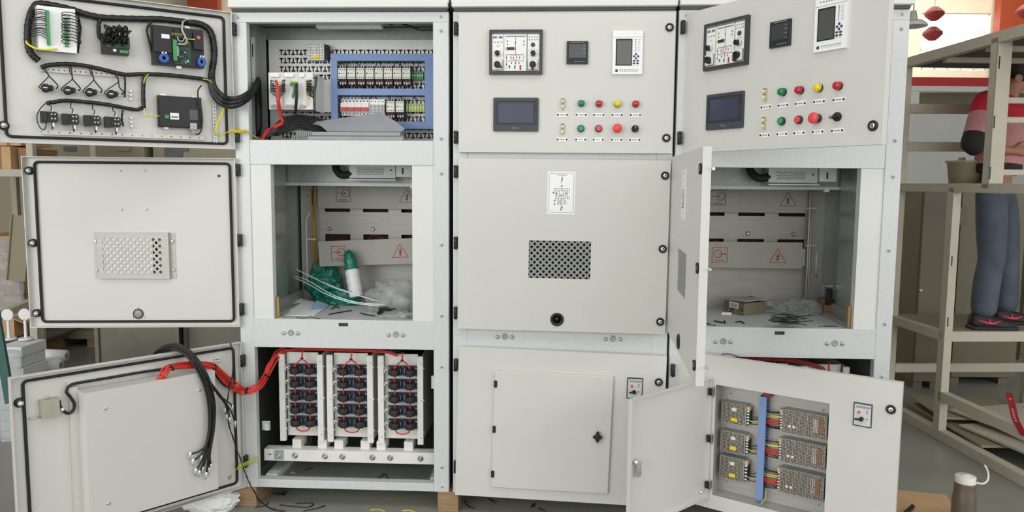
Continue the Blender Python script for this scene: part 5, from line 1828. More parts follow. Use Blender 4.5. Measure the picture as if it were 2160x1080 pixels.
def stack(R, x0, x1, z0, z1, y0=0.10):
    w = x1 - x0
    mb = MB('paint_rack').box(x0 + 0.03, x1 - 0.03, y0 + 0.03, y0 + 0.034, z0 + 0.02, z1 + 0.005)
    mb.box(x0 + 0.03, x1 - 0.03, y0 + 0.034, 0.55, z0 + 0.02, z0 + 0.024)
    mb.box(x0 + 0.034, x0 + 0.037, y0 + 0.034, 0.55, z0 + 0.02, z1).box(x1 - 0.012, x1 - 0.009, y0 + 0.01, 0.55, z0, z1)
    st = mb.build('thyristor_stack', R, label='white rack of five dark trigger boards')
    for xa, xb in ((x0, x0 + 0.029), (x1 - 0.029, x1)):
        mb = MB('paint_rack').box(xa, xb, y0, y0 + 0.02, z0, z1)
        mb.use('steel')
        for z in (z0 + 0.035, (z0 + z1) / 2, z1 - 0.035):
            mb.cyl(((xa + xb) / 2 + 0.004, y0, z), (0, -1, 0), 0.0032, 0.002, 8)
        for z in (z0 + 0.06, (z0 + z1) / 2, z1 - 0.06):
            mb.use('white_plastic').cyl((xa - 0.004, y0 + 0.012, z), (1, 0, 0), 0.005, xb - xa + 0.008, 8)
        mb.build('rack_rail', st, 0.002)
    bx0, bx1 = x0 + 0.050, x1 - 0.030
    n = 5
    H = 0.050
    pit = (z1 - z0 - 0.125 - H) / (n - 1)
    tor = []
    for k in range(n):
        z = z1 - 0.072 - k * pit
        zb, zt = z - H / 2, z + H / 2
        yb = y0 + 0.006
        mb = MB('pcb_blue').box(bx0, bx1, yb, yb + 0.003, zb, zt)
        bw = bx1 - bx0
        for f in (0.25, 0.77):
            c = (bx0 + f * bw, yb - 0.003, z - 0.006)
            mb.use('ferrite').lathe((c[0], yb - 0.016, zb + 0.004), (0, 0, 1), [(0.023, 0), (0.024, 0.004), (0.024, 0.026), (0.022, 0.030), (0.009, 0.030), (0.008, 0.02)], 16)
        for q in range(2):
            xx = bx0 + bw * (0.44 + 0.14 * q)
            mb.use('comp_blue').tube([(xx, yb - 0.006, zb + 0.012), (xx + (0.006 if q else -0.006) * (1 if k != 1 else -0.5), yb - 0.006, zt - 0.008)], 0.0045, 6)
            mb.use('print_light').box(xx - 0.001, xx + 0.001, yb - 0.0112, yb - 0.0105, zb + 0.016, zt - 0.014)
        mb.use('comp_blue').box(bx0 + bw * 0.40, bx0 + bw * 0.62, yb - 0.003, yb, zb + 0.004, zb + 0.010)
        for f in (0.04, 0.96):
            mb.use('steel').cyl((bx0 + f * bw, yb, z + 0.012), (0, -1, 0), 0.0035, 0.004, 8)
        mb.use('red_wire')
        for f in (0.25, 0.77):
            xx = bx0 + f * bw
            mb.tube([(xx, yb - 0.018, z + 0.006), (xx, yb - 0.020, z + H / 2 + 0.004), (xx + 0.001, yb - 0.016, z + pit - H / 2 + 0.004)] if k else [(xx, yb - 0.018, z + 0.006), (xx, yb - 0.02, z + H / 2)], 0.0036, 6)
        mb.build('trigger_board', st, label='dark blue board with two ferrite rings')
        # white sleeved leads at the hinge side of each board
        MB('off_white').tube(cr([(bx0 + 0.004, yb - 0.004, z), (bx0 - 0.010, yb - 0.010, z + 0.008), (bx0 - 0.018, yb + 0.002, z - 0.012)], 4), 0.0034, 6).build('sleeved_lead', st)
    zl = z1 - 0.072 - 4 * pit - H / 2
    yb = y0 - 0.012
    bw = bx1 - bx0
    xm = bx0 + 0.51 * bw
    mb = MB('red_wire').tube(cr([(bx0 + 0.25 * bw, yb, zl + 0.002), (bx0 + 0.33 * bw, yb, zl - 0.016), (xm, yb, zl - 0.022), (bx0 + 0.69 * bw, yb, zl - 0.016), (bx0 + 0.77 * bw, yb, zl + 0.002)], 5), 0.0036, 6)
    zt = z1 - 0.072 + H / 2
    mb.tube(cr([(bx0 + 0.25 * bw, yb, zt - 0.012), (bx0 + 0.36 * bw, yb, zt + 0.012), (xm, yb, zt + 0.030), (xm, yb + 0.01, z1 + 0.02)], 5), 0.0036, 6)
    mb.tube(cr([(bx0 + 0.77 * bw, yb, zt - 0.012), (bx0 + 0.66 * bw, yb, zt + 0.014), (xm, yb, zt + 0.032), (xm + 0.003, yb + 0.01, z1 + 0.02)], 5), 0.0036, 6)
    mb.use('black').lathe((xm, yb, zt + 0.028), (0, 0, 1), [(0.007, 0), (0.008, 0.001), (0.008, 0.005), (0.007, 0.006)], 8)
    mb.build('trigger_cable', st, label='red trigger cable')
    return st


def lower_compartment(R, i):
    for xa, xb, za in ((0.145, 0.364, 0.200), (0.383, 0.612, 0.199), (0.637, 0.861, 0.196)):
        stack(R, xa, xb, za, 0.638)
    if i == 0:
        mb = MB('red_wire')
        p = [C0(600, 740, 0.12), C0(640, 737, 0.14), C0(700, 738, 0.14), C0(760, 740, 0.13), C0(815, 743, 0.12), C0(838, 750, 0.10)]
        bundle(mb, p, 4, 0.005, 0.0038)
        mb.build('red_cables', R, label='red cables running along the tops of the racks')
    # insulating feet and the bolted front channel
    for x in (0.225, 0.353, 0.436, 0.568, 0.648, 0.785, 0.862):
        if x < 0.86:
            MB('paint_rack').box(x - 0.022, x + 0.022, 0.11, 0.20, 0.160, 0.205).build('insulating_foot', R)
    mb = MB('paint_rack').box(0.070, 0.925, 0.080, 0.084, 0.105, 0.163).box(0.070, 0.925, 0.084, 0.14, 0.159, 0.163).box(0.070, 0.925, 0.084, 0.14, 0.105, 0.109)
    mb.use('black').box(0.092, 0.106, 0.0795, 0.08, 0.135, 0.140)
    mb.build('front_channel', R, 0.002)
    for x in (0.145, 0.225, 0.375, 0.462, 0.612, 0.70, 0.85):
        mb = MB('steel').lathe((x, 0.080, 0.134), (0, -1, 0), [(0.0145, 0), (0.0145, 0.002), (0.010, 0.0025), (0.010, 0.009), (0.006, 0.010), (0.006, 0.016)], 6 if x > 9 else 14)
        mb.build('bolt', R)
    MB('galv_dull').box(0.122, 0.168, 0.076, 0.080, 0.112, 0.160).build('washer_plate', R)
    for x in (0.085, 0.90):
        MB('galv').box(x, x + 0.055, 0.06, 0.62, 0.012, 0.045).build('floor_channel', R)
    mb = MB('galv').box(0.075, 0.115, 0.05, 0.053, 0.27, 0.315)
    mb.box(0.095, 0.115, 0.03, 0.05, 0.275, 0.31)
    mb.build('door_catch', R)
    MB('galv').box(0.912, 0.926, 0.03, 0.05, 0.50, 0.56).build('door_catch', R)
    MB('void').box(0.02, 0.98, 0.62, 0.623, 0.012, 0.81).build('shade_backing', R)  # dark sheet added in place of the unlit cabinet depth


lower_compartment(CABO[0], 0)
# the right cabinet's lower racks peep out above its ajar door
for xa, xb in ((0.383, 0.612), (0.637, 0.861)):
    stack(CABO[2], xa, xb, 0.196, 0.632)
mb = MB('red_dark')
bundle(mb, [hit(CM[2], u, v, 0.10) for u, v in ((1560, 757), (1620, 757), (1680, 762), (1730, 775), (1745, 790))], 5, 0.009, 0.0045)
mb.build('red_cables', CABO[2], label='red cables above the ajar lower door')
MB('black_wire').tube(cr([hit(CM[2], u, v, -0.02) for u, v in ((1521, 752), (1525, 747), (1540, 747), (1556, 752), (1575, 758))], 5), 0.002, 5).build('stray_wire', CABO[2])
MB('plate_white').box(0.058, 0.94, 0.300, 0.302, 1.601, 2.185).build('mounting_plate', CABO[2])

# ------------------------------------------------------------------ loose things lying in the opened cabinets
from mathutils import noise as NZ
WC0, WC2 = CM[0], CM[2]


def blob(name, M, c, r, amp, freq, m, label, cat, floor=None, seed=0, sub=4, extra=None, group=None):
    """crumpled bag-like body in frame M"""
    bm = bmesh.new()
    bmesh.ops.create_icosphere(bm, subdivisions=sub, radius=1)
    for v in bm.verts:
        p = v.co.copy()
        q = p * freq + V((seed, seed * 2.1, seed * 0.7))
        k = 1 + amp * (abs(NZ.noise(q)) * 2 - 0.5) + amp * 0.55 * (abs(NZ.noise(q * 2.7)) * 2 - 0.5)
        p = p * k
        p = V((p.x * r[0], p.y * r[1], p.z * r[2]))
        if extra:
            p = extra(p)
        p = p + V(c)
        if floor is not None and p.z < floor:
            p.z = floor + 0.0005
        v.co = p - V((c[0], c[1], floor if floor is not None else c[2]))
    me = bpy.data.meshes.new(name)
    bm.to_mesh(me)
    bm.free()
    me.materials.append(MATS[m])
    me.polygons.foreach_set('use_smooth', [i % 1 == 0 for i in range(len(me.polygons))])
    o = bpy.data.objects.new(name, me)
    COL.objects.link(o)
    o.matrix_world = M @ MX.Translation((c[0], c[1], floor if floor is not None else c[2]))
    return tag(o, label, cat, group)


def solo(mb, name, M, label, cat, group=None, bevel=0, kind=None):
    """a thing that is one mesh; its origin is moved to the middle of its base"""
    n = len(mb.v)
    cx = sum(p[0] for p in mb.v) / n
    cy = sum(p[1] for p in mb.v) / n
    cz = min(p[2] for p in mb.v)
    mb.v = [(p[0] - cx, p[1] - cy, p[2] - cz) for p in mb.v]
    o = mb.build(name, None, bevel)
    o.matrix_world = M @ MX.Translation((cx, cy, cz))
    return tag(o, label, cat, group, kind)


ZF = B2T - 0.0055
# grey slotted duct lengths lying on the sill, and a sheaf of grey film on them
for k, (x0, x1, z) in enumerate(((0.262, 0.785, 1.6755), (0.285, 0.772, 1.6955))):
    mb = MB('duct_grey').box(x0 + 0.075, x1, 0.012, 0.016, z + 0.002, z + 0.018).box(x0, x1, 0.016, 0.075, z, z + 0.0025)
    mb.box(x0 + 0.075, x1, 0.072, 0.075, z, z + 0.019)
    for j in range(8):
        mb.obox((x0 + 0.006 + j * 0.009, 0.014, z + 0.010), (0.0022, 0, 0.003), (0, 0.004, 0), (-0.001, 0, 0.010))
    solo(mb, 'slotted_duct', WC0, ['long grey slotted duct lying directly on the cabinet sill', 'shorter grey slotted duct on top of the other duct'][k], 'duct', 'grey ducts on the sill')
A_, B_, C_, D_ = C0(690, 281, 0.03), C0(848, 279, 0.03), C0(797, 243, 0.11), C0(660, 262, 0.11)
A_.z = B_.z = 1.717
mb = MB('paper_grey')
for k in range(4):
    off = V((0.004 * k, 0.004 * k, 0.004 * k))
    n = 8
    vs, fs = [], []
    for j in range(n + 1):
        t = j / n
        bow = V((0, 0, 0.010 * math.sin(math.pi * t)))
        vs += [A_.lerp(D_, t) + off + bow, B_.lerp(C_, t) + off + bow * 0.4, A_.lerp(D_, t) + off + bow + V((0, 0.001, 0.0022)), B_.lerp(C_, t) + off + bow * 0.4 + V((0, 0.001, 0.0022))]
    for j in range(n):
        a = j * 4
        fs += [(a, a + 1, a + 5, a + 4), (a + 2, a + 6, a + 7, a + 3), (a, a + 4, a + 6, a + 2), (a + 1, a + 3, a + 7, a + 5)]
    mb.add(vs, fs, False)
solo(mb, 'plastic_sheets', WC0, 'sheaf of grey plastic sheets resting on the grey ducts', 'sheets')

# left cabinet, middle compartment
p = hitz(WC0, 690, 636, ZF)
blob('plastic_bag', WC0, (p.x - 0.01, p.y, ZF + 0.095), (0.088, 0.06, 0.115), 0.28, 1.6, 'green_bag', 'crumpled green plastic bag leaning by the brass strip', 'bag', ZF, 3, 5)
p = hitz(WC0, 722, 642, ZF)
blob('plastic_bag', WC0, (p.x, p.y, ZF + 0.03), (0.10, 0.05, 0.055), 0.30, 2.0, 'green_bag', 'low green plastic bag lying on the compartment floor', 'bag', ZF, 9, 5)
a, b = C0(752, 626, 0.42), C0(735, 527, 0.46)
mb = MB('white_plastic')
n = 16
L = []
for k in range(25):
    t = k / 24
    L.append((a.lerp(b, t), 0.037 * (1 if t < 0.8 else math.sqrt(max(0.02, 1 - ((t - 0.8) / 0.2) ** 2))) * (0.90 + 0.10 * math.sin(t * 3 + 0.6))))
for (i0, i1, m) in ((0, 15, 'white_plastic'), (14, 25, 'green_bag')):
    mb.use(m).tube([q[0] for q in L[i0:i1]], [q[1] * (1 + 0.05 * math.sin(j * 1.7)) for j, q in enumerate(L[i0:i1])], 14)
mb.use('print_light')
for k in range(7):
    t = 0.14 + k * 0.055
    c = a.lerp(b, t)
    mb.box(c.x - 0.018, c.x + 0.016, c.y - 0.0335, c.y - 0.031, c.z - 0.001, c.z + 0.001)
solo(mb, 'glove_roll', WC0, 'upright white packet with green rounded top', 'packet')
p = hitz(WC0, 800, 655, ZF)


def clear_extra(p):
    return V((p.x, p.y, p.z))


blob('plastic_bag', WC0, (p.x + 0.06, 0.30, ZF + 0.05), (0.115, 0.09, 0.11), 0.32, 1.5, 'clear_bag', 'clear crumpled plastic bag against the side wall behind the cable ties', 'bag', ZF, 5, 4)
blob('plastic_bag', WC0, (0.735, 0.10, ZF + 0.012), (0.075, 0.05, 0.022), 0.35, 2.0, 'clear_bag', 'small flat clear plastic bag beside the black tape coil', 'bag', ZF, 8, 4)
# long clear strips arching over the floor
for k, pts in enumerate((((621, 582, 0.30), (650, 592, 0.24), (700, 621, 0.16), (750, 637, 0.12), (812, 643, 0.10)), ((621, 586, 0.29), (650, 599, 0.23), (690, 621, 0.15), (745, 639, 0.11), (800, 645, 0.09)),
                         ((622, 567, 0.34), (660, 585, 0.30), (700, 605, 0.26), (745, 620, 0.23), (800, 636, 0.20)), ((640, 577, 0.36), (690, 599, 0.30), (740, 617, 0.25), (790, 634, 0.20)))):
    mb = MB('rod').tube(cr([C0(u, v, y) for u, v, y in pts], 7), 0.0026, 6)
    lab = ['long clear strip arching in front of the green bags', 'lower of the two clear strips nearest the papers', 'clear strip behind the nearer two, reaching the side wall', 'rearmost clear strip crossing behind the green bags'][k]
    solo(mb, 'plastic_strip', WC0, lab, 'strip', 'clear strips in the compartment')
# papers
for k, (uv, lift, m) in enumerate((([(600, 664), (662, 666), (694, 646), (626, 637)], 0.028, 'paper'), ([(598, 668), (652, 668), (688, 652), (614, 655)], 0.004, 'paper'), ([(655, 657), (680, 655), (692, 646), (668, 648)], 0.034, 'paper_blue'))):
    c = [hitz(WC0, u, v, ZF) for u, v in uv]
    n = 8
    vs, fs = [], []
    for j in range(n + 1):
        t = j / n
        for q in range(n + 1):
            s_ = q / n
            pnt = c[0].lerp(c[1], s_).lerp(c[3].lerp(c[2], s_), t)
            pnt.z = ZF + 0.001 + 0.002 * k + lift * t * (1 - s_ * 0.75)
            vs.append(pnt)
    for j in range(n):
        for q in range(n):
            a = j * (n + 1) + q
            fs.append((a, a + 1, a + n + 2, a + n + 1))
    mb = MB(m)
    mb.add(vs, fs, True)
    o = solo(mb, 'paper_sheet', WC0, ['white paper sheet with raised corner on the compartment floor', 'flat white paper sheet under the raised one', 'small blue printed paper slip on the white sheets'][k], 'paper')
    sm = o.modifiers.new('thick', 'SOLIDIFY')
    sm.thickness = 0.0008
# black tape coil and wire scraps
c = hitz(WC0, 818, 662, ZF)
mb = MB('black')
for k in range(5):
    mb.tube([(c.x + (0.052 - 0.004 * k) * math.cos(t * 0.3142), c.y + (0.034 - 0.003 * k) * math.sin(t * 0.3142), ZF + 0.004 + 0.005 * k) for t in range(20)], 0.0035, 5, closed=True)
mb.box(c.x - 0.045, c.x - 0.005, c.y - 0.01, c.y + 0.02, ZF + 0.024, ZF + 0.034)
solo(mb, 'cable_coil', WC0, 'small coil of black cable on the compartment floor', 'coil')


def scrap(M, pts, z, r, m, label, name='wire_offcut', cat='wire scrap', group=None):
    mb = MB(m).tube(cr([hitz(M, u, v, z + r) for u, v in pts], 4), r, 5)
    solo(mb, name, M, label, cat, group)


for pts, m in (([(624, 669), (640, 672), (655, 670), (676, 673)], 'black_wire'), ([(694, 663), (715, 659), (742, 655)], 'black_wire'), ([(700, 652), (708, 646), (716, 650)], 'black_wire'), ([(760, 660), (775, 664), (790, 666)], 'black_wire')):
    lab = {624: 'black wire offcut in front of the white papers', 694: 'straight black wire offcut pointing away from the white papers', 700: 'small bent black offcut at the far tip of the papers', 760: 'black wire offcut touching the small black cable coil'}[pts[0][0]]
    scrap(WC0, pts, ZF, 0.003, m, lab, group='wire offcuts by the papers')
for pts in ([(596, 668), (592, 671), (588, 669)],):
    scrap(WC0, pts, ZF, 0.003, 'lime', 'short yellow-green wire offcut in the compartment corner')
c = hitz(WC0, 850, 668, ZF)
solo(MB('white_plastic').box(c.x - 0.012, c.x + 0.012, c.y - 0.004, c.y + 0.004, ZF, ZF + 0.006), 'plastic_clip', WC0, 'tiny white plastic clip beside the black cable coil', 'clip')

# left cabinet, bottom compartment scraps
for pts, m in (([(612, 998), (618, 996), (624, 999)], 'yellow_wire'),):
    scrap(WC0, pts, 0.0125, 0.002, m, 'yellow wire offcut on the bottom plate below the racks')
for pts in ([(643, 992), (652, 988), (660, 986)], [(784, 1018), (805, 1004), (812, 1000), (822, 1016)], [(735, 1015), (742, 1014), (748, 1016)]):
    lab = {643: 'short black offcut on the bottom plate near the yellow one', 784: 'forked black offcut on the bottom plate under the third rack', 735: 'tiny black offcut by the front edge of the bottom plate'}[pts[0][0]]
    scrap(WC0, pts, 0.0125, 0.002, 'black_wire', lab, group='wire offcuts on the bottom plate')

# right cabinet, middle compartment
a, b, c2 = hitz(WC2, 1527, 657, ZF), hitz(WC2, 1569, 666, ZF), hitz(WC2, 1602, 655, ZF)
ex = (b - a)
ang = math.atan2(ex.y, ex.x)
T = MX.Translation(a) @ MX.Rotation(ang, 4, 'Z')
wx, dy, hz_ = ex.length, 0.155, 0.062
mb = MB('brown_olive', T=T).box(0, wx, 0, dy, 0.0005, hz_)
mb.use('barrier').obox((wx * 0.52, dy / 2, hz_ + 0.007), (wx * 0.52, 0, 0.004), (0, dy / 2, 0.002), (0, 0, 0.0015))
mb.use('tag_white').box(wx * 0.26, wx * 0.72, -0.0008, 0, 0.028, 0.060)
mb.use('print_grey')
for k in range(3):
    mb.box(wx * 0.32, wx * 0.66, -0.0011, -0.0008, 0.036 + k * 0.006, 0.039 + k * 0.006)
random.seed(11)
for k in range(16):
    mb.use(random.choice(['cardboard_dark', 'rim_dark', 'cardboard'])).box(*(lambda x, z: (x, x + 0.010, -0.0006, 0, z, z + 0.008))(random.uniform(0.0, wx - 0.012), random.uniform(0.002, 0.028)))
solo(mb, 'carton', WC2, 'small patterned carton with a white label in the opened compartment', 'box')
c = hitz(WC2, 1532, 663, ZF)
solo(MB('white_plastic').box(c.x - 0.026, c.x + 0.024, c.y - 0.008, c.y + 0.008, ZF, ZF + 0.010), 'plastic_strip', WC2, 'small white plastic block in front of the patterned carton', 'strip')
p = hitz(WC2, 1690, 662, ZF)
blob('plastic_bag', WC2, (p.x, p.y + 0.03, ZF + 0.02), (0.17, 0.10, 0.05), 0.35, 1.7, 'clear_bag', 'flat clear plastic bag under the black cable ties', 'bag', ZF, 12, 5)
random.seed(5)
for k in range(24):
    u0, v0 = random.uniform(1622, 1652), random.uniform(671, 678)
    q0, q1 = hitz(WC2, u0, v0, ZF + 0.045), hitz(WC2, u0 + random.uniform(38, 66), v0 + random.uniform(-2, 7), ZF + 0.03)
    q0.z, q1.z = ZF + 0.030 + k * 0.0014, ZF + 0.022 + k * 0.0012
    if k % 5 == 0:
        q0 += V((0.02, 0.03, 0.02))
    solo(MB('black').bar(q0, q1, 0.0062, 0.0030), 'cable_tie', WC2, 'thin black cable tie in the heap on the clear bag', 'cable tie', 'black cable ties on the clear bag')
for pts in ([(1493, 682), (1500, 686), (1510, 687)], [(1506, 677), (1518, 679), (1530, 681), (1528, 676)], [(1552, 679), (1562, 678), (1570, 682)], [(1726, 690), (1745, 688), (1766, 689)], [(1695, 646), (1700, 650), (1704, 651)], [(1776, 684), (1790, 691), (1796, 692)]):
    lab = {1493: 'black wire offcut next to the edge-on middle door', 1506: 'hooked black wire offcut in front of the patterned carton', 1552: 'curved black wire offcut between the carton and the cable ties', 1726: 'long black wire offcut in front of the clear bag', 1695: 'short black wire offcut lying behind the heap of cable ties', 1776: 'black wire offcut in the corner by the brass runner stop'}[pts[0][0]]
    scrap(WC2, pts, ZF, 0.0032, 'black_wire', lab, group='wire offcuts in the opened compartment')

# ------------------------------------------------------------------ floor, wooden blocks, bits on the floor
W = MX.Identity(4)
struct(MB('floor_paint').box(-30, 32, -14, 22, FLOOR - 0.1, FLOOR).build('floor'))
for k, (i, x) in enumerate(((0, -0.045), (0, 0.945), (1, 0.93), (2, 0.92))):
    T = CM[i]
    mb = MB('wood').box(x, x + 0.10, 0.004, 0.62, FLOOR, -0.0005)
    solo(mb, 'wooden_block', T, ['wooden block under the cabinet corner beside the white foam', 'wooden block under the gap between two cabinets', 'wooden block under the shut cabinet, behind the open hatch', 'wooden block under the far corner of the ajar cabinet'][k], 'block', 'wooden blocks under the cabinets', 0.002)
a, b = fl(432, 1084), fl(490, 1078)
mb = MB('foam')
blob('foam_block', W, ((a.x + b.x) / 2 - 0.06, a.y + 0.06, -0.058), (0.14, 0.09, 0.06), 0.10, 2.2, 'foam', 'rough white foam block under the open lower door', 'foam', FLOOR, 4, 5)
random.seed(21)
for k, pts in enumerate(([(575, 1040), (590, 1044), (606, 1036)], [(585, 1037), (600, 1045), (598, 1037)], [(590, 1065), (615, 1068), (650, 1070), (660, 1062), (625, 1062)], [(640, 1078), (670, 1072), (686, 1066)], [(538, 1070), (560, 1066), (565, 1060)],
                         [(980, 1055), (988, 1068), (1000, 1072)], [(1120, 1070), (1128, 1060), (1126, 1068)], [(1030, 1052), (1045, 1060)], [(1135, 1072), (1150, 1078)])):
    lab = ['thin black offcut on the floor just below the opened cabinet', 'knotted black offcut on the floor just below the opened cabinet', 'long looped black offcut on the floor below the first rack', 'black offcut on the floor beside the long looped one', 'black offcut on the floor next to the foam-side wooden block',
           'curved black offcut on the floor beside the middle wooden block', 'hooked black offcut on the floor below the shut hatch', 'short straight black offcut under the shut cabinet edge', 'small black offcut nearest the open hatch leaf'][k]
    scrap(W, pts, FLOOR, 0.003, 'black_wire', lab, group='wire offcuts on the hall floor')
for pts in ([(780, 1076), (795, 1074), (812, 1078)], [(848, 1077), (862, 1076), (875, 1079)]):
    scrap(W, pts, FLOOR, 0.002, 'yellow_wire', 'yellow offcut on the floor nearer the black offcuts' if pts[0][0] == 780 else 'yellow offcut on the floor nearer the middle wooden block', group='yellow offcuts on the floor')

# ------------------------------------------------------------------ surroundings (frame KM: y = distance ahead of the camera)
KM = MX.Translation((CAM.x, CAM.y, 0)) @ MX.Rotation(YAW, 4, 'Z')


def K(u, v, y):
    return hit(KM, u, v, y)


def kbox(mb, u0, u1, v0, v1, y, dy, m=None):
    """axis-aligned box in KM whose front face spans the pixel rectangle at distance y"""
    um = min(max((u0 + u1) / 2, 1990), 2000) if u1 - u0 > 600 else (u0 + u1) / 2
    a, b = K(u0, v0, y), K(u1, v1, y)
    a.z, b.z = K(um, v0, y).z, K(um, v1, y).z
    if m:
        mb.use(m)
    return mb.box(a.x, b.x, y, y + dy, min(a.z, b.z), max(a.z, b.z))


# hall wall at the back with a window, orange columns, roofless above the frame
YW = 19.0
a, b = K(1946, 27, YW), K(2086, 108, YW)
a2, b2 = K(1943, 140, YW), K(2082, 149, YW)
mb = MB('plaster').plate(-24, 26, FLOOR, 9.5, YW, YW + 0.3, [(a.x, b.x, b.z, a.z), (a2.x, b2.x, b2.z, a2.z)])
w = struct(mb.build('wall_back'))
w.matrix_world = KM
MATS['window_day'] = mat('window_day', (250, 252, 255), 0.4, 0, 0.0, 1, emit=2.2)
for n_, (p, q) in enumerate(((a, b), (a2, b2))):
    r = bpy.data.objects.new('window_%d' % (n_ + 1), None)
    COL.objects.link(r)
    r.matrix_world = KM @ MX.Translation((p.x, YW, q.z))
    struct(r)
    W_, H_ = q.x - p.x, p.z - q.z
    mb = MB('off_white')
    t = 0.05
    mb.box(0, t, 0.04, 0.12, 0, H_).box(W_ - t, W_, 0.04, 0.12, 0, H_).box(0, W_, 0.04, 0.12, 0, t).box(0, W_, 0.04, 0.12, H_ - t, H_)
    if n_ == 0:
        mb.box(0, W_, 0.03, 0.10, H_ * 0.5 - 0.05, H_ * 0.5 + 0.05).box(W_ * 0.68, W_ * 0.68 + 0.03, 0.04, 0.1, 0, H_ * 0.5)
    else:
        for k in range(1, 5):
            mb.box(W_ * k / 5, W_ * k / 5 + 0.04, 0.04, 0.1, 0, H_)
    mb.build('window_frame', r)
    MB('window_day').box(0, W_, 0.14, 0.15, 0, H_).build('pane', r)
for n_, (u0, u1, y) in enumerate(((395, 459, 18.6), (2112, 2230, 18.6))):
    p, q = K(u0, 10, y), K(u1, 10, y)
    o = struct(MB('orange_paint').box(p.x, q.x, y, y + 0.25, FLOOR, 7.6).build('trim_%d' % (n_ + 1)))
    o.matrix_world = KM
    o['label'] = 'orange painted hall column'
o = struct(MB('roof_dark').box(-24, 26, 5.0, YW + 0.3, 7.6, 7.75).build('ceiling'))
o.matrix_world = KM
# red paper lanterns on strings
for k, (u, v) in enumerate(((1971, 29), (1967, 71), (2164, 24))):
    y = 14.0
    c = K(u, v, y)
    R_ = 0.165
    prof = [(0.03, -0.125), (0.06, -0.12), (0.115, -0.075), (R_, -0.02), (R_, 0.02), (0.115, 0.075), (0.06, 0.12), (0.03, 0.125)]
    mb = MB('lantern').lathe((0, 0, 0), (0, 0, 1), prof, 18, False)
    mb.use('print_light').tube([(0, 0, 0.12), (0, 0, 0.215 if k == 1 else 1.5)], 0.004, 5)
    o = mb.build('paper_lantern')
    o.matrix_world = KM @ MX.Translation(c)
    tag(o, ['red paper lantern hanging at the top of the window', 'red paper lantern hanging below another before the window', 'red paper lantern in front of the orange column'][k], 'lantern', 'red lanterns')
# red crane girder and the pale office partition below it
mb = MB('crane_red')
kbox(mb, 700, 2600, 163, 181, 12.5, 0.35)
solo(mb, 'crane_girder', KM, 'long red crane girder crossing the far side of the hall', 'girder')
mb = MB('off_white')
kbox(mb, 1500, 2400, 182, 193, 11.5, 0.2)
kbox(mb, 1905, 1938, 193, 226, 11.5, 0.2)
kbox(mb, 1500, 2400, 226, 620, 11.7, 0.2, 'paint_white')
kbox(mb, 1938, 2400, 193, 226, 11.9, 0.2, 'brown_olive')
solo(mb, 'partition', KM, 'pale office partition below the red girder', 'partition')
p = K(1926, 45, 9.0)
mb = MB('cream').lathe((p.x, 9.0, p.z), (0, 0, -1), [(0.03, -0.12), (0.05, -0.02), (0.11, 0.0), (0.15, 0.03), (0.16, 0.06), (0.13, 0.06), (0.0, 0.03)], 20)
mb.use('print_grey').tube([(p.x, 9.0, p.z + 0.1), (p.x, 9.0, p.z + 3)], 0.006, 6)
solo(mb, 'pendant_lamp', KM, 'pale dome pendant lamp beside the ajar cabinet top', 'lamp')

# ------------------------------------------------------------------ bare cabinet frame at the right
FM = MX.Translation((2.883, 1.294, 0)) @ MX.Rotation(math.radians(6.0), 4, 'Z')
fr = thing('cabinet_frame', 'bare beige steel cabinet frame standing beside the worker', 'frame', FM @ MX.Translation((0, 0, FLOOR)))
FI = MX.Translation((0, 0, -FLOOR))


def fpart(mb, name, bevel=0.003, label=None):
    mb.v = [(p[0], p[1], p[2] - FLOOR) for p in mb.v]
    return mb.build(name, fr, bevel, label)


def fx(u, v):
    return hitx(FM, u, v, 0)


yN, yFar, s = -1.35, 0.62, 0.05
yUp = fx(2087, 250).y
zt = fx(2000, 108).z
zm_, zs_, zl_ = 1.475, 0.555, 0.18
fpart(MB('rack_paint').box(0, s, yN, yFar, zt - 0.03, zt + 0.035), 'top_rail')
fpart(MB('rack_paint').box(0, s, yN, yFar, zm_ - 0.028, zm_ + 0.028), 'side_rail')
fpart(MB('rack_paint').box(0, s, 0, yFar, zs_ - 0.03, zs_ + 0.03), 'side_rail')
fpart(MB('rack_paint').box(0, s, yN, 0, zl_ - 0.035, zl_ + 0.03), 'side_rail')
fpart(MB('rack_paint').box(0, s + 0.01, yN, yFar, FLOOR, FLOOR + 0.065), 'bottom_rail')
mb = MB('rack_paint').box(0, s, -0.03, 0.03, FLOOR + 0.06, zm_)
mb.use('black').box(0.012, 0.020, -0.031, -0.030, 1.0, 1.06).box(0.012, 0.020, -0.031, -0.030, 0.62, 0.68)
fpart(mb, 'post')
mb = MB('rack_paint').box(0, 0.005, yUp - 0.028, yUp + 0.028, zm_, zt).box(0, 0.085, yUp - 0.028, yUp - 0.022, zm_, zt)
for v in (132, 257, 365):
    q = hit(FM, 2108 - (v - 132) * 0.085, v, yUp - 0.028)
    mb.use('black').box(q.x - 0.004, q.x + 0.003, yUp - 0.0295, yUp - 0.028, q.z - 0.035, q.z + 0.035)
fpart(mb, 'post', 0)
fpart(MB('rack_paint').box(0, s, yFar - s, yFar, FLOOR, zt), 'post')
fpart(MB('rack_paint').box(0, s, yN, yN + s, FLOOR, zt), 'post')
fpart(MB('rack_paint').box(1.0, 1.05, yFar - s, yFar, FLOOR, zt), 'post')
for z, y, xe in ((zs_, -0.02, 1.05), (hit(FM, 1985, 231, yFar).z, yFar - s, 1.05), (hit(FM, 1985, 310, yFar).z, yFar - s, 1.05), (zl_ + 0.03, yFar - s, 1.05)):
    fpart(MB('rack_paint').box(s, xe, y, y + 0.03, z - 0.032, z + 0.032), 'cross_rail')
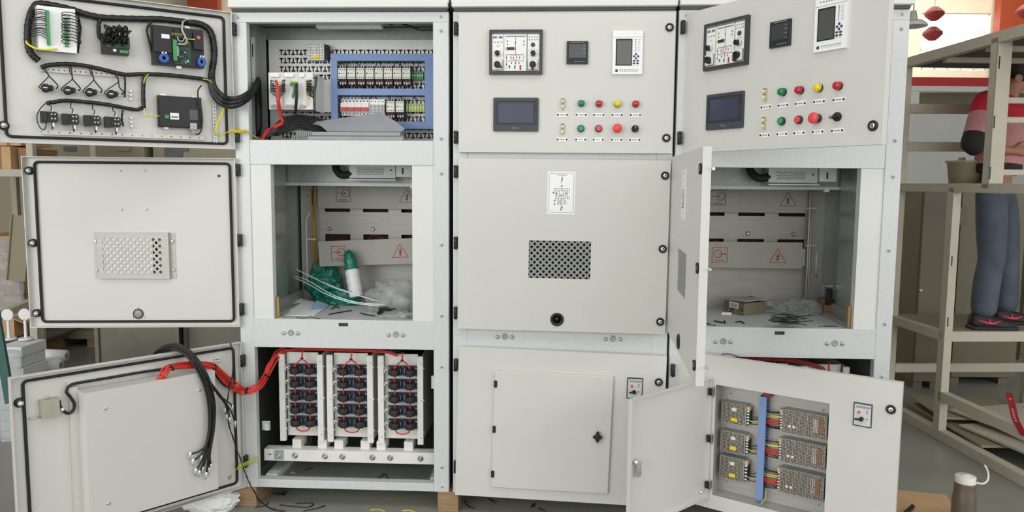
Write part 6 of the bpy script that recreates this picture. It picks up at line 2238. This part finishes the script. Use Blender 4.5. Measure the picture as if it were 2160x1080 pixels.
for v in (213, 254, 364):
    q = hit(FM, 2140, v, yUp + 0.03)
    fpart(MB('rack_paint').box(0.05, 1.05, yUp + 0.0, yUp + 0.02, q.z - 0.017, q.z + 0.017), 'cross_rail')
fpart(MB('beige_paint').box(s, 1.05, 0.01, yFar, zs_ + 0.02, zs_ + 0.032), 'tread_board', 0)
fpart(MB('roof_dark').box(s, 1.05, yN, yFar, zt - 0.02, zt - 0.012), 'roof_sheet', 0)
for y in (-0.55, -0.2, 0.2):
    fpart(MB('rack_paint').box(s, 1.05, y, y + 0.04, zt - 0.05, zt - 0.02), 'roof_rib', 0)
# red ribbon label taped over the frame's low rail
mb = MB('print_red')
a_, b_ = hit(FM, 2131, 828, -0.30), hit(FM, 2160, 925, -0.62)
u0 = hitx(FM, 2150, 905, -0.012)
P0, P1, P2 = V((0.03, u0.y + 0.20, 0.43)), V((-0.004, u0.y + 0.02, 0.215)), V((-0.006, u0.y - 0.06, 0.170))
P0 = hitx(FM, 2128, 828, 0.05)
P1 = hitx(FM, 2142, 885, -0.004)
P2 = hitx(FM, 2160, 920, -0.006)
wv = V((0.0, -0.058, 0.008))
vs, fs = [], []
pts = cr([P0, P0.lerp(P1, 0.5), P1, P2], 5)
for p in pts:
    vs += [p - wv * 0.5, p + wv * 0.5, p - wv * 0.5 + V((0.002, 0, 0)), p + wv * 0.5 + V((0.002, 0, 0))]
for j in range(len(pts) - 1):
    q = j * 4
    fs += [(q, q + 1, q + 5, q + 4), (q + 2, q + 6, q + 7, q + 3), (q, q + 4, q + 6, q + 2), (q + 1, q + 3, q + 7, q + 5)]
mb.add(vs, fs)
mb.use('off_white')
for t0, t1, wd in ((0.16, 0.24, 0.3), (0.42, 0.72, 0.28)):
    i0, i1 = int(t0 * len(pts)), int(t1 * len(pts))
    n = max(1, (i1 - i0))
    for j in range(i0, max(i1, i0 + 1)):
        p, q = pts[j], pts[j + 1]
        for f in (0.1, 0.45, 0.75):
            c = p.lerp(q, f)
            mb.add([c - wv * wd * 0.5 + V((-0.001, 0, 0)), c + wv * wd * 0.5 + V((-0.001, 0, 0)), c.lerp(q, 0.25) + wv * wd * 0.5 + V((-0.001, 0, 0)), c.lerp(q, 0.25) - wv * wd * 0.5 + V((-0.001, 0, 0))], [(0, 1, 2, 3)])
solo(mb, 'ribbon_label', FM, 'red ribbon label with white lettering draped on the bare frame', 'label')
# plates stacked on the ground inside the frame
for k, (x0, x1, y0, y1, z, m) in enumerate(((0.08, 0.95, -0.35, 0.50, 0.0, 'beige_paint'), (0.12, 0.85, -0.9, -0.05, 0.022, 'rack_paint'), (0.06, 0.60, 0.05, 0.58, 0.044, 'beige_paint'), (0.20, 1.0, -0.75, 0.1, 0.066, 'rack_paint'))):
    T = FM @ MX.Rotation(math.radians((-4, 7, -9, 12)[k]), 4, 'Z')
    mb = MB(m).box(x0, x1, y0, y1, FLOOR + 0.066 + z, FLOOR + 0.082 + z)
    solo(mb, 'steel_sheet', T, ['lowest grey sheet panel lying inside the bare frame', 'grey sheet panel second from the bottom of the loose pile', 'beige sheet panel third from the bottom of the loose pile', 'topmost sheet panel on the loose pile in the frame'][k], 'panel', 'panels lying in the frame', 0.002)
# bucket on the frame's middle rail
c = hit(FM, 2033, 380, -0.02)
c = FM @ V((c.x, 0.30, zm_ + 0.029))
q = hit(FM, 2035, 384, 0.42)
T = FM @ MX.Translation((q.x, 0.42, zm_ + 0.029))
fpart(MB('rack_paint').box(s, 1.05, 0.28, 0.56, zm_ + 0.018, zm_ + 0.028), 'shelf_board', 0)
r = 0.115
bk = thing('bucket', 'beige plastic bucket standing on the frame shelf behind the worker', 'bucket', T)
MB('pot').lathe((0, 0, 0.001), (0, 0, 1), [(r * 0.82, 0), (r * 0.97, 0.135), (r * 1.08, 0.138), (r * 1.08, 0.150), (r * 0.93, 0.150), (r * 0.80, 0.01), (0, 0.01)], 26).build('body', bk)
MB('pot').box(-0.045, -0.015, -0.02, 0.02, 0.14, 0.172).build('grip', bk, 0.004)
# beige cabinets behind the frame
for k, (u0, u1, v1, y, dep) in enumerate(((1925, 1996, 812, 5.75, 0.7), (2003, 2140, 812, 5.9, 0.7), (1870, 1920, 770, 6.75, 0.7), (2150, 2260, 760, 6.75, 0.7))):
    p, q = K(u0, v1, y), K(u1, v1, y)
    lab = ['narrow beige cabinet with small chrome knob behind the frame', 'wide beige cabinet with a narrow window behind the worker', 'beige cabinet partly hidden by the ajar cabinet', 'beige cabinet behind the worker at the picture edge'][k]
    root = thing('storage_cabinet', lab, 'cabinet', KM @ MX.Translation((p.x, y, FLOOR)), 'beige cabinets behind the frame')
    wv_ = q.x - p.x
    H = 1.58
    MB('beige_shaded').box(0, wv_, 0.022, dep, max(0.06, p.z - FLOOR), H).build('body', root, 0.004)
    MB('beige_shaded').box(0.004, wv_ - 0.004, 0, 0.02, max(0.065, p.z - FLOOR), H - 0.01).build('door', root, 0.003)
    MB('brown_olive').box(0.03, 0.10, 0.05, dep - 0.05, 0, 0.1).build('leg', root)
    MB('brown_olive').box(wv_ - 0.10, wv_ - 0.03, 0.05, dep - 0.05, 0, 0.1).build('leg', root)
    if k == 0:
        c = K(1941, 612, y)
        MB('chrome').lathe((c.x - p.x, 0, c.z - FLOOR), (0, -1, 0), [(0.012, 0), (0.014, 0.012), (0.008, 0.018)], 14).build('knob', root)
    if k == 1:
        a_, b_ = K(2020, 437, y), K(2038, 475, y)
        mb = MB('brown_olive').box(a_.x - p.x, b_.x - p.x, -0.004, 0.001, b_.z - FLOOR, a_.z - FLOOR)
        mb.build('window_slot', root)
    if k == 2:
        for zz in (0.3, 0.75, 1.15):
            MB('dark_side').box(wv_ - 0.04, wv_ - 0.015, -0.003, 0.001, zz, zz + 0.10).build('vent_slot', root)
# cardboard sheet with marker, bottle and white strap on the floor at the right
c0_, c1_, c2_, c3_ = fl(1880, 1034), fl(1996, 1046), fl(2040, 1130), fl(1860, 1130)
mb = MB('cardboard')
vs = [V((c.x, c.y, FLOOR + dz)) for dz in (0.001, 0.006) for c in (c0_, c1_, c2_, c3_)]
mb.add(vs, [(0, 1, 2, 3), (7, 6, 5, 4), (0, 4, 5, 1), (1, 5, 6, 2), (2, 6, 7, 3), (3, 7, 4, 0)])
solo(mb, 'cardboard_sheet', W, 'flat cardboard sheet on the floor beside the hatch door', 'cardboard')
a_, b_ = fl(1925, 1068, FLOOR + 0.02), fl(1908, 1085, FLOOR + 0.02)
mb = MB('black').tube([a_, b_], 0.011, 12)
solo(mb, 'marker', W, 'black tube lying on the cardboard sheet', 'tube')
p = fl(2030, 1105)
bt = thing('bottle', 'brown plastic bottle with cream screw lid on the floor', 'bottle', MX.Translation(p))
MB('bottle').lathe((0, 0, 0), (0, 0, 1), [(0.048, 0), (0.052, 0.01), (0.052, 0.13), (0.047, 0.16), (0.046, 0.18), (0.047, 0.198), (0.047, 0.205)], 26).build('body', bt)
MB('cream').lathe((0, 0, 0.203), (0, 0, 1), [(0.0455, 0), (0.0455, 0.004), (0.043, 0.010), (0.0445, 0.030), (0.038, 0.034), (0.020, 0.034), (0.018, 0.038), (0.0, 0.038)], 26).build('lid', bt)
MB('cream').tube(cr([(0.040, -0.01, 0.207), (0.075, -0.01, 0.203), (0.10, 0, 0.215), (0.108, 0.01, 0.24), (0.10, 0.01, 0.265), (0.088, 0.01, 0.285)], 6), 0.0045, 8).build('lid_strap', bt)

# ------------------------------------------------------------------ things behind the left cabinet's open doors
for k, (u0, u1, y) in enumerate(((100, 212, 7.0), (213, 322, 7.0), (336, 520, 7.05))):
    p, q = K(u0, 716, y), K(u1, 716, y)
    root = thing('storage_cabinet', ['pale beige cabinet on wooden feet behind the open doors', 'pale beige cabinet second from the stacked cartons', 'pale beige cabinet with dark panel behind the open doors'][k], 'cabinet', KM @ MX.Translation((p.x, y, FLOOR)), 'beige cabinets behind the open doors')
    w_ = q.x - p.x
    H = 2.25
    MB('beige_paint').box(0, w_, 0.025, 0.8, p.z - FLOOR, H).build('body', root, 0.004)
    MB('beige_paint').box(0.006, w_ - 0.006, 0, 0.024, p.z - FLOOR + 0.10, H - 0.02).build('door', root, 0.004)
    for x in (0.02, w_ - 0.14):
        MB('wood').box(x, x + 0.12, 0.02, 0.78, 0, p.z - FLOOR).build('foot_block', root)
    a_, b_ = K(u0 + 35, 309, y), K(u0 + 62, 319, y)
    MB('dark_side' if k != 1 else 'beige_paint').box(a_.x - p.x, b_.x - p.x, -0.01, 0, b_.z - FLOOR, a_.z - FLOOR).build('name_holder', root)
    if k == 2:
        a_, b_ = K(347, 308, y), K(386, 335, y)
        MB('dark_side').box(a_.x - p.x, b_.x - p.x, -0.008, 0, b_.z - FLOOR, a_.z - FLOOR).build('display_panel', root)
for k, (u0, u1, y) in enumerate(((206, 372, 5.6), (392, 560, 5.7))):
    p, q = K(u0, 800, y), K(u1, 800, y)
    mb = MB('case_grey').box(p.x, q.x, y, y + 0.5, FLOOR, 0.72)
    mb.box(p.x, p.x + 0.03, y - 0.02, y, FLOOR, 0.72)
    if k == 0:
        mb.box(q.x, q.x + 0.04, y - 0.02, y - 0.017, 0.2, 0.72)
        mb.add([(q.x + 0.04, y - 0.018, 0.72), (q.x + 0.10, y - 0.018, 0.72), (q.x + 0.04, y - 0.018, 0.45), (q.x + 0.04, y - 0.014, 0.72), (q.x + 0.10, y - 0.014, 0.72), (q.x + 0.04, y - 0.014, 0.45)], [(0, 1, 2), (5, 4, 3), (0, 3, 4, 1), (1, 4, 5, 2), (2, 5, 3, 0)])
    solo(mb, 'sheet_metal_case', KM, ['dull galvanised case below the open middle door', 'galvanised case nearest the cabinet hinges behind the lower door'][k], 'case', None, 0.003)
# storage rack with cartons at the far left
ry = 5.6
rk = thing('storage_rack', 'beige steel rack stacked with cartons beyond the open door', 'rack', KM @ MX.Translation((K(-40, 500, ry).x, ry, FLOOR)))
rx = K(-40, 500, ry).x


def rp(mb, name):
    mb.v = [(p[0] - rx, p[1] - ry, p[2] - FLOOR) for p in mb.v]
    return mb.build(name, rk, 0.003)


z1_ = K(20, 365, ry).z
xr0, xr1 = K(-150, 365, ry).x, K(62, 365, ry).x
rp(MB('rack_paint').box(xr0, xr1, ry, ry + 0.05, z1_ - 0.028, z1_ + 0.028), 'shelf_rail')
rp(MB('rack_paint').box(xr0, xr1, ry + 0.9, ry + 0.95, z1_ - 0.028, z1_ + 0.028), 'shelf_rail')
rp(MB('rack_paint').box(xr0, xr1, ry + 0.05, ry + 0.9, z1_ + 0.008, z1_ + 0.026), 'shelf_board')
rp(MB('rack_paint').box(xr1 - 0.05, xr1, ry + 0.05, ry + 0.1, FLOOR, 1.9), 'post')
rp(MB('rack_paint').box(xr0, xr0 + 0.05, ry, ry + 0.05, FLOOR, 1.9), 'post')
rp(MB('rack_paint').box(xr1 - 0.05, xr1, ry + 0.9, ry + 0.95, FLOOR, 1.9), 'post')
rp(MB('rack_paint').box(xr0, xr0 + 0.05, ry + 0.9, ry + 0.95, FLOOR, 1.9), 'post')
zz = K(20, 655, ry).z
rp(MB('board_brown').box(xr0, xr1, ry + 0.1, ry + 0.9, zz - 0.25, zz - 0.23), 'shelf_board')
lz = z1_ + 0.0265
for k, (u0, u1, v0, m, dy) in enumerate(((-90, 21, 308, 'cardboard', 0.1), (38, 54, 312, 'cardboard_dark', 0.16), (-80, 40, 240, 'cardboard', 0.2))):
    p, q = K(u0, v0, ry + dy), K(u1, v0, ry + dy)
    zb = lz if k < 2 else K(0, 306, ry + 0.1).z + 0.001
    mb = MB(m).box(p.x, q.x, ry + dy, ry + dy + 0.4, zb, max(p.z, zb + 0.1))
    mb.use('cardboard_dark').box((p.x * 0.25 + q.x * 0.75), (p.x * 0.25 + q.x * 0.75) + 0.03, ry + dy - 0.001, ry + dy, zb, max(p.z, zb + 0.1))
    solo(mb, 'carton', KM, ['brown carton with taped seam on the rack shelf', 'darker narrow carton at the end of the rack shelf', 'brown carton stacked on the taped one'][k], 'box', 'cartons on the rack')
# wrapped pallet load under the shelf
zc_ = zz - 0.229
for k in range(4):
    p, q = K(-60, 600, ry + 0.2), K(43, 600, ry + 0.2)
    h0 = zc_ + 0.16 + k * 0.155
    if h0 + 0.15 > z1_ - 0.03:
        break
    mb = MB('cardboard').box(p.x, q.x - 0.01 * (k % 2), ry + 0.2, ry + 0.7, h0, h0 + 0.15)
    solo(mb, 'carton', KM, ['lowest carton of the film-wrapped stack on the rack', 'second carton from the bottom of the film-wrapped stack', 'third carton from the bottom of the film-wrapped stack', 'topmost carton of the film-wrapped stack'][k], 'box', 'wrapped cartons')
p, q = K(-60, 500, ry + 0.18), K(46, 500, ry + 0.18)
mb = MB('clear_wrap')
n = 14
vs, fs = [], []
for j in range(n + 1):
    for i_ in range(9):
        vs.append((p.x + (q.x - p.x) * i_ / 8, ry + 0.17 + 0.012 * math.sin(j * 2.3 + i_), zc_ + 0.16 + 0.60 * j / n + 0.012 * math.sin(i_ * 1.7 + j)))
for j in range(n):
    for i_ in range(8):
        a_ = j * 9 + i_
        fs.append((a_, a_ + 1, a_ + 10, a_ + 9))
mb.add(vs, fs, True)
o = solo(mb, 'stretch_film', KM, 'clear stretch film wrapped round the carton stack', 'film')
o.modifiers.new('thick', 'SOLIDIFY').thickness = 0.001
T = KM @ MX.Translation(K(32, 592, ry + 0.08)) @ MX.Rotation(math.radians(5), 4, 'Y') @ MX.Rotation(math.radians(-4), 4, 'X')
mb = MB('beige_paint').box(-0.065, 0.075, 0, 0.012, 0, 0.50)
mb.box(-0.065, -0.055, -0.012, 0, 0, 0.50)
solo(mb, 'steel_sheet', T, 'narrow beige sheet panel leaning on the wrapped cartons', 'panel')
p, q = K(-50, 590, ry + 0.12), K(26, 590, ry + 0.12)
mb = MB('cardboard').box(p.x, q.x, ry + 0.11, ry + 0.40, zc_, zc_ + 0.155)
mb.obox((q.x + 0.03, ry + 0.25, zc_ + 0.13), (0.05, 0, -0.02), (0, 0.14, 0), (0.001, 0, 0.003))
solo(mb, 'carton', KM, 'open brown carton with bent flap beneath the leaning panel', 'box')
# slanted beam, white bats on round feet, film-wrapped stack and white rolls
mb = MB('rack_paint').bar(K(-60, 690, 4.9), K(66, 638, 5.45), 0.05, 0.05)
solo(mb, 'steel_beam', KM, 'slanting beige beam in front of the cartons', 'beam')
p = K(70, 690, 5.0)
mb = MB('rack_paint').box(p.x - 0.025, p.x + 0.025, 5.0, 5.05, FLOOR, p.z + 0.03)
solo(mb, 'steel_post', KM, 'short beige post beside the white rolls', 'post')
for k, (u, vh, vb, y) in enumerate(((16, 664, 716, 4.6), (52, 663, 716, 4.6))):
    c, b_ = K(u, vh, y), K(u, vb, y)
    root = thing('white_stand', ['white round-headed stand farther from the open middle door', 'white round-headed stand right beside the open middle door'][k], 'stand', KM @ MX.Translation((c.x, y, b_.z)), 'white round-headed stands')
    h = c.z - b_.z
    MB('white_plastic').lathe((0, 0, h), (0, -1, 0), [(0.036, -0.006), (0.037, 0), (0.036, 0.006)], 22).build('head', root)
    MB('white_plastic').box(-0.008, 0.008, -0.006, 0.006, 0.008, h - 0.03).build('stem', root, 0.002)
    MB('white_plastic').lathe((0, 0, 0), (0, 0, 1), [(0.042, 0), (0.042, 0.010), (0.038, 0.012)], 22).build('base', root)
p, q = K(8, 722, 4.5), K(62, 722, 4.5)
tz = K(30, 716, 4.6).z
zb = FLOOR
nl = 9
mb = MB('paper')
for k in range(nl):
    h0 = FLOOR + (tz - FLOOR - 0.006) * k / nl
    o_ = 0.006 * math.sin(k * 2.4)
    mb.box(p.x + o_, q.x + o_, 4.42, 4.66, h0, FLOOR + (tz - FLOOR - 0.006) * (k + 1) / nl - 0.003)
solo(mb, 'sheet_stack', KM, 'stack of white sheets in clear film carrying the white stands', 'stack', None, 0.003)
mb = MB('clear_wrap')
vs, fs = [], []
for j in range(15):
    for i_ in range(9):
        vs.append((p.x - 0.012 + (q.x - p.x + 0.02) * i_ / 8, 4.405 + 0.008 * math.sin(j * 1.9 + i_ * 1.2), FLOOR + 0.01 + (tz - FLOOR - 0.03) * j / 14))
for j in range(14):
    for i_ in range(8):
        a_ = j * 9 + i_
        fs.append((a_, a_ + 1, a_ + 10, a_ + 9))
mb.add(vs, fs, True)
o = solo(mb, 'stretch_film', KM, 'crinkled clear film over the white sheet stack', 'film')
o.modifiers.new('thick', 'SOLIDIFY').thickness = 0.001
for k, (u0, v0, u1, v1, r, y) in enumerate(((78, 748, 140, 750, 0.038, 4.9), (84, 768, 128, 770, 0.042, 4.8))):
    a_, b_ = K(u0, v0, y), K(u1, v1, y)
    mb = MB('paper').tube([a_, a_.lerp(b_, 0.5), b_], [r, r * 1.02, r * 0.98], 20)
    mb.use('print_light').lathe(b_, (b_ - a_), [(r * 0.5, 0.0), (r * 0.45, 0.001), (r * 0.2, 0.001)], 16)
    solo(mb, 'paper_roll', KM, ['upper white roll behind the open lower door', 'lower white roll behind the open lower door'][k], 'roll', 'white rolls')
a_, b_ = K(80, 800, 5.0), K(140, 800, 5.0)
zt_ = K(100, 782, 4.85).z
mb = MB('paper')
for k in range(7):
    h0 = FLOOR + (zt_ - FLOOR) * k / 7
    mb.box(a_.x + 0.01 * (k % 2), b_.x - 0.02, 4.72, 4.855, h0, FLOOR + (zt_ - FLOOR) * (k + 1) / 7 - 0.004)
solo(mb, 'sheet_stack', KM, 'pale stack of sheets under the lower white roll', 'stack', None, 0.003)
zt2 = K(110, 749, 4.9).z - 0.039
mb = MB('paper')
for k in range(8):
    h0 = FLOOR + (zt2 - FLOOR) * k / 8
    mb.box(a_.x + 0.02 + 0.008 * (k % 2), b_.x - 0.03, 4.865, 4.97, h0, FLOOR + (zt2 - FLOOR) * (k + 1) / 8 - 0.003)
solo(mb, 'sheet_stack', KM, 'taller pale stack of sheets under the upper white roll', 'stack', None, 0.003)
mb = MB('green_strap').bar(K(-14, 640, 4.2), K(22, 850, 4.1), 0.05, 0.02, (0, 1, 0))
solo(mb, 'green_tube', KM, 'slanting dark green tube at the picture edge', 'tube')
for k in range(4):
    p, q = K(-20, 700, 6.6), K(100, 700, 6.6)
    z = K(40, 712, 6.6).z + k * 0.05
    solo(MB('board_brown').box(p.x + 0.03 * k, q.x - 0.04 * k, 6.58, 6.95, z - 0.04, z - 0.01), 'wooden_board', KM, ['lowest brown board of the pile behind the white stands', 'second brown board of the pile behind the white stands', 'third brown board of the pile behind the white stands', 'top brown board of the pile behind the white stands'][k], 'board', 'brown boards')
p, q = K(-20, 715, 6.6), K(100, 715, 6.6)
solo(MB('wood').box(p.x + 0.02, q.x - 0.05, 6.6, 6.93, FLOOR, K(40, 712, 6.6).z - 0.041), 'wooden_crate', KM, 'low wooden crate under the pile of brown boards', 'crate')

# ------------------------------------------------------------------ the worker standing inside the frame


def skin(name, nodes, edges, m, parent, inv, root=0, sub=2, label=None):
    me = bpy.data.meshes.new(name)
    me.from_pydata([inv @ V(p) for p, r in nodes], edges, [])
    me.materials.append(MATS[m])
    o = bpy.data.objects.new(name, me)
    COL.objects.link(o)
    o.parent = parent
    md = o.modifiers.new('skin', 'SKIN')
    md.use_smooth_shade = True
    md.branch_smoothing = 0.6
    for i, (p, r) in enumerate(nodes):
        sv = me.skin_vertices[0].data[i]
        sv.radius = r if isinstance(r, tuple) else (r, r)
        sv.use_root = i == root
    sb = o.modifiers.new('sub', 'SUBSURF')
    sb.levels = sb.render_levels = sub
    if label:
        o['label'] = label
    return o


dN, dF_, dM = 4.78, 4.98, 4.88      # camera depth of near side, far side, middle
ZS = zs_ + 0.033
feet = FM @ V((0.42, 0.12, ZS))
hip = cp(2100, 392, dM)
foot_c = cp(2088, 700, dM)
pz = ZS
person = thing('person', 'worker in red and pink shirt, blue jeans and black shoes standing in the frame', 'person', MX.Translation((foot_c.x, foot_c.y, pz)))
PI_ = person.matrix_world.inverted()


def G(u, v, d):
    return cp(u, v, d)


pel, sp1, sp2, chest, neck, skull0 = G(2102, 398, dM), G(2108, 345, dM), G(2112, 290, dM), G(2112, 235, dM), G(2126, 196, dM), G(2138, 178, dM)
hN, hF = G(2092, 415, dN), G(2112, 415, dF_)
kN, kF = G(2092, 548, dN - 0.02), G(2122, 545, dF_ - 0.02)
aN, aF = G(2074, 664, dN - 0.03), G(2120, 668, dF_ - 0.04)
aN.z, aF.z = pz + 0.10, pz + 0.10
shN, shF = G(2080, 218, dN - 0.05), G(2116, 222, dF_ + 0.03)
elN, elF = G(2053, 305, dN - 0.10), G(2110, 312, dF_ + 0.08)
wrN, wrF = G(2128, 318, dN - 0.06), G(2150, 318, dF_)
hdN, hdF = G(2150, 318, dN - 0.05), G(2172, 318, dF_)
# body: one continuous figure
nodes = [(pel, 0.10), (sp1, 0.095), (sp2, 0.105), (chest, 0.115), (neck, 0.052), (skull0, 0.062), (G(2146, 160, dM), 0.082), (G(2150, 140, dM), 0.078), (G(2164, 178, dM), 0.050),
         (hN, 0.08), (kN, 0.055), (aN, 0.038), (hF, 0.08), (kF, 0.055), (aF, 0.038),
         (shN, 0.055), (elN, 0.042), (wrN, 0.028), (hdN, 0.032), (shF, 0.055), (elF, 0.042), (wrF, 0.028), (hdF, 0.032)]
edges = [(0, 1), (1, 2), (2, 3), (3, 4), (4, 5), (5, 6), (6, 7), (5, 8), (0, 9), (9, 10), (10, 11), (0, 12), (12, 13), (13, 14), (3, 15), (15, 16), (16, 17), (17, 18), (3, 19), (19, 20), (20, 21), (21, 22)]
# five fingers rooted in each palm
for base, wrist, ref in ((18, wrN, hdN), (22, wrF, hdF)):
    fwd = (ref - wrist).normalized()
    upv = V((0, 0, 1))
    sd = fwd.cross(upv).normalized()
    for j, (off, ln) in enumerate(((-0.026, 0.060), (-0.009, 0.072), (0.008, 0.068), (0.024, 0.052))):
        n0 = len(nodes)
        r0 = ref + fwd * 0.03 + upv * off
        nodes += [(r0, 0.0095), (r0 + fwd * ln * 0.55 + sd * 0.006, 0.0085), (r0 + fwd * ln * 0.85 + sd * 0.022, 0.0075)]
        edges += [(base, n0), (n0, n0 + 1), (n0 + 1, n0 + 2)]
    n0 = len(nodes)
    r0 = ref + upv * 0.028 - fwd * 0.012
    nodes += [(r0, 0.011), (r0 + fwd * 0.03 + upv * 0.022, 0.0095), (r0 + fwd * 0.055 + upv * 0.026, 0.008)]
    edges += [(base, n0), (n0, n0 + 1), (n0 + 1, n0 + 2)]
skin('body', nodes, edges, 'skin', person, PI_)
# trousers
hem = V((0, 0, -0.035))
tn = [(G(2105, 366, dM), (0.132, 0.142)), (G(2098, 412, dM), (0.135, 0.16)), (hN, (0.115, 0.125)), (hN.lerp(kN, 0.5), (0.098, 0.11)), (kN, (0.082, 0.088)), (kN.lerp(aN, 0.5) + V((-0.01, 0, 0)), (0.084, 0.09)), (aN + hem, (0.078, 0.088)),
      (hF, (0.115, 0.125)), (hF.lerp(kF, 0.5), (0.098, 0.11)), (kF, (0.080, 0.086)), (kF.lerp(aF, 0.5), (0.08, 0.088)), (aF + hem, (0.075, 0.085))]
skin('trousers', tn, [(0, 1), (1, 2), (2, 3), (3, 4), (4, 5), (5, 6), (1, 7), (7, 8), (8, 9), (9, 10), (10, 11)], 'denim', person, PI_, 1, 2, 'worn blue denim trousers')
# shirt: continuous cloth tubes, red above, pink below, dark cuffs


def cloth(name, path, label):
    """path: (point, radius, colour of the stretch that starts here); one tube, several colours"""
    mb = MB(path[0][2])
    pts, rs, ms = [], [], []
    for k in range(len(path) - 1):
        (p0, r0, m0), (p1, r1, _) = path[k], path[k + 1]
        for t in range(6):
            f = t / 6
            pts.append(PI_ @ p0.lerp(p1, f))
            rs.append((r0 + (r1 - r0) * f) * (1 + 0.018 * math.sin((k * 6 + t) * 1.9)))
            ms.append(m0)
    pts.append(PI_ @ path[-1][0])
    rs.append(path[-1][1])
    n = 22
    mb.tube(pts, rs, n)
    nf = len(mb.f)
    for i in range(len(pts) - 1):
        mb.use(ms[i])
        for q in range(n):
            mb.mi[i * n + q] = mb.cur
    mb.mi[nf - 1] = mb.cur
    return mb.build(name, person, label=label, subsurf=1)


top_ = G(2121, 203, dM)
cloth('shirt', [(G(2104, 368, dM), 0.128, 'shirt_dark'), (G(2106, 350, dM), 0.136, 'shirt_pink'), (G(2110, 300, dM), 0.142, 'shirt_pink'), (G(2112, 262, dM), 0.148, 'shirt_red'), (chest, 0.146, 'shirt_red'),
                (G(2115, 215, dM), 0.112, 'shirt_red'), (top_, 0.062, 'shirt_red')], 'red and pink shirt')
for sh, el in ((shN, elN), (shF, elF)):
    inn = sh.lerp(chest, 0.55)
    cloth('sleeve', [(inn, 0.060, 'shirt_red'), (sh + V((0, 0, 0.012)), 0.080, 'shirt_red'), (sh.lerp(el, 0.30), 0.078, 'shirt_pink'), (sh.lerp(el, 0.80), 0.074, 'shirt_dark'), (sh.lerp(el, 1.0), 0.074, 'shirt_dark'), (el.lerp(wrN if el is elN else wrF, 0.16), 0.060, 'shirt_dark')], 'loose sleeve with dark cuff')
# hair, ear, nose
c = PI_ @ G(2149, 143, dM)
mb = MB('hair', T=MX.Translation(c) @ MX.Rotation(math.radians(18), 4, 'Y'))
bm_pts = []
mb.lathe((-0.012, 0, -0.07), (0, 0, 1), [(0.070, -0.02), (0.092, 0.02), (0.104, 0.055), (0.104, 0.085), (0.094, 0.12), (0.068, 0.145), (0.03, 0.158), (0.0, 0.160)], 24)
mb.build('hair', person)
ce = PI_ @ G(2147, 165, dN + 0.005)
mb = MB('skin', T=MX.Translation(ce) @ MX.Rotation(math.radians(15), 4, 'Y')).lathe((0, -0.002, 0), (0, -1, 0), [(0.022, 0), (0.026, 0.008), (0.020, 0.014), (0.012, 0.008)], 16)
mb.build('ear', person)
hc = G(2150, 160, dM)
fw, sd_ = V((C_R.x, C_R.y, 0)).normalized(), V((-C_R.y, C_R.x, 0)).normalized()
for s_ in (-1, 1):
    e = PI_ @ (hc + fw * 0.074 + sd_ * 0.032 * s_ + V((0, 0, 0.012)))
    mb = MB('off_white').lathe(e, fw, [(0.0, -0.008), (0.011, -0.003), (0.011, 0.003), (0.0, 0.008)], 12)
    mb.use('hair').lathe(e + fw * 0.006, fw, [(0.006, 0), (0.0, 0.003)], 10)
    mb.bar(e + V((0, 0, 0.018)) - sd_ * 0.014 + fw * 0.004, e + V((0, 0, 0.018)) + sd_ * 0.014 + fw * 0.004, 0.005, 0.005)
    mb.build('eye', person)
n_ = PI_ @ (hc + fw * 0.082 + V((0, 0, -0.012)))
MB('skin').tube([n_ + V((0, 0, 0.028)) - fw * 0.004, n_ + fw * 0.008, n_ + V((0, 0, -0.008)) + fw * 0.002], [0.006, 0.012, 0.006], 10).build('nose', person)
m_ = PI_ @ (hc + fw * 0.078 + V((0, 0, -0.050)))
MB('print_maroon').tube([m_ - sd_ * 0.022 - fw * 0.006, m_, m_ + sd_ * 0.022 - fw * 0.006], [0.003, 0.006, 0.003], 8).build('mouth', person)
# shoes
for a, dn in ((aN, dN), (aF, dF_)):
    c = PI_ @ a
    c.z = 0
    mb = MB('shoe')
    prof = [(-0.075, 0.036, 0.085), (-0.06, 0.042, 0.092), (-0.01, 0.046, 0.095), (0.05, 0.049, 0.075), (0.11, 0.05, 0.055), (0.16, 0.044, 0.045), (0.19, 0.026, 0.034)]
    vs, fs = [], []
    for x, hw, h in prof:
        for dy, z in ((-hw, 0.004), (-hw * 1.02, h * 0.35), (-hw * 0.8, h * 0.8), (-hw * 0.35, h), (hw * 0.35, h), (hw * 0.8, h * 0.8), (hw * 1.02, h * 0.35), (hw, 0.004)):
            vs.append((c.x + x, c.y + dy, 0.012 + z))
    n = 8
    for j in range(len(prof) - 1):
        for q in range(n):
            fs.append((j * n + q, j * n + (q + 1) % n, (j + 1) * n + (q + 1) % n, (j + 1) * n + q))
    fs += [tuple(range(n)), tuple(range(len(prof) * n - 1, (len(prof) - 1) * n - 1, -1))]
    mb.add(vs, fs, True)
    sh = mb.build('shoe', person)
    mb = MB('black').prism([(c.x - 0.082, 0), (c.x + 0.198, 0), (c.x + 0.196, 0.024), (c.x - 0.082, 0.024)], c.y - 0.05, c.y + 0.05)
    mb.build('sole', sh, 0.006)
    mb = MB('pink')
    yy = c.y - 0.0505
    pts = [(-0.055, 0.056, -0.043), (0.0, 0.038, -0.0485), (0.04, 0.036, -0.051), (0.085, 0.052, -0.046)]
    mb.tube([(c.x + x, c.y + y_, 0.008 + z) for x, z, y_ in pts], [0.004, 0.007, 0.007, 0.003], 6)
    mb.tube([(c.x + 0.02, c.y - 0.050, 0.040), (c.x + 0.012, c.y - 0.045, 0.075)], [0.006, 0.003], 6)
    mb.build('side_stripe', sh, label='bright pink side mark')
